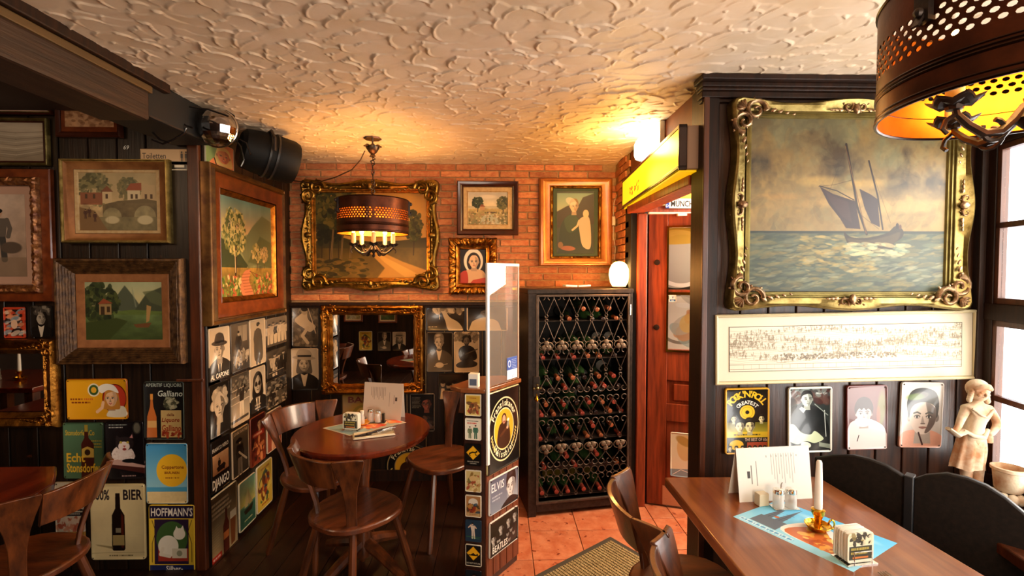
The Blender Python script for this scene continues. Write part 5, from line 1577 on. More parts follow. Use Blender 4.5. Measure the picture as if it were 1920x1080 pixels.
def signboard(name, label, wall, box, pic, group=None, tilt=0, place=None, rim=None, screws=True, bulge=.004, cat='sign', frame_m=None, gain=1):
    """an enamelled tin sign: rounded corners, raised edge, printed face, four screws"""
    global _sc
    if place is None:
        loc, w_, h, rz = wrect(wall, *box, .006)
    else:
        loc, w_, h, rz = place
    t = thing(name, label, cat, loc, rz, group)
    if tilt:
        t.rotation_euler = (0, R(tilt), rz)
    r = min(w_, h) * .06
    out = []
    for cx, cz, a0 in ((w_ / 2 - r, h / 2 - r, 0), (-w_ / 2 + r, h / 2 - r, 90), (-w_ / 2 + r, -h / 2 + r, 180), (w_ / 2 - r, -h / 2 + r, 270)):
        for q in (0, 30, 60, 90):
            a = R(a0 + q)
            out.append((cx + r * math.cos(a), cz + r * math.sin(a)))
    mb = MB()
    n = len(out)
    lv = [(1.0, .0), (1.0, .006), (.985, .0085), (.955, .0085), (.94, .0065)]
    vs = []
    for k, (f, y) in enumerate(lv):
        d = (1 - f) * min(w_, h) / 2
        for x, z in out:
            vs.append((x * (w_ / 2 - d) / (w_ / 2), -y, z * (h / 2 - d) / (h / 2)))
    fs = [(k * n + j, k * n + (j + 1) % n, (k + 1) * n + (j + 1) % n, (k + 1) * n + j) for k in range(len(lv) - 1) for j in range(n)]
    fs.append(tuple(len(lv) * n - n + j for j in range(n)))
    mb.add(vs, fs)
    m = picmat('print_' + pic, PIC[pic], rough=.28, spec=.5, coat=.25)
    obj('plate', mb, m, t, smooth=50, uv=(-w_ / 2, w_ / 2, 0, -h / 2, h / 2, 2))
    if screws:
        for sx in (-1, 1):
            for sz in (-1, 1):
                p = (sx * (w_ / 2 - .011), -.008, sz * (h / 2 - .011))
                if _sc is None:
                    _sc = obj('screw', MB().lathe([(.0001, 0), (.0034, .0003), (.003, .002), (.0001, .003)], 6), mat('screw_head', '3a3028', .5, .8), t, rot=(PI / 2, 0, 0), loc=p)
                else:
                    copy_part(_sc, p, (PI / 2, 0, 0), t)
    return t


g = 'tin signs on the right wall'
signboard('tin_sign', 'yellow and black tin sign with curved lettering GREATEST over a record', 'right', (1359, 727, 1440, 850), 'r_rock', g, tilt=-.6)
signboard('tin_sign', 'white edged tin sign of a dark haired man playing a pale guitar', 'right', (1478, 725, 1557, 847), 'r_man_guitar', g, tilt=-1)
signboard('tin_sign', 'maroon tin sign of a short haired woman in a white collar', 'right', (1587, 722, 1660, 842), 'r_fringe', g, tilt=-1)
signboard('tin_sign', 'pale tin sign of a man with a high quiff beside the statuette', 'right', (1687, 716, 1763, 838), 'r_quiff', g, tilt=1.2)

# ---- back wall
def fk_swept_dark(t, w_, h, cw, ch, bw):
    stretch_ring('outer_moulding', w_, h, cw, ch, [(0, 0), (0, .02), (.08, .05), (.22, .055), (.45, .035), (.62, .03), (.64, .022)], gold_old, t, 40, swept(.03))
    stretch_ring('inner_moulding', w_, h, cw, ch, [(.64, .02), (.68, .036), (.78, .034), (.82, .026), (.95, .024), (1, .012)], gold, t)
    for sx in (-1, 1):
        for sz in (-1, 1):
            corner_ornament('corner_ornament', sx, sz, w_, h, .13, .045, gold_old, t)
    for s_ in range(4):
        middle_ornament('cartouche', s_, w_, h, .09, .045, gold_old, t, .5)


picture('forest_painting', 'large golden painting of birches beside a forest road behind the hanging lamp', 'back', (566, 338, 822, 543), 'path', (592, 362, 800, 521), fk_swept_dark, lift=.04)


def fk_village(t, w_, h, cw, ch, bw):
    stretch_ring('frame_moulding', w_, h, cw, ch, [(0, 0), (0, .03), (.1, .045), (.3, .04), (.45, .028), (.5, .03), (.54, .016)], dark_frame, t)
    stretch_ring('liner', w_, h, cw, ch, [(.54, .014), (.56, .02), (.9, .018), (.94, .022), (1, .012)], liner_cream, t)


picture('village_painting', 'small landscape painting in dark brown frame with cream liner on the brick wall', 'back', (857, 339, 972, 441), 'village', (878, 360, 951, 420), fk_village)


def fk_carved(t, w_, h, cw, ch, bw):
    stretch_ring('frame_moulding', w_, h, cw, ch, [(0, 0), (0, .022), (.08, .04), (.2, .046), (.35, .044), (.5, .038), (.62, .026)], gold, t, 44, carve(.006, .003))
    stretch_ring('inner_moulding', w_, h, cw, ch, [(.62, .02), (.66, .034), (.74, .03), (.85, .026), (.92, .03), (1, .012)], gold, t, 30, carve(.002))


picture('veiled_lady_painting', 'small portrait of a woman in a white veil in carved gold frame', 'back', (841, 446, 932, 552), 'veil', (864, 469, 911, 531), fk_carved)


def fk_honey(t, w_, h, cw, ch, bw):
    stretch_ring('frame_moulding', w_, h, cw, ch, [(0, 0), (0, .03), (.08, .042), (.16, .044), (.3, .036), (.55, .03), (.62, .034)], orange_frame, t)
    stretch_ring('beaded_edge', w_, h, cw, ch, [(.62, .026), (.66, .036), (.72, .034), (.78, .022)], gold, t, 50, carve(.003))
    stretch_ring('liner', w_, h, cw, ch, [(.78, .018), (.94, .016), (1, .012)], mat('green_liner', '3c4a34', .7), t)


picture('green_dress_painting', 'painting of a seated woman in a dark green dress in honey coloured frame', 'back', (1011, 334, 1147, 499), 'green_dress', (1046, 361, 1114, 477), fk_honey)


def fk_mirror(t, w_, h, cw, ch, bw):
    stretch_ring('frame_moulding', w_, h, cw, ch, [(0, 0), (0, .03), (.1, .05), (.25, .055), (.45, .045), (.55, .036), (.62, .04), (.7, .03), (.78, .034), (.85, .024), (1, .012)], gold, t, 36, carve(.002, .0015))
    for sx in (-1, 1):
        for sz in (-1, 1):
            corner_ornament('corner_ornament', sx, sz, w_, h, .085, .042, gold, t)
    for s_ in range(4):
        middle_ornament('cartouche', s_, w_, h, .06, .042, gold, t, .6)


def mirror(name, label, wall, box, cbox, fk, group=None):
    loc, w_, h, rz = wrect(wall, *box, .03)
    _, cw, ch, _ = wrect(wall, *cbox, .02)
    t = thing(name, label, 'mirror', loc, rz, group)
    fk(t, w_, h, cw, ch, 0)
    sheet('mirror_glass', cw + .01, ch + .01, .012, mirror_m, t)
    return t


mirror('wall_mirror', 'gilt framed mirror on the dark boards above the round table', 'back', (602, 572, 796, 738), (624, 590, 776, 718), fk_mirror)

g = 'black and white photo signs on the back wall'
BS = [('b_reclining', 'sepia tin sign of a reclining bather at the top left of the mirror', (547, 573, 598, 650)),
      ('b_hat', 'sepia tin sign of a long haired man in a pale hat left of the mirror', (546, 653, 598, 731)),
      ('b_rider', 'wide dark sepia sign of a leaning blonde woman right of the mirror', (799, 571, 871, 620)),
      ('b_sax', 'white bordered photo sign seen through the upper part of the clear screen', (875, 570, 952, 620)),
      ('b_jacket', 'sepia tin sign of a man in an open jacket with a quiff', (800, 623, 849, 697)),
      ('b_guitar', 'pale bordered sepia sign of a bearded man with guitar sitting cross legged', (851, 622, 899, 698)),
      ('b_feast', 'dark wide sepia sign of a seated crowd behind the right chair', (822, 700, 893, 748)),
      ('b_banana', 'ochre sign lettered BAN behind the menu card on the round table', (641, 739, 753, 800)),
      ('b_singer', 'black tin sign of a man with glasses right of the round table', (769, 738, 815, 808))]
for k, lab, box in BS:
    signboard('tin_sign', lab, 'back', box, k, g, tilt=random.uniform(-.7, .7), screws=False)

# round emblem sign low on the back wall
loc, w_, h, rz = wrect('back', 728, 826, 806, 922, .01)
t = thing('round_sign', 'round dark beer emblem sign on the boards under the table edge', 'sign', loc)
mb = MB()
mb.lathe([(w_ * .58, 0), (w_ * .58, .008), (w_ * .56, .012), (w_ * .55, .009), (.0001, .013)], 40)
o = obj('plate', MB().merge(mb, Matrix.Rotation(PI / 2, 4, 'X')), picmat('print_round', PIC['emblem_round'], rough=.3), t, uv=(-w_ * .58, w_ * .58, 0, -w_ * .58, w_ * .58, 2))

# ---- left wall
def fk_gold_brown(t, w_, h, cw, ch, bw):
    stretch_ring('frame_moulding', w_, h, cw, ch, [(0, 0), (0, .03), (.05, .045), (.12, .045), (.16, .036), (.2, .036)], gold_pale, t)
    stretch_ring('cove', w_, h, cw, ch, [(.2, .036), (.4, .026), (.72, .018), (.74, .02)], mat('umber_cove', '7a4a24', .4, .3, col2='a06a38', nscale=10), t)
    stretch_ring('liner', w_, h, cw, ch, [(.74, .018), (.78, .022), (.96, .02), (1, .012)], liner_cream, t)


picture('bridge_painting', 'old town bridge painting in gold and brown frame, upper left wall', 'left', (111, 297, 318, 456), 'bridge', (153, 325, 302, 433), fk_gold_brown)


def fk_ribbed(t, w_, h, cw, ch, bw):
    pr = [(0, 0), (0, .04), (.04, .055), (.1, .055)]
    for k in range(6):
        f = .12 + k * .085
        pr += [(f, .050 - k * .005), (f + .03, .056 - k * .005), (f + .06, .050 - k * .005)]
    stretch_ring('frame_moulding', w_, h, cw, ch, pr + [(.64, .02)], old_frame, t, 20, carve(.0015, .001))
    stretch_ring('mount', w_, h, cw, ch, [(.64, .018), (.68, .022), (.96, .016), (1, .012)], mat('brown_mount', 'a0683c', .6, .2, col2='86532c', nscale=20), t)


picture('lake_painting', 'lake and mountain painting in wide worn ribbed frame below the bridge painting', 'left', (99, 484, 342, 683), 'lake', (161, 530, 307, 637), fk_ribbed, lift=.045)


def fk_plain(m1, m2=None, f=.5, y=.03):
    def fk(t, w_, h, cw, ch, bw):
        stretch_ring('frame_moulding', w_, h, cw, ch, [(0, 0), (0, y * .8), (f * .2, y), (f * .6, y * .9), (f, y * .6)], m1, t)
        stretch_ring('liner', w_, h, cw, ch, [(f, y * .5), (f + .08, y * .6), (1, .012)], m2 or liner_cream, t)
    return fk


picture('framed_print', 'faded print in thin dark frame at the top left under the beam', 'left', (-90, 60, 89, 212), 'faded_a', (-80, 66, 81, 204), fk_plain(dark_frame, gold_pale, .6, .02), cat='print')
picture('framed_print', 'faded landscape print in slim gold frame at the left edge', 'left', (-110, 217, 84, 309), 'faded_b', (-98, 227, 73, 299), fk_plain(gold_pale, dark_frame, .6, .025), cat='print')
picture('framed_print', 'small orange tinted print in dark wood frame tucked beneath the beam', 'left', (96, 120, 222, 256), 'faded_c', (113, 150, 206, 243), fk_plain(dark_frame, brown_frame, .5, .03), cat='print')


def fk_double(t, w_, h, cw, ch, bw):
    stretch_ring('outer_board', w_, h, cw, ch, [(0, 0), (0, .02), (.03, .026), (.34, .026)], brown_frame, t)
    stretch_ring('frame_moulding', w_, h, cw, ch, [(.34, .02), (.36, .045), (.42, .056), (.52, .054), (.6, .04), (.66, .03)], mat('red_brown_carving', '5a2c14', .35, .5, col2='9a6434', nscale=40, bump=.4), t, 60, carve(.006))
    stretch_ring('mount', w_, h, cw, ch, [(.66, .02), (.68, .024), (.7, .016), (1, .012)], mat('pink_mount', 'b08a74', .7), t)


picture('framed_portrait', 'tall faded portrait print in carved reddish frame at the far left', 'left', (-130, 314, 96, 566), 'faded_d', (-74, 366, 42, 520), fk_double, cat='print', lift=.03)


def fk_gilt2(t, w_, h, cw, ch, bw):
    stretch_ring('frame_moulding', w_, h, cw, ch, [(0, 0), (0, .02), (.08, .035), (.2, .045), (.5, .036), (.6, .03), (.7, .036), (.78, .03), (.86, .024), (1, .012)], gold, t, 40, carve(.0015))
    for sx in (-1, 1):
        for sz in (-1, 1):
            corner_ornament('corner_ornament', sx, sz, w_ * .97, h * .97, .07, .036, gold, t)


mirror('wall_mirror', 'gilt mirror at the far left reflecting the dining table', 'left', (-150, 637, 106, 803), (-120, 665, 72, 774), fk_gilt2)
g = 'tin signs on the left wall'
signboard('tin_sign', 'small red and black tin sign above the left mirror', 'left', (4, 576, 45, 634), 'red_small', g)
signboard('tin_sign', 'small black and white portrait sign above the left mirror corner', 'left', (54, 573, 96, 632), 'lady_small', g)
signboard('toilet_sign', 'tan sign reading Toiletten with two figures', 'left', (261, 278, 354, 309), 'toilet', screws=False)
signboard('arrow_sign', 'small black and cream plate under the toilet sign', 'left', (317, 302, 351, 319), 'arrow', screws=False)
LS = [('nurse', 'yellow enamel sign of a smiling woman in a white cap', (122, 711, 238, 787), 0),
      ('galliano', 'dark liqueur sign with an orange bottle beside the corner post', (267, 716, 345, 825), .4),
      ('green_bottle', 'green tin sign with old style yellow letters and a bottle', (115, 793, 194, 898), .6),
      ('cat', 'black tin sign of a black and white cat', (195, 791, 270, 899), -.5),
      ('sun_oil', 'blue and yellow tin sign with a large sun disc', (271, 832, 352, 945), .5),
      ('beer', 'cream tin sign reading 100% BIER with one dark bottle', (166, 909, 273, 1050), .3),
      ('starch', 'yellow and purple tin sign of a white cat, lowest by the corner post', (276, 948, 366, 1088), .8),
      ('whale', 'pale tin sign partly hidden behind the chair at the left', (100, 905, 158, 1022), 0)]
for k, lab, box, tl in LS:
    signboard('tin_sign', lab, 'left', box, k, g, tilt=tl)
# chalked number on a board
v_, t_ = glyphs('69', .01)
ck = MB().add([(float(a) * .03 + float(b) * .006, 0, float(b) * .03) for a, b in v_], [tuple(int(i) for i in q) for q in t_])
p = P(231, 280, 1, YL + .011)
tag(obj('chalk_number', ck, mat('chalk', 'd8cfc0', .8), loc=(p[0], YL + .0095, p[2]), smooth=0), 'pale chalked 69 on a board above the bridge painting', 'writing')

# ---- side wall of the niche
def srect(u0, u1, vt, vb, lift=.006):
    """vt, vb: top and bottom at the left edge u0"""
    a, b = P(u0, (vt + vb) / 2, 0, XS + lift), P(u1, (vt + vb) / 2, 0, XS + lift)
    zt, zb = P(u0, vt, 0, XS + lift)[2], P(u0, vb, 0, XS + lift)[2]
    return Vector((XS + .002, (a[1] + b[1]) / 2, (zt + zb) / 2)), b[1] - a[1], zt - zb, PI / 2


def fk_stream(t, w_, h, cw, ch, bw):
    stretch_ring('frame_moulding', w_, h, cw, ch, [(0, 0), (0, .045), (.05, .055), (.1, .05), (.16, .05), (.2, .064), (.24, .064), (.27, .05)], mat('dark_gold_edge', '7a5426', .35, .6, col2='4a2a12', nscale=12), t)
    stretch_ring('board', w_, h, cw, ch, [(.27, .05), (.6, .046), (.78, .04), (.8, .042)], brown_frame, t)
    stretch_ring('slip', w_, h, cw, ch, [(.8, .034), (.84, .036), (.97, .02), (1, .012)], gold, t)


picture('mountain_painting', 'mountain path painting in deep brown and gold frame on the side wall', None, None, 'stream', None, fk_stream,
        place=(Vector((XS + .004, 2.965, 1.752)), .87, .87, PI / 2, .60, .575))

g = 'photo signs on the side wall'
SS = [('p_capone', 'pale sepia sign of a man in a dark hat, top left of the side wall', 391, 430, 617, 719),
      ('p_stove', 'grey sign of a person bent over a stove, top row of the side wall', 432, 466, 608, 702),
      ('p_coat', 'white edged sign of a man in a long coat, top row of the side wall', 468, 497, 601, 690),
      ('p_five', 'sign of five people standing in pale clothes by the niche corner', 499, 537, 598, 653),
      ('p_band', 'dark sign of four men in suits with a line of print', 499, 537, 660, 712),
      ('p_curly', 'dark portrait sign of a white haired man below the man in a hat', 391, 430, 725, 828),
      ('p_boxer', 'sign of a boxer in a ring', 433, 467, 707, 805),
      ('p_shades', 'sign of a man with black hair and dark glasses', 468, 497, 694, 780),
      ('p_crowd', 'grey crowd photo sign behind the left chair', 499, 537, 718, 771),
      ('p_django', 'dark western film sign with a small orange picture and large white title', 395, 431, 831, 931),
      ('p_western', 'grey sign of a cowboy with a rifle in the third row of the side wall', 435, 466, 811, 902),
      ('p_red', 'dark red picture sign, third row of the side wall', 469, 497, 786, 880),
      ('p_dance', 'red and pink dancer sign behind the left chair', 500, 527, 775, 853),
      ('p_beer', 'large brown sign with a beer bottle and glass near the floor', 393, 445, 938, 1076),
      ('p_ship', 'green sailing ship sign in the lowest row of the side wall', 448, 479, 908, 1002),
      ('p_yellow', 'yellow sign with coloured figures in the lowest row of the side wall', 481, 510, 878, 967)]
for k, lab, u0, u1, vt, vb in SS:
    signboard('tin_sign', lab, None, None, k, g, place=srect(u0, u1, vt, vb), screws=False, tilt=random.uniform(-.5, .5))
signboard('tin_sign', 'colourful sign of a laughing blonde woman under the mirror dome', None, None, 'pinup', None, place=srect(384, 437, 255, 318), screws=False)

# what the niche mirror reflects: prints and signs on the wall behind
for k, (x, z, w_, h, pic, lab) in enumerate(((-2.35, .98, .30, .34, 'village', 'framed print on the wall reflected at the left of the niche mirror'), (-1.80, .98, .30, .38, 'lake', 'framed print on the wall reflected at the right of the niche mirror'))):
    t = thing('framed_print', lab, 'print', (x, -.494, z), PI)
    fk_plain(brown_frame, liner_cream, .6, .03)(t, w_, h, w_ * .72, h * .72, 0)
    sheet('print', w_ * .73, h * .73, .014, picmat('reflected_print_%d' % k, PIC[pic], rough=.5), t)
for k, (x, z, pic, lab) in enumerate(((-2.16, .50, 'p_yellow', 'yellow figure sign reflected low in the niche mirror'), (-1.86, .49, 'b_jacket', 'sepia sign reflected low in the niche mirror'), (-1.62, .49, 'b_hat', 'pale hat sign reflected low in the niche mirror'))):
    signboard('tin_sign', lab, 'p', None, pic, 'signs seen only in the niche mirror', place=(Vector((x, -.494, z)), .21, .31, PI), screws=False)
# ---------------------------------------------------------------- chairs
def make_chair(label, group):
    """plank chair; the sitter faces +y, two flared back boards joined by a curved top rail"""
    t = thing('chair', label, 'chair', (0, 0, 0), 0, group)
    # seat: shield outline, slightly dished
    out = []
    for i in range(28):
        a = 2 * PI * i / 28
        x, y = math.cos(a), math.sin(a)
        q = (abs(x) ** 2.6 + abs(y) ** 2.6) ** (-1 / 2.6)
        wy = .195 if y > 0 else .215
        out.append((x * q * (.212 if y > 0 else .212 - .03 * abs(y)), y * q * wy))
    mb = MB()
    rings = [(1.0, .422), (1.0, .442), (.97, .45), (.8, .447), (.4, .440)]
    vs = [(x * f, y * f, z) for f, z in rings for x, y in out]
    n = 28
    fs = [(k * n + j, k * n + (j + 1) % n, (k + 1) * n + (j + 1) % n, (k + 1) * n + j) for k in range(len(rings) - 1) for j in range(n)]
    fs.append(tuple(range(n))[::-1]); fs.append(tuple((len(rings) - 1) * n + j for j in range(n)))
    mb.add(vs, fs)
    obj('seat', mb, seat_wood, t, bevel=.004)
    for sx, sy in ((-1, -1), (1, -1), (-1, 1), (1, 1)):
        obj('leg', MB().lathe([(.012, 0), (.016, .02), (.019, .20), (.017, .40), (.013, .43)], 8), chair_wood, t,
            loc=(sx * .205, sy * .205, 0), rot=(R(11) * sy, -R(11) * sx, 0))
    # back boards
    prof = [(.0, .078), (.055, .072), (.13, .070), (.20, .084), (.26, .108), (.305, .128), (.335, .134), (.345, .124)]
    for s_ in (-1, 1):
        az = R(-90 + 44 * s_)
        b = MB(); vs = []
        nn = 5
        for z, w_ in prof:
            rr = .172 + .12 * (z / .345) ** 1.4
            for side in (0, 1):
                for i in range(nn):
                    q = (i / (nn - 1) - .5) * w_
                    a = az + q / .22 * .75
                    r_ = rr + side * .016 - .012 * (1 - (2 * i / (nn - 1) - 1) ** 2) * (z / .345)
                    vs.append((r_ * math.cos(a) * 1.0, r_ * math.sin(a), .445 + z))
        fs = []
        W2 = 2 * nn
        for k in range(len(prof) - 1):
            for i in range(nn - 1):
                fs.append((k * W2 + i, k * W2 + i + 1, (k + 1) * W2 + i + 1, (k + 1) * W2 + i))
                fs.append((k * W2 + nn + i + 1, k * W2 + nn + i, (k + 1) * W2 + nn + i, (k + 1) * W2 + nn + i + 1))
            fs.append((k * W2 + nn, k * W2, (k + 1) * W2, (k + 1) * W2 + nn))
            fs.append((k * W2 + nn - 1, k * W2 + W2 - 1, (k + 1) * W2 + W2 - 1, (k + 1) * W2 + nn - 1))
        K = len(prof) - 1
        for i in range(nn - 1):
            fs.append((K * W2 + i, K * W2 + i + 1, K * W2 + nn + i + 1, K * W2 + nn + i))
        b.add(vs, fs)
        obj('back_board', b, chair_wood, t, bevel=.003, smooth=50)
    # curved rail between the boards
    b = MB(); vs = []
    n = 13
    for i in range(n):
        a = R(-90 - 31 + 62 * i / (n - 1))
        for r_, z in ((.244, .655), (.260, .655), (.302, .783), (.284, .783)):
            z2 = z + (.008 * math.cos(R(-31 + 62 * i / (n - 1)) * 2.6) if z > .7 else 0)
            vs.append((r_ * math.cos(a), r_ * math.sin(a), z2))
    fs = [(4 * i + j, 4 * i + (j + 1) % 4, 4 * i + 4 + (j + 1) % 4, 4 * i + 4 + j) for i in range(n - 1) for j in range(4)]
    fs += [(0, 1, 2, 3), (4 * n - 1, 4 * n - 2, 4 * n - 3, 4 * n - 4)]
    b.add(vs, fs)
    obj('top_rail', b, chair_wood, t, bevel=.003)
    return t


def aim(az_back):
    return R(az_back + 90)


ch = make_chair('wooden plank chair nearest the camera at the round table', 'plank chairs at the round table')
ch.location = (-.70, 2.298, .002); ch.rotation_euler = (0, 0, aim(-124))
dup(ch, (-1.03, 2.72, .002), aim(148), 'dark plank chair left of the round table by the photo signs')
dup(ch, (-.36, 2.92, .002), aim(38), 'shadowed plank chair right of the round table beside the partition')
dup(ch, (-1.93, 1.90, .002), aim(0), 'brown plank chair at the table in the lower left corner', 'plank chairs at the left table')
dup(ch, (.70, 1.665, .001), aim(178), 'plank chair pushed in at the far end of the dining table', 'plank chairs at the dining table')
dup(ch, (.72, 1.225, .001), aim(182), 'plank chair pushed in at the near end of the dining table', 'plank chairs at the dining table')

# ---------------------------------------------------------------- tables
t = thing('round_table', 'round reddish wooden table in the niche under the hanging lamp', 'table', (-.738, 2.545, .002))
obj('tabletop', MB().lathe([(.0001, .712), (.335, .712), (.350, .716), (.357, .726), (.357, .740), (.350, .748), (.0001, .748)], 56), round_wood, t)
obj('pedestal', MB().lathe([(.045, .06), (.05, .12), (.035, .2), (.032, .46), (.05, .6), (.045, .66), (.10, .712)], 18), chair_wood, t)
for k in range(4):
    a = R(45 + 90 * k + 12)
    lg = MB().tube([(0, 0, .14), (.12 * math.cos(a), .12 * math.sin(a), .10), (.30 * math.cos(a), .30 * math.sin(a), .03)], [.034, .03, .022], 8)
    obj('foot', lg, chair_wood, t)

A, B_, Cc, D = (.691, 1.915), (1.335, 1.905), (1.405, .55), (.685, .55)
t = thing('dining_table', 'long brown wooden dining table at the lower right', 'table', (1.03, 1.23, .001))
mb = MB().slab([(x - 1.03, y - 1.23) for x, y in (D, Cc, B_, A)], .708, .748)
obj('tabletop', mb, table_wood, t, bevel=.006)
obj('apron', MB().box(-.26, .26, -.58, -.55, .63, .707).box(-.26, .26, .55, .58, .63, .707).box(-.28, -.255, -.58, .58, .63, .707).box(.255, .28, -.58, .58, .63, .707), bench_wood, t, bevel=.003)
for sx in (-1, 1):
    for sy in (-1, 1):
        obj('leg', MB().box(sx * .10 - .03, sx * .10 + .03, sy * .53 - .03, sy * .53 + .03, 0, .70), bench_wood, t, bevel=.004)

t = thing('corner_table', 'reddish wooden table cut off at the lower left edge', 'table', (-2.35, 1.85, .002))
obj('tabletop', MB().slab([(-.75, -.40), (.545, -.40), (.575, -.1), (.545, .08), (.40, .25), (-.75, .25)], .708, .748), round_wood, t, bevel=.006)
obj('leg', MB().box(-.06, .06, -.06, .06, .05, .71), chair_wood, t, bevel=.004)
obj('foot', MB().box(-.3, .3, -.05, .05, 0, .05).box(-.05, .05, -.22, .22, 0, .05), chair_wood, t, bevel=.004)

# ---------------------------------------------------------------- bench with arched back
Q0 = np.array([1.36, 1.945]); Q1 = np.array([1.80, 1.415])
qd = (Q1 - Q0) / np.linalg.norm(Q1 - Q0)
qn = np.array([-qd[1], qd[0]])


def on_back(u, v):
    d = FW + RT * (u - 960) / F - UP * (v - 540) / F
    k = ((Q0 - EYE[:2]) @ qn) / (d[:2] @ qn)
    p = EYE + d * k
    return float((p[:2] - Q0) @ qd), float(p[2])


t = thing('settle', 'black wooden bench with two arched back panels behind the dining table', 'bench', (Q0[0], Q0[1], 0), math.atan2(qd[1], qd[0]))
a1 = [on_back(u, v) for u, v in ((1532, 858), (1560, 854), (1600, 854), (1630, 861), (1660, 872), (1685, 887), (1698, 896))]
a2 = [on_back(u, v) for u, v in ((1712, 899), (1735, 891), (1775, 888), (1815, 897), (1850, 911), (1885, 933), (1920, 962))]
s1 = a1[-1][0]; s2 = a2[0][0]
e = a2[-1][0]
a2 += [(e + .05, a2[-1][1] - .06), (e + .10, a2[-1][1] - .16)]
obj('back_panel', MB().prism([(a1[0][0] - .01, .40), (s1, .40)] + a1[::-1] + [(a1[0][0] - .01, a1[0][1])], 0, .028), bench_wood, t, bevel=.006)
obj('back_panel', MB().prism([(s2, .40), (e + .10, .40)] + a2[::-1], 0, .028), bench_wood, t, bevel=.006)
obj('post', MB().box(s1 - .004, s2 + .004, -.012, .04, 0, a1[-1][1] + .012), mat('blue_black_wood', '14161a', .4), t, bevel=.004)
obj('seat', MB().box(.0, e + .08, -.24, -.004, .40, .44), bench_wood, t, bevel=.006)
obj('seat_front', MB().box(.0, e + .08, -.23, -.20, .0, .40), bench_wood, t, bevel=.004)

# ---------------------------------------------------------------- partition with its clear screen
pa, pb, pc, pd = (-.178, 2.362), (-.072, 2.338), (.103, 2.567), (-.003, 2.60)
t = struct('partition', MB().slab([pa, pb, pc, pd], 0, 1.0), mat('partition_wood', '24100a', .4, col2='3c1c10', nscale=4, stretch=GRZ), bevel=.004)
sd = np.array([pc[0] - pb[0], pc[1] - pb[1]]); sl = np.linalg.norm(sd); sa = math.atan2(sd[1], sd[0])
for k in range(5):
    o = obj('panel_board', MB().box(.002, sl / 5 - .002, -.010, 0, .04, .995), mat('panel_red_brown', '5a2a18', .4, col2='7a3e24', nscale=4, stretch=GRZ, bump=.2), t, bevel=.003)
    f = k / 5
    o.location = (pb[0] + sd[0] * f, pb[1] + sd[1] * f, 0); o.rotation_euler = (0, 0, sa)
o = obj('ledge', MB().slab([(-.25, 2.40), (-.19, 2.335), (-.07, 2.318), (.125, 2.560), (.02, 2.64), (-.12, 2.62)], 1.0, 1.022), table_wood, t, bevel=.004)


def on_side(s_, z, off=.012):
    nx, ny = math.sin(sa), -math.cos(sa)
    return Vector((pb[0] + sd[0] / sl * s_ + nx * off, pb[1] + sd[1] / sl * s_ + ny * off, z))


g = 'signs on the partition'
signboard('tin_sign', 'large black beer sign with an oval monk emblem on the partition', 'p', None, 'emblem', g, place=(on_side(.14, .785), .285, .42, sa), screws=False)
signboard('tin_sign', 'silver blue sign of a smiling dark haired man below the monk emblem', 'p', None, 'd_king', g, place=(on_side(.142, .455, .012), .255, .185, sa), tilt=1.5)
signboard('tin_sign', 'black sign of four mop haired heads low on the partition', 'p', None, 'd_four', g, place=(on_side(.142, .235, .012), .25, .185, sa), tilt=1)
fa = math.atan2(pb[1] - pa[1], pb[0] - pa[0])
cl_lab = ['small ochre picture card at the top of the partition front', 'small white greeting card with red letters below the ochre card', 'small black card with yellow diamond DRUNKEN PEOPLE CROSSING',
          'small brown floral card on the partition front', 'small card of a landscape oval, fifth from the top', 'small dark blue card of a dancer in white', 'small card lettered DO NOT DISTURB with a yellow diamond', 'lowest small dark card on the partition front']
for k, (u, v) in enumerate(((884, 759), (885, 804), (887, 852), (888, 901), (889, 948), (890, 994), (892, 1040), (893, 1087))):
    p = P(u, v, 1, 2.345)
    f = .5
    loc = Vector(((pa[0] + pb[0]) / 2 - .003, (pa[1] + pb[1]) / 2 - .006, p[2]))
    signboard('card', cl_lab[k], 'p', None, 'c%d' % k, 'small cards on the partition front', place=(loc, .083, .110, fa), screws=False, bulge=.001)

acry = glassmat('clear_acrylic', tint=(.98, .96, .93), refl=.07, milky=.06, mcol=(.95, .85, .75))
t = thing('clear_screen', 'clear upright acrylic screen fixed to the partition edge', 'screen', on_side(0, 1.0, .026), sa)
obj('sheet', MB().box(0, .262, 0, .004, .03, .64), acry, t, bevel=.001)
wp = mat('screen_edge', 'e8e4e0', .3)
obj('edge_strip', MB().box(-.012, .006, -.004, .008, -.36, .65), wp, t, bevel=.001)
obj('top_strip', MB().box(.006, .266, -.002, .006, .636, .65), wp, t, bevel=.001)
obj('side_edge', MB().box(.258, .264, -.001, .005, .03, .636), mat('pink_edge', 'd8a890', .3), t)
obj('sticker', MB().box(.155, .245, -.002, -.0005, .04, .155), picmat('sticker_print', PIC['sticker'], rough=.4), t, smooth=0, uv=(.155, .245, 0, .04, .155, 2))
t = thing('small_box', 'small pale box with blue label on the partition ledge', 'box', (-.125, 2.37, 1.022), R(-12))
obj('carton', MB().box(-.025, .025, -.02, .02, 0, .07), paper, t, bevel=.002)
obj('label_patch', MB().box(-.018, .018, -.0215, -.0205, .012, .045), mat('blue_label', '5a6478', .5), t)

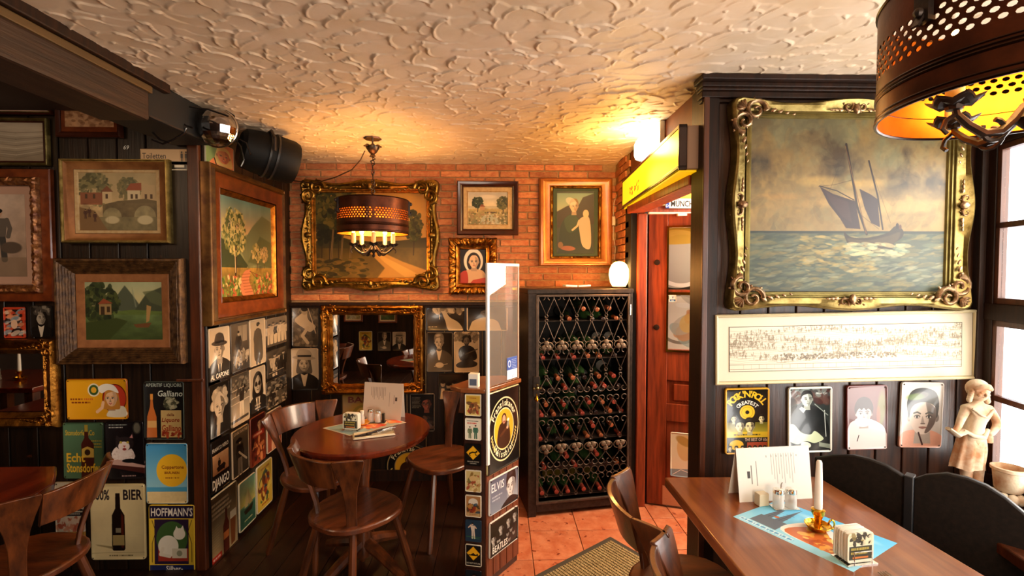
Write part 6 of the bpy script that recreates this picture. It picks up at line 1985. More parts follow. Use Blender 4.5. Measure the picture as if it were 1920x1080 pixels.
# ---------------------------------------------------------------- wine rack behind an iron grille
RA = math.atan2(3.128 - 3.01, .908 - .19)
t = thing('wine_cabinet', 'tall black iron wine cabinet with scrolled grille door', 'cabinet', (.19, 3.015, 0), RA)
RW, RH, RD = .722, 1.495, .34
wrk = t
obj('side_post', MB().box(0, .055, 0, .03, 0, RH), black_metal, t, bevel=.003)
obj('side_post', MB().box(RW - .03, RW, 0, .03, .02, RH), black_metal, t, bevel=.003)
obj('side_panel', MB().box(0, .01, .03, RD, .02, RH), black_metal, t)
obj('side_panel', MB().box(RW - .01, RW, .03, RD, .02, RH), black_metal, t)
obj('back_panel', MB().box(0, RW, RD - .008, RD, .02, RH), mat('rack_back', '0c0806', .8), t)
obj('top_panel', MB().box(-.004, RW + .004, -.004, RD, RH - .03, RH), black_metal, t, bevel=.003)
obj('bottom_rail', MB().box(.055, RW - .03, 0, .03, .03, .08).box(.02, RW - .02, .02, RD, .05, .06), black_metal, t, bevel=.002)


def rz(v):
    return 1.6 - (v - 512) / 880 * 3.03


door_x0, door_x1 = .062, .690
d = MB()
d.box(door_x0 - .012, door_x0 + .006, -.012, .004, .085, RH - .035).box(door_x1 - .006, door_x1 + .008, -.012, .004, .085, RH - .035)
d.box(door_x0, door_x1, -.012, .004, RH - .05, RH - .035).box(door_x0, door_x1, -.012, .004, .085, .10)
obj('grille_door', d, iron, t, bevel=.002)
shelf_z = [rz(v) for v in (603, 676, 736, 786, 832, 888, 940)]
for z in shelf_z:
    obj('shelf', MB().box(.012, RW - .012, .03, RD - .01, z - .006, z).box(.02, RW - .02, .005, .012, z - .004, z), mat('shelf_iron', '2a211c', .5, .6), t)
# scroll: curl, arch, diagonal, curl (one piece, copied)
def curl_pts(x0, z0, r, a0, turns, sgn):
    return [(x0 + r * (1 - .55 * k / 12) * math.cos(a0 + sgn * turns * 2 * PI * k / 12), z0 + r * (1 - .55 * k / 12) * math.sin(a0 + sgn * turns * 2 * PI * k / 12)) for k in range(13)]


uw = (door_x1 - door_x0 - .01) / 6


def vee(h):
    """one half of a heart: arch with a curl, straight leg down to a small curl; height h, width uw/2"""
    r = uw * .25
    top = curl_pts(r, h - r, r, PI, .62, -1)
    up_ = [(r + r * math.cos(PI - 0 * k), h - r) for k in (0,)]
    pts = list(reversed([(x, z) for x, z in curl_pts(r, h - r, r, PI, .72, -1)])) + [(uw * .5 - .002, .022)]
    pts += [(uw * .5 - .002 - .008 * math.sin(q), .012 + .010 * math.cos(q)) for q in (0.4, 1.2, 2.0, 2.8, 3.6, 4.4)]
    return MB().tube([(x, 0, z) for x, z in pts], .0032, 5)


bands = [(597, 552, 1), (646, 598, -1), (702, 655, 1), (742, 705, -1), (785, 747, 1), (834, 790, 1), (884, 853, -1), (940, 899, 1)]
first = {}
for vb, vt, up_ in bands:
    z0, z1 = rz(vb), rz(vt)
    h = z1 - z0
    base = None
    for k in range(6):
        for mir in (1, -1):
            x = door_x0 + .006 + uw * k + (0 if mir == 1 else uw)
            if base is None:
                base = obj('scroll', vee(h), iron, wrk, loc=(x, -.004, z0), smooth=60)
                c_ = base
            else:
                c_ = copy_part(base, (x, -.004, z0), None, wrk)
            c_.scale = (mir, 1, up_)
            if up_ < 0:
                c_.location.z = z1
cr = None
for v in (893,):
    for k in range(12):
        x = door_x0 + .006 + uw / 2 * (k + .5)
        if cr is None:
            cr = obj('iron_ring', MB().tube([(.024 * math.cos(a), 0, .024 * math.sin(a)) for a in np.linspace(0, 2 * PI, 16, endpoint=False)], .003, 5, closed=True), iron, wrk, loc=(x, -.004, rz(v)))
        else:
            copy_part(cr, (x, -.004, rz(v)), None, wrk)
tf = MB()
for a in (90, 210, 330):
    tf.ball((.019 * math.cos(R(a)), -.004, .019 * math.sin(R(a))), (.018, .006, .018), 10, 5)
tf.ball((0, -.008, 0), .008, 8, 4)
tf.tube([(.034 * math.cos(a) * s_ + s_ * .012, 0, .026 * math.sin(a)) for s_ in (1,) for a in np.linspace(-1.9, 1.9, 10)], .003, 5)
tf.tube([(-.034 * math.cos(a) - .012, 0, .026 * math.sin(a)) for a in np.linspace(-1.9, 1.9, 10)], .003, 5)
t0 = None
for v, fl in ((650, 1), (846, -1)):
    for k in range(6):
        x = door_x0 + .006 + uw * (k + .5)
        if t0 is None:
            t0 = obj('trefoil', tf, mat('trefoil_iron', '6a5848', .5, .4), wrk, loc=(x, -.008, rz(v)))
        else:
            c_ = copy_part(t0, (x, -.008, rz(v)), None, wrk, (1, 1, fl))
lk = obj('lock', MB().box(.03, .075, -.016, .0, .80, .93), black_metal, wrk, bevel=.002)
obj('keyhole_handle', MB().tube([(.052, -.018, .86), (.052, -.04, .86)], .005, 6).ball((.052, -.042, .86), .012, 8, 5).ball((.03, -.042, .86), .009, 6, 4).ball((.074, -.042, .86), .009, 6, 4).ball((.052, -.042, .882), .009, 6, 4), mat('worn_brass', '7a6a4a', .35, .9), wrk)
obj('key_tag', MB().lathe([(.008, -.01), (.012, 0), (.004, .022), (.001, .04)], 8, c=(.05, -.03, .785)), brass, wrk)
for z in (.22, 1.32):
    obj('hinge', MB().tube([(RW - .022, -.014, z), (RW - .022, -.014, z + .07)], .006, 8), chrome, wrk)

# bottles: copies of a few kinds lying neck forward
def bottle(label, gm, fm, lm):
    o = thing('wine_bottle', label, 'bottle', (0, 0, -5), 0, 'wine bottles lying in the cabinet')
    rot = Matrix.Rotation(PI / 2, 4, 'X')     # axis z -> -y ; neck towards the viewer
    mb = MB().merge(MB().lathe([(.0001, .0), (.034, 0), (.037, .008), (.037, .165), (.030, .19), (.015, .215), (.0135, .26)], 14), rot)
    obj('glass_body', mb, gm, o)
    obj('capsule', MB().merge(MB().lathe([(.0145, .225), (.0145, .283), (.0155, .285), (.0155, .292), (.012, .294), (.0001, .2935)], 12), rot), fm, o)
    if lm:
        obj('label', MB().merge(MB().lathe([(.0375, .05), (.0375, .13)], 14, cap=False), rot), lm, o)
    return o


bg = mat('bottle_glass', '1c2416', .14, coat=.4, spec=.6)
bb = mat('bottle_glass_green', '34502a', .14, coat=.4, spec=.6)
by = mat('bottle_glass_straw', '6a5a1c', .12, coat=.4, spec=.6)
red_f = mat('red_capsule', 'a8483a', .35, .2); cop = mat('copper_capsule', 'a8603c', .35, .3); blk = mat('black_capsule', '2a1a18', .35, .2); gld = mat('yellow_label', 'c9a83c', .5)
kinds = [bottle('dark wine bottle with a red capsule lying in the iron cabinet', bg, red_f, paper), bottle('dark wine bottle with a copper capsule lying in the iron cabinet', bg, cop, None),
         bottle('dark wine bottle with a black capsule lying in the iron cabinet', bb, blk, None), bottle('green wine bottle with a yellow label on the lowest cabinet shelf', bb, red_f, gld)]
ca, sa_ = math.cos(RA), math.sin(RA)


ORD = ['first', 'second', 'third', 'fourth', 'fifth', 'sixth', 'seventh', 'eighth']
SHELF = ['top shelf', 'second shelf', 'third shelf', 'fourth shelf', 'fifth shelf', 'sixth shelf', 'lowest shelf']
CAPN = ['red capped', 'copper capped', 'black capped', 'yellow labelled green']


def put_bottle(k, x, z, lab, first_=[0, 0, 0, 0]):
    y = RD - .03 - .0
    wx, wy = .19 + x * ca - y * sa_, 3.015 + x * sa_ + y * ca
    if not first_[k]:
        o = kinds[k]; o.location = (wx, wy, z); first_[k] = 1
    else:
        o = dup(kinds[k], (wx, wy, z))
    o['label'] = '%s wine bottle, %s' % (CAPN[k], lab)
    o.rotation_euler = (R(7 if z > .3 else 6) + random.uniform(-.01, .02), 0, RA + random.uniform(-.05, .05))
    return o


layout = [(0, [.30, .43, .52, .61], [.38, .48, .57]), (1, [.11, .21, .31, .40, .50, .60], [.27, .36, .46, .56, .65]),
          (2, [.08, .17, .26, .36, .45, .55, .64], [.12, .22, .31, .41, .50, .60]), (3, [.09, .18, .28, .37, .47, .57, .66], [.14, .24, .33, .43, .53, .62]),
          (4, [.10, .20, .30, .41, .52, .63], [.15, .25, .36, .47, .58]), (5, [.12, .22, .33, .43, .54, .64], [.28, .48]), ]
for s_, row0, row1 in layout:
    z = shelf_z[s_] + .056 - .012
    hgt = (shelf_z[s_ - 1] if s_ else RH - .04) - shelf_z[s_]
    for n_, x in enumerate(row0):
        put_bottle(random.choice([0, 1, 0, 2]) if s_ < 3 else random.choice([2, 1, 0]), x + random.uniform(-.008, .008), z, '%s from left in the bottom row of the %s' % (ORD[n_], SHELF[s_]))
    if hgt > .14:
        for n_, x in enumerate(row1):
            put_bottle(random.choice([0, 1, 2]), x + random.uniform(-.008, .008), z + .066, '%s from left in the upper row of the %s' % (ORD[n_], SHELF[s_]))
for n_, x in enumerate((.11, .20, .29, .39, .51)):
    put_bottle(3, x, shelf_z[6] + .05, '%s from left on the lowest shelf' % ORD[n_])

# ---------------------------------------------------------------- door leaf and its surroundings
LA = math.atan2(3.06 - 3.165, .33)
t = thing('door_leaf', 'reddish wooden house door standing open with glass panes', 'door', (1.02, 3.17, .012), LA)
ht = 1.985
obj('stile', MB().box(0, .125, 0, .045, 0, ht), door_wood, t, bevel=.003)
obj('stile', MB().box(.66, .78, 0, .045, 0, ht), door_wood, t, bevel=.003)
for z0, z1 in ((0, .16), (.58, .70), (.86, 1.07), (1.45, 1.475), (1.895, ht)):
    obj('rail', MB().box(.125, .66, .004, .042, z0, z1), door_wood, t, bevel=.003)
obj('door_panel', MB().box(.125, .66, .014, .03, .70, .86).box(.17, .61, .006, .016, .725, .835), door_wood, t, bevel=.004)
obj('door_panel', MB().box(.125, .66, .014, .03, .16, .58), door_wood, t, bevel=.004)
obj('glazing_bead', MB().box(.118, .13, -.004, .0, 1.07, 1.9).box(.118, .66, -.004, .0, 1.893, 1.905).box(.118, .66, -.004, .0, 1.44, 1.46).box(.118, .66, -.004, .0, 1.055, 1.07), brass, t)
obj('pane', MB().box(.125, .66, .018, .022, 1.475, 1.895), glassmat('door_glass', refl=.06), t)
obj('pane', MB().box(.125, .66, .018, .022, 1.07, 1.45), bpy.data.materials['door_glass'], t)
obj('kick_plate', MB().box(.105, .66, -.003, .0, .005, .135), mat('chequer_plate', 'c9a890', .3, .7, bump=.8, bscale=90), t)
for z in (1.66, 1.22):
    obj('star_scratch', MB().lathe([(.018, 0), (.02, .002), (.016, .003)], 8), trim_dark, t, loc=(.055, -.001, z), rot=(PI / 2, 0, 0))
obj('door_pull', MB().box(.33, .345, -.02, -.004, .72, .93), chrome, t, bevel=.003)
# boards behind the panes, painted with the street reflections of the door glass
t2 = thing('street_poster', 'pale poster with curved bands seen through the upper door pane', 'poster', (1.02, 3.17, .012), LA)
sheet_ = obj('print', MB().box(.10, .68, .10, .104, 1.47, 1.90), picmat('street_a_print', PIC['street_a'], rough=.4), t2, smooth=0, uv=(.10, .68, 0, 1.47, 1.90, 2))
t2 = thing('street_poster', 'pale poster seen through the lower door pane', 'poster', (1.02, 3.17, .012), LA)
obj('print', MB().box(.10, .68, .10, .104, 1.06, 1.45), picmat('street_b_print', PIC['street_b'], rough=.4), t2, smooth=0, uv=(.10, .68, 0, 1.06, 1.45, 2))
signboard('paper_notice', 'small white notice on the lower door pane', 'p', None, 'vpay', None, place=(Vector((1.02 + .16 * math.cos(LA) - .012 * math.sin(-LA) - .003, 3.17 + .16 * math.sin(LA) - .012, 1.43)), .045, .045, LA), screws=False)
p = P(1283, 850, 1, 3.07)
signboard('door_poster', 'cream portrait poster on the bottom door panel', 'p', None, 'door_poster', None, place=(Vector((1.02 + .235 * math.cos(LA), 3.17 + .235 * math.sin(LA) - .008, .375)), .17, .30, LA), screws=False)
p = P(1298, 382, 1, 3.23)
signboard('number_plate', 'car number plate reading MÜNCHEN above the open door', 'p', None, 'plate', None, place=(Vector((p[0] - .062, 3.225, p[2])), .26, .07, 0), screws=False)
t = thing('transom_light', 'yellow lit panel above the number plate', 'lamp', (1.45, 3.5, 2.14), 0)
obj('panel', MB().box(-.4, .4, 0, .01, 0, .2), mat('yellow_glow', 'f0c020', .5, emit='ffc400', estr=1.2), t)
t = thing('door_closer', 'pale metal door closer rail above the open door', 'door closer', (1.0, 3.12, 2.0), 0)
obj('rail', MB().box(0, .30, -.012, .012, -.006, .006).box(.19, .34, -.02, .01, -.02, -.004), white_plastic, t, bevel=.002)

# ---------------------------------------------------------------- beer sign light box
L0, L1 = Vector((.800, 2.065, 0)), Vector((.882, 3.33, 0))
la = math.atan2((L1 - L0).y, (L1 - L0).x)
ll = (L1 - L0).length
t = thing('light_box', 'yellow illuminated beer sign box over the doorway', 'sign', (L0.x, L0.y, 2.055), la)
# local x runs away from the camera, local y towards the passage is negative: face looks to +y
obj('lit_face', MB().box(.012, ll - .012, .0, .004, .022, .182), picmat('lightbox_face', PIC['lightbox'], rough=.3, emis=1.1), t, smooth=0, uv=(ll - .012, .012, 0, .022, .182, 2))
obj('rim', MB().box(-.004, ll + .004, -.03, .006, .182, .200).box(-.004, ll + .004, -.03, .006, .006, .022).box(-.004, .012, -.03, .006, .0, .2).box(ll - .012, ll + .004, -.03, .006, .0, .2), mat('dark_red_rim', '2a0a08', .25), t, bevel=.003)
obj('housing', MB().box(.0, ll, -.085, -.03, .004, .196), mat('housing_beige', 'b09078', .5), t, bevel=.006)
obj('underside', MB().box(.02, ll - .02, -.08, -.005, -.004, .003), mat('yellow_under', 'e8c020', .4, emit='f0b800', estr=.7), t)
bulb('light_box_glow', (.70, 2.75, 2.15), 2.2, (1.0, .72, .12), .1)

# small lit emergency lamp on top
t = thing('exit_lamp', 'glowing white and green emergency lamp above the beer sign', 'lamp', (.875, 2.72, 2.28), la)
obj('lit_cover', MB().box(-.16, .16, -.012, .06, 0, .125), mat('exit_glow', 'f4fff0', .4, emit='f6ffe4', estr=9), t, bevel=.03)
obj('base_plate', MB().box(-.17, .17, -.04, -.012, -.01, .15), white_plastic, t, bevel=.004)
bulb('exit_lamp_glow', (.74, 2.68, 2.32), 8, (1.0, .52, .12), .05)

# salt lamp on the cabinet
t = thing('salt_lamp', 'glowing egg shaped stone lamp on the wine cabinet', 'lamp', (.835, 3.235, RH))
obj('glowing_stone', MB().lathe([(.045, .012), (.062, .04), (.072, .09), (.068, .13), (.052, .165), (.03, .182), (.0001, .186)], 12), mat('salt_glow', 'fff0c8', .6, emit='ffd27a', estr=7), t)
obj('base', MB().lathe([(.05, 0), (.052, .012), (.04, .014)], 14), trim_dark, t)
bulb('salt_lamp_glow', (.79, 3.08, 1.60), 13, (1.0, .40, .09), .06)
t = thing('card_holder', 'pale folded cards lying on top of the wine cabinet', 'card', (.52, 3.13, RH), RA)
obj('card_leaf', MB().bar((-.085, 0, .022), (-.005, 0, .018), .07, .012).bar((.005, .0, .018), (.09, .0, .022), .07, .010), paper, t, bevel=.002)
obj('picture_spot', MB().box(-.06, -.03, -.03, .02, .029, .030).box(.02, .07, -.03, .02, .027, .028), mat('brick_print', 'a8603c', .6), t)
cab = MB().tube([P(u, v, 1, YB - .01) for u, v in ((1176, 352), (1158, 362), (1151, 380), (1150, 405))], .0025, 5)
cab.tube([P(u, v, 1, YB - .012) for u, v in ((1150, 424), (1150, 445), (1154, 465), (1152, 487))], .0025, 5)
t = thing('lamp_cord', 'pale thin cord with inline switch on the brick wall', 'cord', (0, 0, 0))
obj('cord', cab, white_plastic, t)
p = P(1150, 414, 1, YB - .012)
obj('switch', MB().box(p[0] - .013, p[0] + .013, YB - .022, YB - .002, p[2] - .035, p[2] + .035), white_plastic, t, bevel=.004)

# door mat
t = thing('door_mat', 'beige ribbed door mat with dark rubber border', 'mat', (.669, 2.744, 0), R(216))
obj('rubber_border', MB().box(-.02, 1.0, -.02, .75, .0005, .008), mat('mat_border', '3c3428', .8), t, bevel=.003)
pile = MB()
for i in range(48):
    pile.box(.015 + i * .02, .029 + i * .02, .015, .715, .008, .0125)
obj('ribbed_pile', pile, mat('mat_pile', 'b09a6c', .95, col2='6a5838', nscale=160, bump=.8, bscale=220, contrast=(.45, .55)), t)
# ---------------------------------------------------------------- hanging lamps
cop_out = mat('dark_copper', '3a1a0c', .4, .75, col2='5c2c14', nscale=14, bump=.1)
cop_in = mat('bright_copper', 'd8842c', .35, .85, col2='c06a1c', nscale=10)
bulb_m = mat('lit_bulb', 'fff0c0', .4, emit='ffcf70', estr=32)
candle_m = mat('candle_sleeve', 'e0c088', .6, emit='ffa030', estr=.25)  # slight sleeve glow put in for light from the bulb above


def shade_shell(r, m_in):
    mb = MB()
    def cyl(z0, z1, ra=None, rb=None):
        mb.lathe([(ra or r, z0), (rb or r, z1)], 72, cap=False)
    cyl(.0, .078); cyl(.142, .21)
    rows, n = 5, 74
    ch_ = (.142 - .078) / rows
    da = 2 * PI / n
    for k in range(rows):
        for i in range(n):
            a0 = da * (i + .5 * (k % 2))
            z0 = .078 + ch_ * k
            sq = [(0, 0), (.5, 0), (1, 0), (1, .5), (1, 1), (.5, 1), (0, 1), (0, .5)]
            hl = [(.5 + .33 * math.cos(q), .5 + .36 * math.sin(q)) for q in [R(225 + 45 * j) for j in range(8)]]
            vs = [(r * math.cos(a0 + da * u), r * math.sin(a0 + da * u), z0 + ch_ * v) for u, v in sq + hl]
            mb.add(vs, [(j, (j + 1) % 8, 8 + (j + 1) % 8, 8 + j) for j in range(8)])
    return mb


def make_lamp(label, loc, spin, drop, LAMP_W):
    t = thing('hanging_lamp', label, 'lamp', loc, spin, 'copper drum lamps with perforated bands')
    r = .213
    sh = obj('shade', shade_shell(r, None), cop_out, t, smooth=60)
    obj('inner_lining', shade_shell(r - .0025, None), cop_in, sh, smooth=60)
    rim = MB()
    for z, q in ((.0, .0035), (.010, .002), (.042, .003), (.048, .0025), (.054, .002), (.206, .0035)):
        rim.tube([(r * math.cos(a), r * math.sin(a), z) for a in np.linspace(0, 2 * PI, 72, endpoint=False)], q, 6, closed=True)
    obj('rim_bands', rim, mat('dark_copper_rim', '2a140a', .3, .8), sh)
    for a in (R(176), R(20), R(-80)):
        br = MB().box(-.004, .01, -.012, .012, .12, .205).ball((.012, 0, .19), .012, 8, 5).ball((.014, 0, .135), .008, 8, 5).bar((.01, 0, .13), (.02, 0, .112), .012, .004)
        obj('clasp', MB().merge(br, Matrix.Rotation(a, 4, 'Z') @ Matrix.Translation((r, 0, 0))), black_metal, sh)
    top = MB()
    for k in range(3):
        a = R(120 * k + 30)
        top.bar((0, 0, .215), ((r - .003) * math.cos(a), (r - .003) * math.sin(a), .196), .014, .004)
    obj('spider', top, black_metal, t)
    stem = MB().lathe([(.0001, -.062 - drop), (.008, -.056 - drop), (.010, -.046 - drop), (.004, -.036 - drop), (.014, -.026 - drop), (.026, -.012 - drop), (.018, .002 - drop), (.010, .011 - drop), (.013, .011), (.009, .012), (.012, .06), (.018, .075), (.008, .09), (.007, .225), (.012, .235), (.0001, .245)], 14)
    obj('stem', stem, black_metal, t)
    DZ = -drop
    for k in range(5):
        a = R(72 * k + 18)
        c_, s_ = math.cos(a), math.sin(a)
        arm = obj('arm', MB().tube([(q * c_, q * s_, z) for q, z in ((.012, .01), (.03, -.015), (.05, -.034), (.075, -.036), (.1, -.02), (.118, -.002), (.122, .016))], [.007, .0075, .008, .008, .007, .006, .005], 7)
                  .tube([((.06 + .018 * math.cos(q)) * c_, (.06 + .018 * math.cos(q)) * s_, -.03 - .018 * math.sin(q)) for q in np.linspace(-.4, 4.6, 12)], .0045, 6)
                  .tube([(q * c_, q * s_, z) for q, z in ((.118, .0), (.135, -.012), (.14, -.026), (.132, -.034))], .004, 6), black_metal, t, loc=(0, 0, DZ))
        cup = MB()
        n = 24; vs = []
        for kk, (f, z) in enumerate(((.2, .012), (.75, .014), (1.0, .024), (.95, .020), (.4, .018))):
            for j in range(n):
                q = 2 * PI * j / n
                rr = .036 * f * (1 + .12 * math.cos(6 * q) * (f > .5))
                vs.append((.122 * c_ + rr * math.cos(q), .122 * s_ + rr * math.sin(q), z + .004 * math.cos(6 * q) * (f > .7)))
        cup.add(vs, [(kk * n + j, kk * n + (j + 1) % n, (kk + 1) * n + (j + 1) % n, (kk + 1) * n + j) for kk in range(4) for j in range(n)])
        cup.lathe([(.004, .004), (.012, .006), (.014, .014)], 8, c=(.122 * c_, .122 * s_, 0))
        obj('drip_cup', cup, black_metal, arm)
        obj('candle_sleeve', MB().lathe([(.013, .02), (.013, .085), (.009, .088)], 12, c=(.122 * c_, .122 * s_, 0)), candle_m, arm)
        obj('lit_bulb', MB().lathe([(.006, .086), (.013, .10), (.014, .115), (.008, .135), (.0001, .15)], 10, c=(.122 * c_, .122 * s_, 0)), bulb_m, arm)
    # chain and ceiling rose
    top_z = CEIL - loc[2]
    z = .245
    k = 0
    lk_ = None
    while z < top_z - .115:
        ln = .036
        link = [(.009 * math.cos(q), 0, (ln / 2) * math.sin(q)) for q in np.linspace(0, 2 * PI, 14, endpoint=False)]
        if lk_ is None:
            lk_ = obj('chain_link', MB().tube(link, .0026, 5, closed=True), black_metal, t, loc=(0, 0, z + ln / 2))
        else:
            copy_part(lk_, (0, 0, z + ln / 2), (0, 0, PI / 2 * (k % 2)), t)
        z += ln - .007; k += 1
    obj('lamp_wire', MB().tube([((.008 + .012 * math.sin(q * .35)) * math.sin(q * 1.9), (.008 + .012 * math.sin(q * .35)) * math.cos(q * 1.7), .24 + (top_z - .33) * q / 26) for q in range(27)], .003, 5), black_plastic, t)
    rose = MB().lathe([(.008, top_z - .115), (.018, top_z - .11), (.012, top_z - .098), (.026, top_z - .085), (.040, top_z - .062), (.042, top_z - .05), (.005, top_z - .045), (.005, top_z - .004)], 16)
    for j in range(8):
        a = 2 * PI * j / 8
        rose.ball((.044 * math.cos(a), .044 * math.sin(a), top_z - .050), (.012, .012, .006), 6, 4)
    obj('ceiling_rose', rose, mat('worn_black_iron', '2c2420', .35, .8, col2='7a6450', nscale=60), t)
    obj('ceiling_hook_plate', MB().lathe([(.0001, top_z - .010), (.05, top_z - .008), (.055, top_z - .002)], 8), steel, t)
    bulb('lamp_bulb', (loc[0], loc[1], loc[2] + .10 - drop * .7), LAMP_W, (1.0, .50, .14), .09)
    return t


make_lamp('near copper drum lamp with lit candles at the top right corner', (.909, .782, 1.888), R(10), .012, 8)
make_lamp('smaller looking far copper drum lamp over the round table', (-.775, 2.94, 1.842), R(-165), .085, 24)
pts = [P(u, v, 1, y) for u, v, y in ((684, 283, 2.94), (676, 300, 3.0), (660, 318, 3.1), (630, 332, 3.25), (590, 344, 3.42), (545, 338, 3.5))]
pts = [p for p in pts]
tag(obj('swag_cord', MB().tube(pts, .004, 6), mat('brown_cord', '3a2214', .6)), 'dark brown cord swagging from the far lamp to the corner', 'cord')

# ---------------------------------------------------------------- mirror dome, spot lamp and cables in the corner
t = thing('disco_dome', 'faceted clear dome light hanging at the end of the ceiling beam', 'lamp', (-1.405, 2.42, 2.325))
cr_m = glassmat('crystal', tint=(.96, .93, .88), refl=.45, rough=.03)
fac = MB()
fac.ball((0, 0, 0), .093, 13, 8)
obj('faceted_glass', fac, cr_m, t, smooth=0)
fac = MB(); fac.ball((0, 0, 0), .076, 11, 7)
obj('inner_reflector', fac, mat('dome_reflector', 'd8cfc4', .10, 1, col2='5a3c30', nscale=14, contrast=(.45, .52)), t, smooth=0)
obj('rim_ring', MB().tube([(.094 * math.cos(a), 0, .094 * math.sin(a)) for a in np.linspace(0, 2 * PI, 40, endpoint=False)], .0035, 6, closed=True), chrome, t)
obj('mount', MB().box(-.03, .03, .02, .10, -.02, .10), black_plastic, t, bevel=.005)
t = thing('stage_lamp', 'black drum shaped stage lamp under the ceiling beside the mirror dome', 'lamp', (-1.335, 2.78, 2.28), R(40))
Rt = Matrix.Rotation(R(-72), 4, 'Y') @ Matrix.Rotation(0, 4, 'Z')
Rt = Matrix.Rotation(R(100), 4, 'Y')
obj('housing', MB().merge(MB().lathe([(.0001, -.15), (.085, -.148), (.11, -.13), (.125, -.05), (.13, .04), (.128, .12), (.118, .15), (.11, .152), (.0001, .14)], 14), Rt), black_plastic, t, smooth=30)
obj('cooling_ring', MB().merge(MB().lathe([(.128, -.02), (.134, -.018), (.134, -.008), (.128, -.006)], 24, cap=False).lathe([(.128, .02), (.134, .022), (.134, .032), (.129, .034)], 24, cap=False), Rt), mat('matt_grey_ring', '242220', .35), t)
obj('yoke', MB().tube([(0, -.14, 0), (0, -.145, .07), (0, -.08, .125), (0, .08, .125), (0, .145, .07), (0, .14, 0)], .008, 6), black_metal, t)
cb = [[(322, 205), (335, 226), (350, 236), (362, 240)], [(285, 262), (305, 270), (325, 262), (345, 250), (350, 240)], [(286, 248), (300, 262), (318, 268)], [(355, 200), (390, 205), (420, 215), (428, 218)],
      [(442, 262), (452, 275), (458, 300), (452, 312)], [(450, 262), (462, 268), (470, 290)]]
t = thing('cable_bundle', 'tangled black cables around the beam end and dome light', 'cable', (0, 0, 0))
for c_ in cb:
    obj('cable', MB().tube([P(u, v, 1, 2.28 if u < 440 else 2.6) for u, v in c_], .0045, 6), mat('shiny_cable', '1c1614', .18), t)

# ---------------------------------------------------------------- things on the dining table
def shaker(mb_g, mb_c, x, y, z, h=.07, r=.019):
    mb_g.lathe([(r, .002), (r, h * .72), (r * .92, h * .76)], 14, c=(x, y, z))
    mb_c.lathe([(r * .98, h * .74), (r * 1.02, h * .78), (r * .95, h * .96), (r * .5, h), (.0001, h * 1.01)], 14, c=(x, y, z))


TT = .7485
t = thing('placemat', 'light blue printed placemat on the dining table', 'placemat', (0, 0, TT))
pm = [(.818, 1.592), (1.009, 1.282), (1.256, 1.418), (1.050, 1.706)]
me = bpy.data.meshes.new('paper_print')
me.from_pydata([(x, y, .0006) for x, y in pm], [], [(0, 1, 2, 3)])
uvl = me.uv_layers.new()
for i, q in enumerate(((0, 1), (0, 0), (1, 0), (1, 1))):
    uvl.data[i].uv = ((0, 0), (1, 0), (1, 1), (0, 1))[i]
me.materials.append(picmat('placemat_print', PIC['placemat'], rough=.35))
o = bpy.data.objects.new('paper_print', me); C.objects.link(o); o.parent = t
so = o.modifiers.new('thickness', 'SOLIDIFY'); so.thickness = .0006
a, b = Vector((.893, 1.690)), Vector((1.185, 1.715))
t = thing('menu_card', 'standing white menu card on the dining table', 'menu', (a.x, a.y, TT), math.atan2(b.y - a.y, b.x - a.x))
L = (b - a).length
obj('front_leaf', MB().add([(0, 0, 0), (L, 0, 0), (L + .004, .03, .192), (.0, .03, .192)] + [(0, .001, 0), (L, .001, 0), (L + .004, .031, .192), (.0, .031, .192)], [(0, 1, 2, 3), (7, 6, 5, 4), (0, 3, 7, 4), (1, 5, 6, 2), (3, 2, 6, 7)]),
    picmat('menu_print', PIC['menu'], rough=.5), t, smooth=0, uv=(0, L, 0, 0, .192, 2))
obj('back_leaf', MB().add([(0, .075, 0), (L, .075, 0), (L + .004, .032, .192), (.0, .032, .192)], [(0, 1, 2, 3)]), paper, t, smooth=0)
t = thing('shaker_pair', 'glass salt and pepper shakers with chrome caps in a small holder on the placemat', 'shakers', (1.035, 1.648, TT + .001))
G, K = MB(), MB()
gl = glassmat('shaker_glass', tint=(.95, .93, .9), refl=.1, milky=.45, mcol=(.85, .8, .72))
shaker(G, K, -.022, 0, .002); shaker(G, K, .024, .0, .002)
obj('glass_jars', G, gl, t); obj('chrome_caps', K, chrome, t)
obj('holder', MB().box(-.045, .047, -.022, .022, 0, .003).tube([(0, .022, .0), (0, .022, .075), (0, .015, .085)], .002, 6), chrome, t)
t = thing('toothpick_cup', 'small beige holder left of the shakers', 'cup', (.965, 1.672, TT + .001), R(10))
obj('cup', MB().box(-.02, .02, -.014, .014, 0, .045), mat('beige_card', 'c9b898', .6), t, bevel=.002)
t = thing('candlestick', 'brass saucer candlestick with a tall white candle on the placemat', 'candlestick', (1.058, 1.502, TT + .001))
obj('brass_saucer', MB().lathe([(.0001, .003), (.022, .003), (.026, 0), (.029, .004), (.036, .012), (.040, .018), (.038, .019), (.033, .012), (.024, .007), (.012, .010), (.009, .03), (.014, .045), (.02, .055), (.021, .068), (.012, .072), (.0001, .07)], 28), brass, t, smooth=50)
obj('ring_handle', MB().tube([(.046 + .010 * math.cos(a), .0, .016 + .015 * math.sin(a)) for a in np.linspace(0, 2 * PI, 16, endpoint=False)], .003, 6, closed=True), brass, t)
obj('candle', MB().lathe([(.0125, .062), (.0115, .15), (.009, .225), (.006, .232), (.0001, .234)], 14), wax, t)
obj('wick', MB().tube([(0, 0, .232), (.001, 0, .24)], .0008, 5), black_plastic, t)


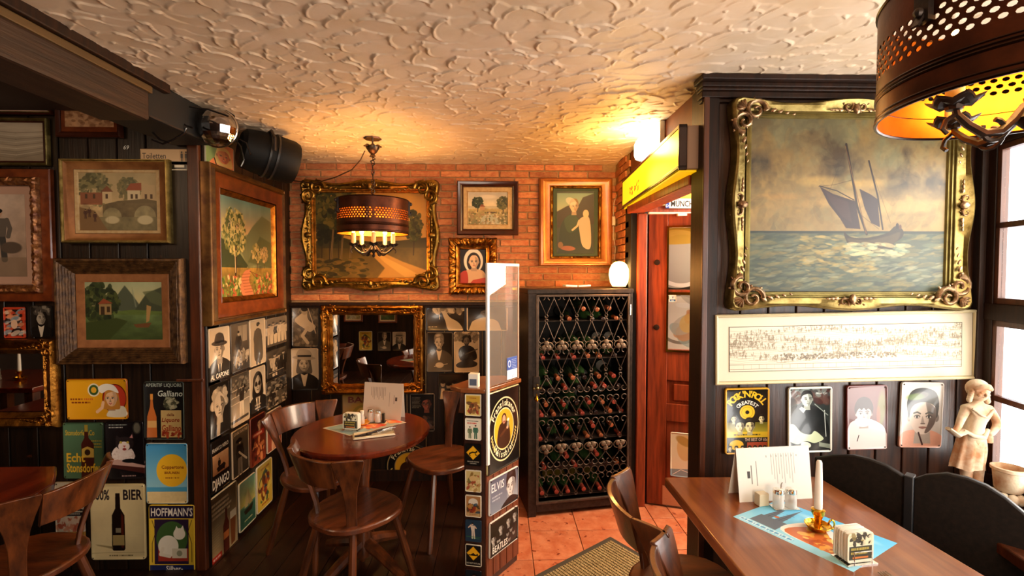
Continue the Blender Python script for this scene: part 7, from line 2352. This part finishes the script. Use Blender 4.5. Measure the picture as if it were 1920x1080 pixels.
def coaster_stack(label, loc, rz_, n=9, pic='coaster', tint='ece6d6'):
    t = thing('coaster_stack', label, 'coasters', loc, rz_)
    k0 = None
    m = mat('coaster_board', tint, .8)
    rr = []
    s_ = .044
    for cx, cz, a0 in ((s_ - .01, .09 - .01, 0), (-s_ + .01, .09 - .01, 90), (-s_ + .01, .012, 180), (s_ - .01, .012, 270)):
        for q in (0, 45, 90):
            rr.append((cx + .01 * math.cos(R(a0 + q)), cz + .01 * math.sin(R(a0 + q))))
    for k in range(n):
        y = -.018 + k * .0046
        if k == 0:
            k0 = obj('coaster', MB().prism(rr, -.0018, .0018), picmat('coaster_print' + label[:4], PIC[pic], rough=.5), t, loc=(0, y, .002), uv=(-s_, s_, 0, .002, .09, 2))
        else:
            c_ = obj('coaster', MB().prism(rr, -.0018, .0018), m, t, loc=(0, y, .002)) if k == 1 else copy_part(c_, (random.uniform(-.001, .001), y, .002), (random.uniform(-.02, .02), 0, 0), t)
    obj('holder', MB().box(-.05, .05, -.03, .032, 0, .0025).tube([(-.03, -.03, .002), (-.03, -.028, .04), (.03, -.028, .04), (.03, -.03, .002)], .0015, 5), chrome, t)
    return t


coaster_stack('coaster pile standing in a holder on the near placemat corner', (1.055, 1.338, TT + .001), R(8), 11)
t = thing('fork', 'steel fork tines poking into view at the bottom right', 'fork', (1.085, 1.275, TT + .0005), R(8))
fk = MB()
for k in range(4):
    fk.tube([(-.012 + k * .008, .0, .004), (-.012 + k * .008, -.045, .004)], .0014, 5)
fk.box(-.0135, .0135, -.065, -.044, .003, .005).box(-.003, .003, -.18, -.064, .003, .006)
obj('tines_and_handle', fk, steel, t)

# ---------------------------------------------------------------- things on the round table
RT_ = .7505
t = thing('placemat', 'grey and orange printed placemat on the round table', 'placemat', (0, 0, RT_))
me = bpy.data.meshes.new('paper_print')
me.from_pydata([(x, y, .0006) for x, y in ((-.965, 2.575), (-.78, 2.45), (-.525, 2.66), (-.70, 2.80))], [], [(0, 1, 2, 3)])
uvl = me.uv_layers.new()
for i in range(4): uvl.data[i].uv = ((0, 0), (0, 1), (1, 1), (1, 0))[i]
me.materials.append(picmat('placemat_b_print', PIC['placemat_b'], rough=.35))
o = bpy.data.objects.new('paper_print', me); C.objects.link(o); o.parent = t
so = o.modifiers.new('thickness', 'SOLIDIFY'); so.thickness = .0006
t = thing('menu_card', 'standing pinkish menu card at the back of the round table', 'menu', (-.800, 2.755, RT_), math.atan2(2.70 - 2.755, .235))
obj('front_leaf', MB().add([(0, 0, 0), (.24, 0, 0), (.245, .03, .205), (.0, .03, .205)] + [(0, .001, 0), (.24, .001, 0), (.245, .031, .205), (.0, .031, .205)], [(0, 1, 2, 3), (7, 6, 5, 4), (0, 3, 7, 4), (1, 5, 6, 2), (3, 2, 6, 7)]),
    picmat('menu_b_print', PIC['menu_b'], rough=.5), t, smooth=0, uv=(0, .24, 0, 0, .205, 2))
obj('back_leaf', MB().add([(0, .06, 0), (.24, .06, 0), (.245, .032, .205), (.0, .032, .205)], [(0, 1, 2, 3)]), paper, t, smooth=0)
coaster_stack('beer coaster pile in a holder on the round table', (-.795, 2.545, RT_ + .0015), R(-12), 7)
t = thing('shaker_pair', 'two glass shakers before the menu on the round table', 'shakers', (-.705, 2.665, RT_ + .002))
G, K = MB(), MB()
shaker(G, K, -.024, .01, 0, .075, .018); shaker(G, K, .018, 0, 0, .072, .018)
obj('glass_jars', G, gl, t); obj('chrome_caps', K, chrome, t)
obj('holder', MB().box(-.045, .06, -.02, .03, -.001, .0015).box(.042, .056, -.01, .01, .0, .05), mat('dark_glass', '2a2a20', .3), t)
t = thing('candle_dish', 'small yellow glass dish with a capped bottle on the round table', 'dish', (-.765, 2.625, RT_ + .002))
obj('dish', MB().lathe([(.0001, .002), (.028, .002), (.042, .012), (.040, .014), (.02, .006), (.0001, .005)], 20), mat('amber_glass', 'd8902c', .15, coat=.5), t)
obj('bottle', MB().lathe([(.014, .004), (.014, .04), (.009, .052), (.008, .06)], 12), gl, t)
obj('cap', MB().lathe([(.010, .058), (.0105, .078), (.0001, .08)], 12), white_plastic, t)
t = thing('serving_plate', 'cream rectangular plate on the round table holding pens', 'plate', (-.655, 2.455, RT_ + .001), R(20))
obj('plate', MB().box(-.105, .105, -.045, .045, 0, .004).tube([(-.10, -.04, .006), (.10, -.04, .006), (.10, .04, .006), (-.10, .04, .006)], .005, 6, closed=True), mat('cream_china', 'e6d8b8', .25, coat=.4), t, bevel=.003)
lab = ['dark table knife lying leftmost on the cream plate', 'dark fork lying in the middle of the cream plate', 'dark knife overhanging the right rim of the cream plate']
for k in range(3):
    a = thing('cutlery', lab[k], 'cutlery', (-.665 + .012 * k, 2.455 + .008 * (k - 1), RT_ + .0075 + .004 * k), R(24 + 9 * k), 'cutlery on the cream plate')
    obj('handle', MB().tube([(-.085 + .015 * k, 0, .002), (.0 + .015 * k, 0, .004)], .0055, 6), mat('dark_handle', '2a1a18', .3), a)
    obj('blade', MB().bar((.0 + .015 * k, 0, .004), (.10 + .015 * k, 0, .010), .010, .002), steel, a)

# ---------------------------------------------------------------- statuette and planter on the sill
t = thing('statuette', 'weathered terracotta statuette of a girl with headscarf on the window sill', 'statue', (1.965, 1.86, .681), R(-8))
st = mat('weathered_terracotta', 'd0bea2', .85, col2='ae7850', nscale=9, bump=.5, bscale=60, contrast=(.42, .62))
k = .00074


def q3(u, v, y=0):
    return ((u - 290) * k, y, (680 - v) * k)


def skinned(name, nodes, edges, mat_, parent, sub=2):
    me = bpy.data.meshes.new(name)
    me.from_pydata([n_[:3] for n_ in nodes], edges, [])
    o = bpy.data.objects.new(name, me)
    C.objects.link(o)
    o.parent = parent
    me.materials.append(mat_)
    s_ = o.modifiers.new('skin', 'SKIN'); s_.use_smooth_shade = True
    for i, n_ in enumerate(nodes):
        r_ = n_[3]
        me.skin_vertices[0].data[i].radius = (r_ if not hasattr(r_, '__len__') else r_[0], r_ if not hasattr(r_, '__len__') else r_[1])
    me.skin_vertices[0].data[0].use_root = True
    b_ = o.modifiers.new('sub', 'SUBSURF'); b_.levels = sub; b_.render_levels = sub
    return o


nod = [(*q3(268, 330), (.050, .036)), (*q3(272, 290), (.040, .032)), (*q3(285, 235), (.048, .036)), (*q3(292, 190), (.050, .030)), (*q3(296, 160), .016), (*q3(298, 130), .020),
       (*q3(352, 192), (.020, .02)), (*q3(400, 250, .01), .0155), (*q3(398, 282, 0), .015), (*q3(345, 318, -.025), .011), (*q3(322, 322, -.035), .010),
       (*q3(238, 195), (.020, .02)), (*q3(205, 245, -.01), .015), (*q3(180, 290, -.02), .012), (*q3(150, 318, -.03), .010),
       (*q3(250, 420), .034), (*q3(248, 540), .022), (*q3(252, 640, .0), .017), (*q3(250, 668, -.02), .012),
       (*q3(300, 420), .034), (*q3(305, 540), .022), (*q3(308, 640), .017), (*q3(310, 668, -.02), .012)]
edg = [(0, 1), (1, 2), (2, 3), (3, 4), (4, 5), (3, 6), (6, 7), (7, 8), (8, 9), (9, 10), (3, 11), (11, 12), (12, 13), (13, 14), (0, 15), (15, 16), (16, 17), (17, 18), (0, 19), (19, 20), (20, 21), (21, 22)]
skinned('body', nod, edg, st, t)
hd = MB().ball(q3(297, 98, -.004), (.030, .031, .038), 20, 14)
hd.ball(q3(297, 104, -.036), (.0045, .007, .008), 8, 5)
for s_ in (-1, 1):
    hd.ball((q3(297, 92)[0] + s_ * .011, -.030, q3(297, 92)[2]), (.006, .004, .0035), 8, 5)
    hd.ball((q3(297, 106)[0] + s_ * .015, -.026, q3(297, 106)[2]), (.009, .007, .008), 8, 5)
hd.ball(q3(297, 118, -.032), (.009, .004, .003), 8, 4)
obj('head', hd, st, t, smooth=80)
sc_ = MB().ball(q3(300, 82, .006), (.040, .037, .040), 18, 12, M_=None)
sc_.tube([q3(262, 80, -.022), q3(280, 62, -.034), (q3(310, 58, -.036)), q3(335, 76, -.024)], [.008, .011, .011, .008], 8)
for i in range(5):
    sc_.ball(q3(336 + 3 * i, 88 + 15 * i, .004), (.011, .011, .013), 8, 6)
    sc_.ball(q3(256 - 3 * i, 92 + 12 * i, -.008), (.009, .011, .012), 8, 6)
obj('headscarf_and_hair', sc_, st, t, smooth=80)
sk = MB(); vs = []; n = 48
for j, (v, r_, dx) in enumerate(((300, .040, 272), (330, .052, 268), (380, .060, 262), (440, .064, 254), (500, .068, 246), (522, .070, 244), (520, .062, 244))):
    for i in range(n):
        a = 2 * PI * i / n
        f = 1 + (.07 * math.sin(9 * a) + .03 * math.sin(17 * a + 1)) * min(1, j / 3)
        vs.append((((dx - 290) * k) + r_ * f * math.cos(a) * .85 + .004, r_ * f * math.sin(a) * .62, (680 - v) * k + .004 * math.sin(4 * a) * (j > 3)))
sk.add(vs, [(j * n + i, j * n + (i + 1) % n, (j + 1) * n + (i + 1) % n, (j + 1) * n + i) for j in range(6) for i in range(n)])
obj('skirt', sk, st, t, smooth=80)
ap = MB()
ap.tube([q3(330, 300, -.02), q3(290, 335, -.042), q3(240, 330, -.040), q3(200, 305, -.03)], [.007, .009, .009, .006], 8)
ap.tube([q3(215, 310, -.02), q3(165, 330, -.026), q3(130, 300, -.02)], [.022, .026, .020], 8, flat=.4)
ap.tube([q3(330, 318, -.01), q3(345, 345, -.012), q3(350, 372, -.01)], [.010, .014, .012], 8)
ap.tube([q3(238, 182, -.03), q3(275, 215, -.042), q3(300, 225, -.042), q3(345, 185, -.03)], .0045, 6)
obj('apron_folds', ap, st, t, smooth=80)
obj('plinth', MB().lathe([(.062, 0), (.064, .008), (.058, .014), (.0001, .015)], 20, c=(-.01, 0, 0)), st, t)
t = thing('planter', 'pale terracotta bucket planter with pebbles beside the statuette', 'planter', (2.035, 1.79, .681))
obj('bucket', MB().lathe([(.036, .05), (.044, .06), (.050, .13), (.056, .134), (.056, .145), (.048, .147), (.044, .12), (.0001, .118)], 24), st, t, smooth=50)
bs = MB()
for i in range(9):
    a = 2 * PI * i / 9
    bs.ball((.038 * math.cos(a), .038 * math.sin(a), .028), (.02, .018, .022), 8, 6)
obj('scalloped_foot', bs, st, t, smooth=80)

# notices stuck inside the window, seen edge-on at the right
def on_window(x, z, y=.048):
    return WM @ Vector((x, y, z))


for k, (x, z, w_, h, pic, lab) in enumerate(((.245, 1.33, .12, .09, 'vpay', 'white and blue payment sticker on the window glass'), (.27, 1.19, .15, .17, 'notice_b', 'yellowish paper notice on the window below the payment sticker'),
                                      (.28, .93, .17, .22, 'notice_a', 'orange printed paper notice low on the window'))):
    nt = thing('window_notice', lab, 'notice', on_window(x, z), WA + PI)
    nt.rotation_euler = (0, 0, math.atan2(wd.y, wd.x))
    m = picmat('notice_print_%d' % k, PIC[pic], rough=.6)
    N_, L_ = m.node_tree.nodes, m.node_tree.links
    tr = N_.new('ShaderNodeBsdfTranslucent'); mx = N_.new('ShaderNodeMixShader'); mx.inputs[0].default_value = .5
    im = [q for q in N_ if q.type == 'TEX_IMAGE'][0]
    L_.new(im.outputs[0], tr.inputs[0]); L_.new(N_['Principled BSDF'].outputs[0], mx.inputs[1]); L_.new(tr.outputs[0], mx.inputs[2]); L_.new(mx.outputs[0], N_['Material Output'].inputs[0])
    obj('paper', MB().box(-w_ / 2, w_ / 2, -.0008, .0, -h / 2, h / 2), m, nt, smooth=0, uv=(-w_ / 2, w_ / 2, 0, -h / 2, h / 2, 2))

# a further table with a candle, seen in the gilt mirror at the left
t = thing('side_table', 'table reflected in the gilt mirror at the far left', 'table', (-3.9, 1.15, .002))
obj('tabletop', MB().box(-.45, .45, -.35, .35, .708, .748), round_wood, t, bevel=.006)
for sx in (-1, 1):
    for sy in (-1, 1):
        obj('leg', MB().box(sx * .38 - .03, sx * .38 + .03, sy * .28 - .03, sy * .28 + .03, 0, .71), chair_wood, t)
cnd = [o for o in bpy.data.objects if o.name.startswith('candlestick') and 'category' in o][0]
dup(cnd, (-3.82, 1.22, .751), 0, 'candlestick reflected in the gilt mirror at the far left')
cst = [o for o in bpy.data.objects if o.name.startswith('coaster_stack') and 'category' in o][0]
dup(cst, (-3.98, 1.25, .751), 1.0, 'coaster pile reflected in the gilt mirror at the far left')
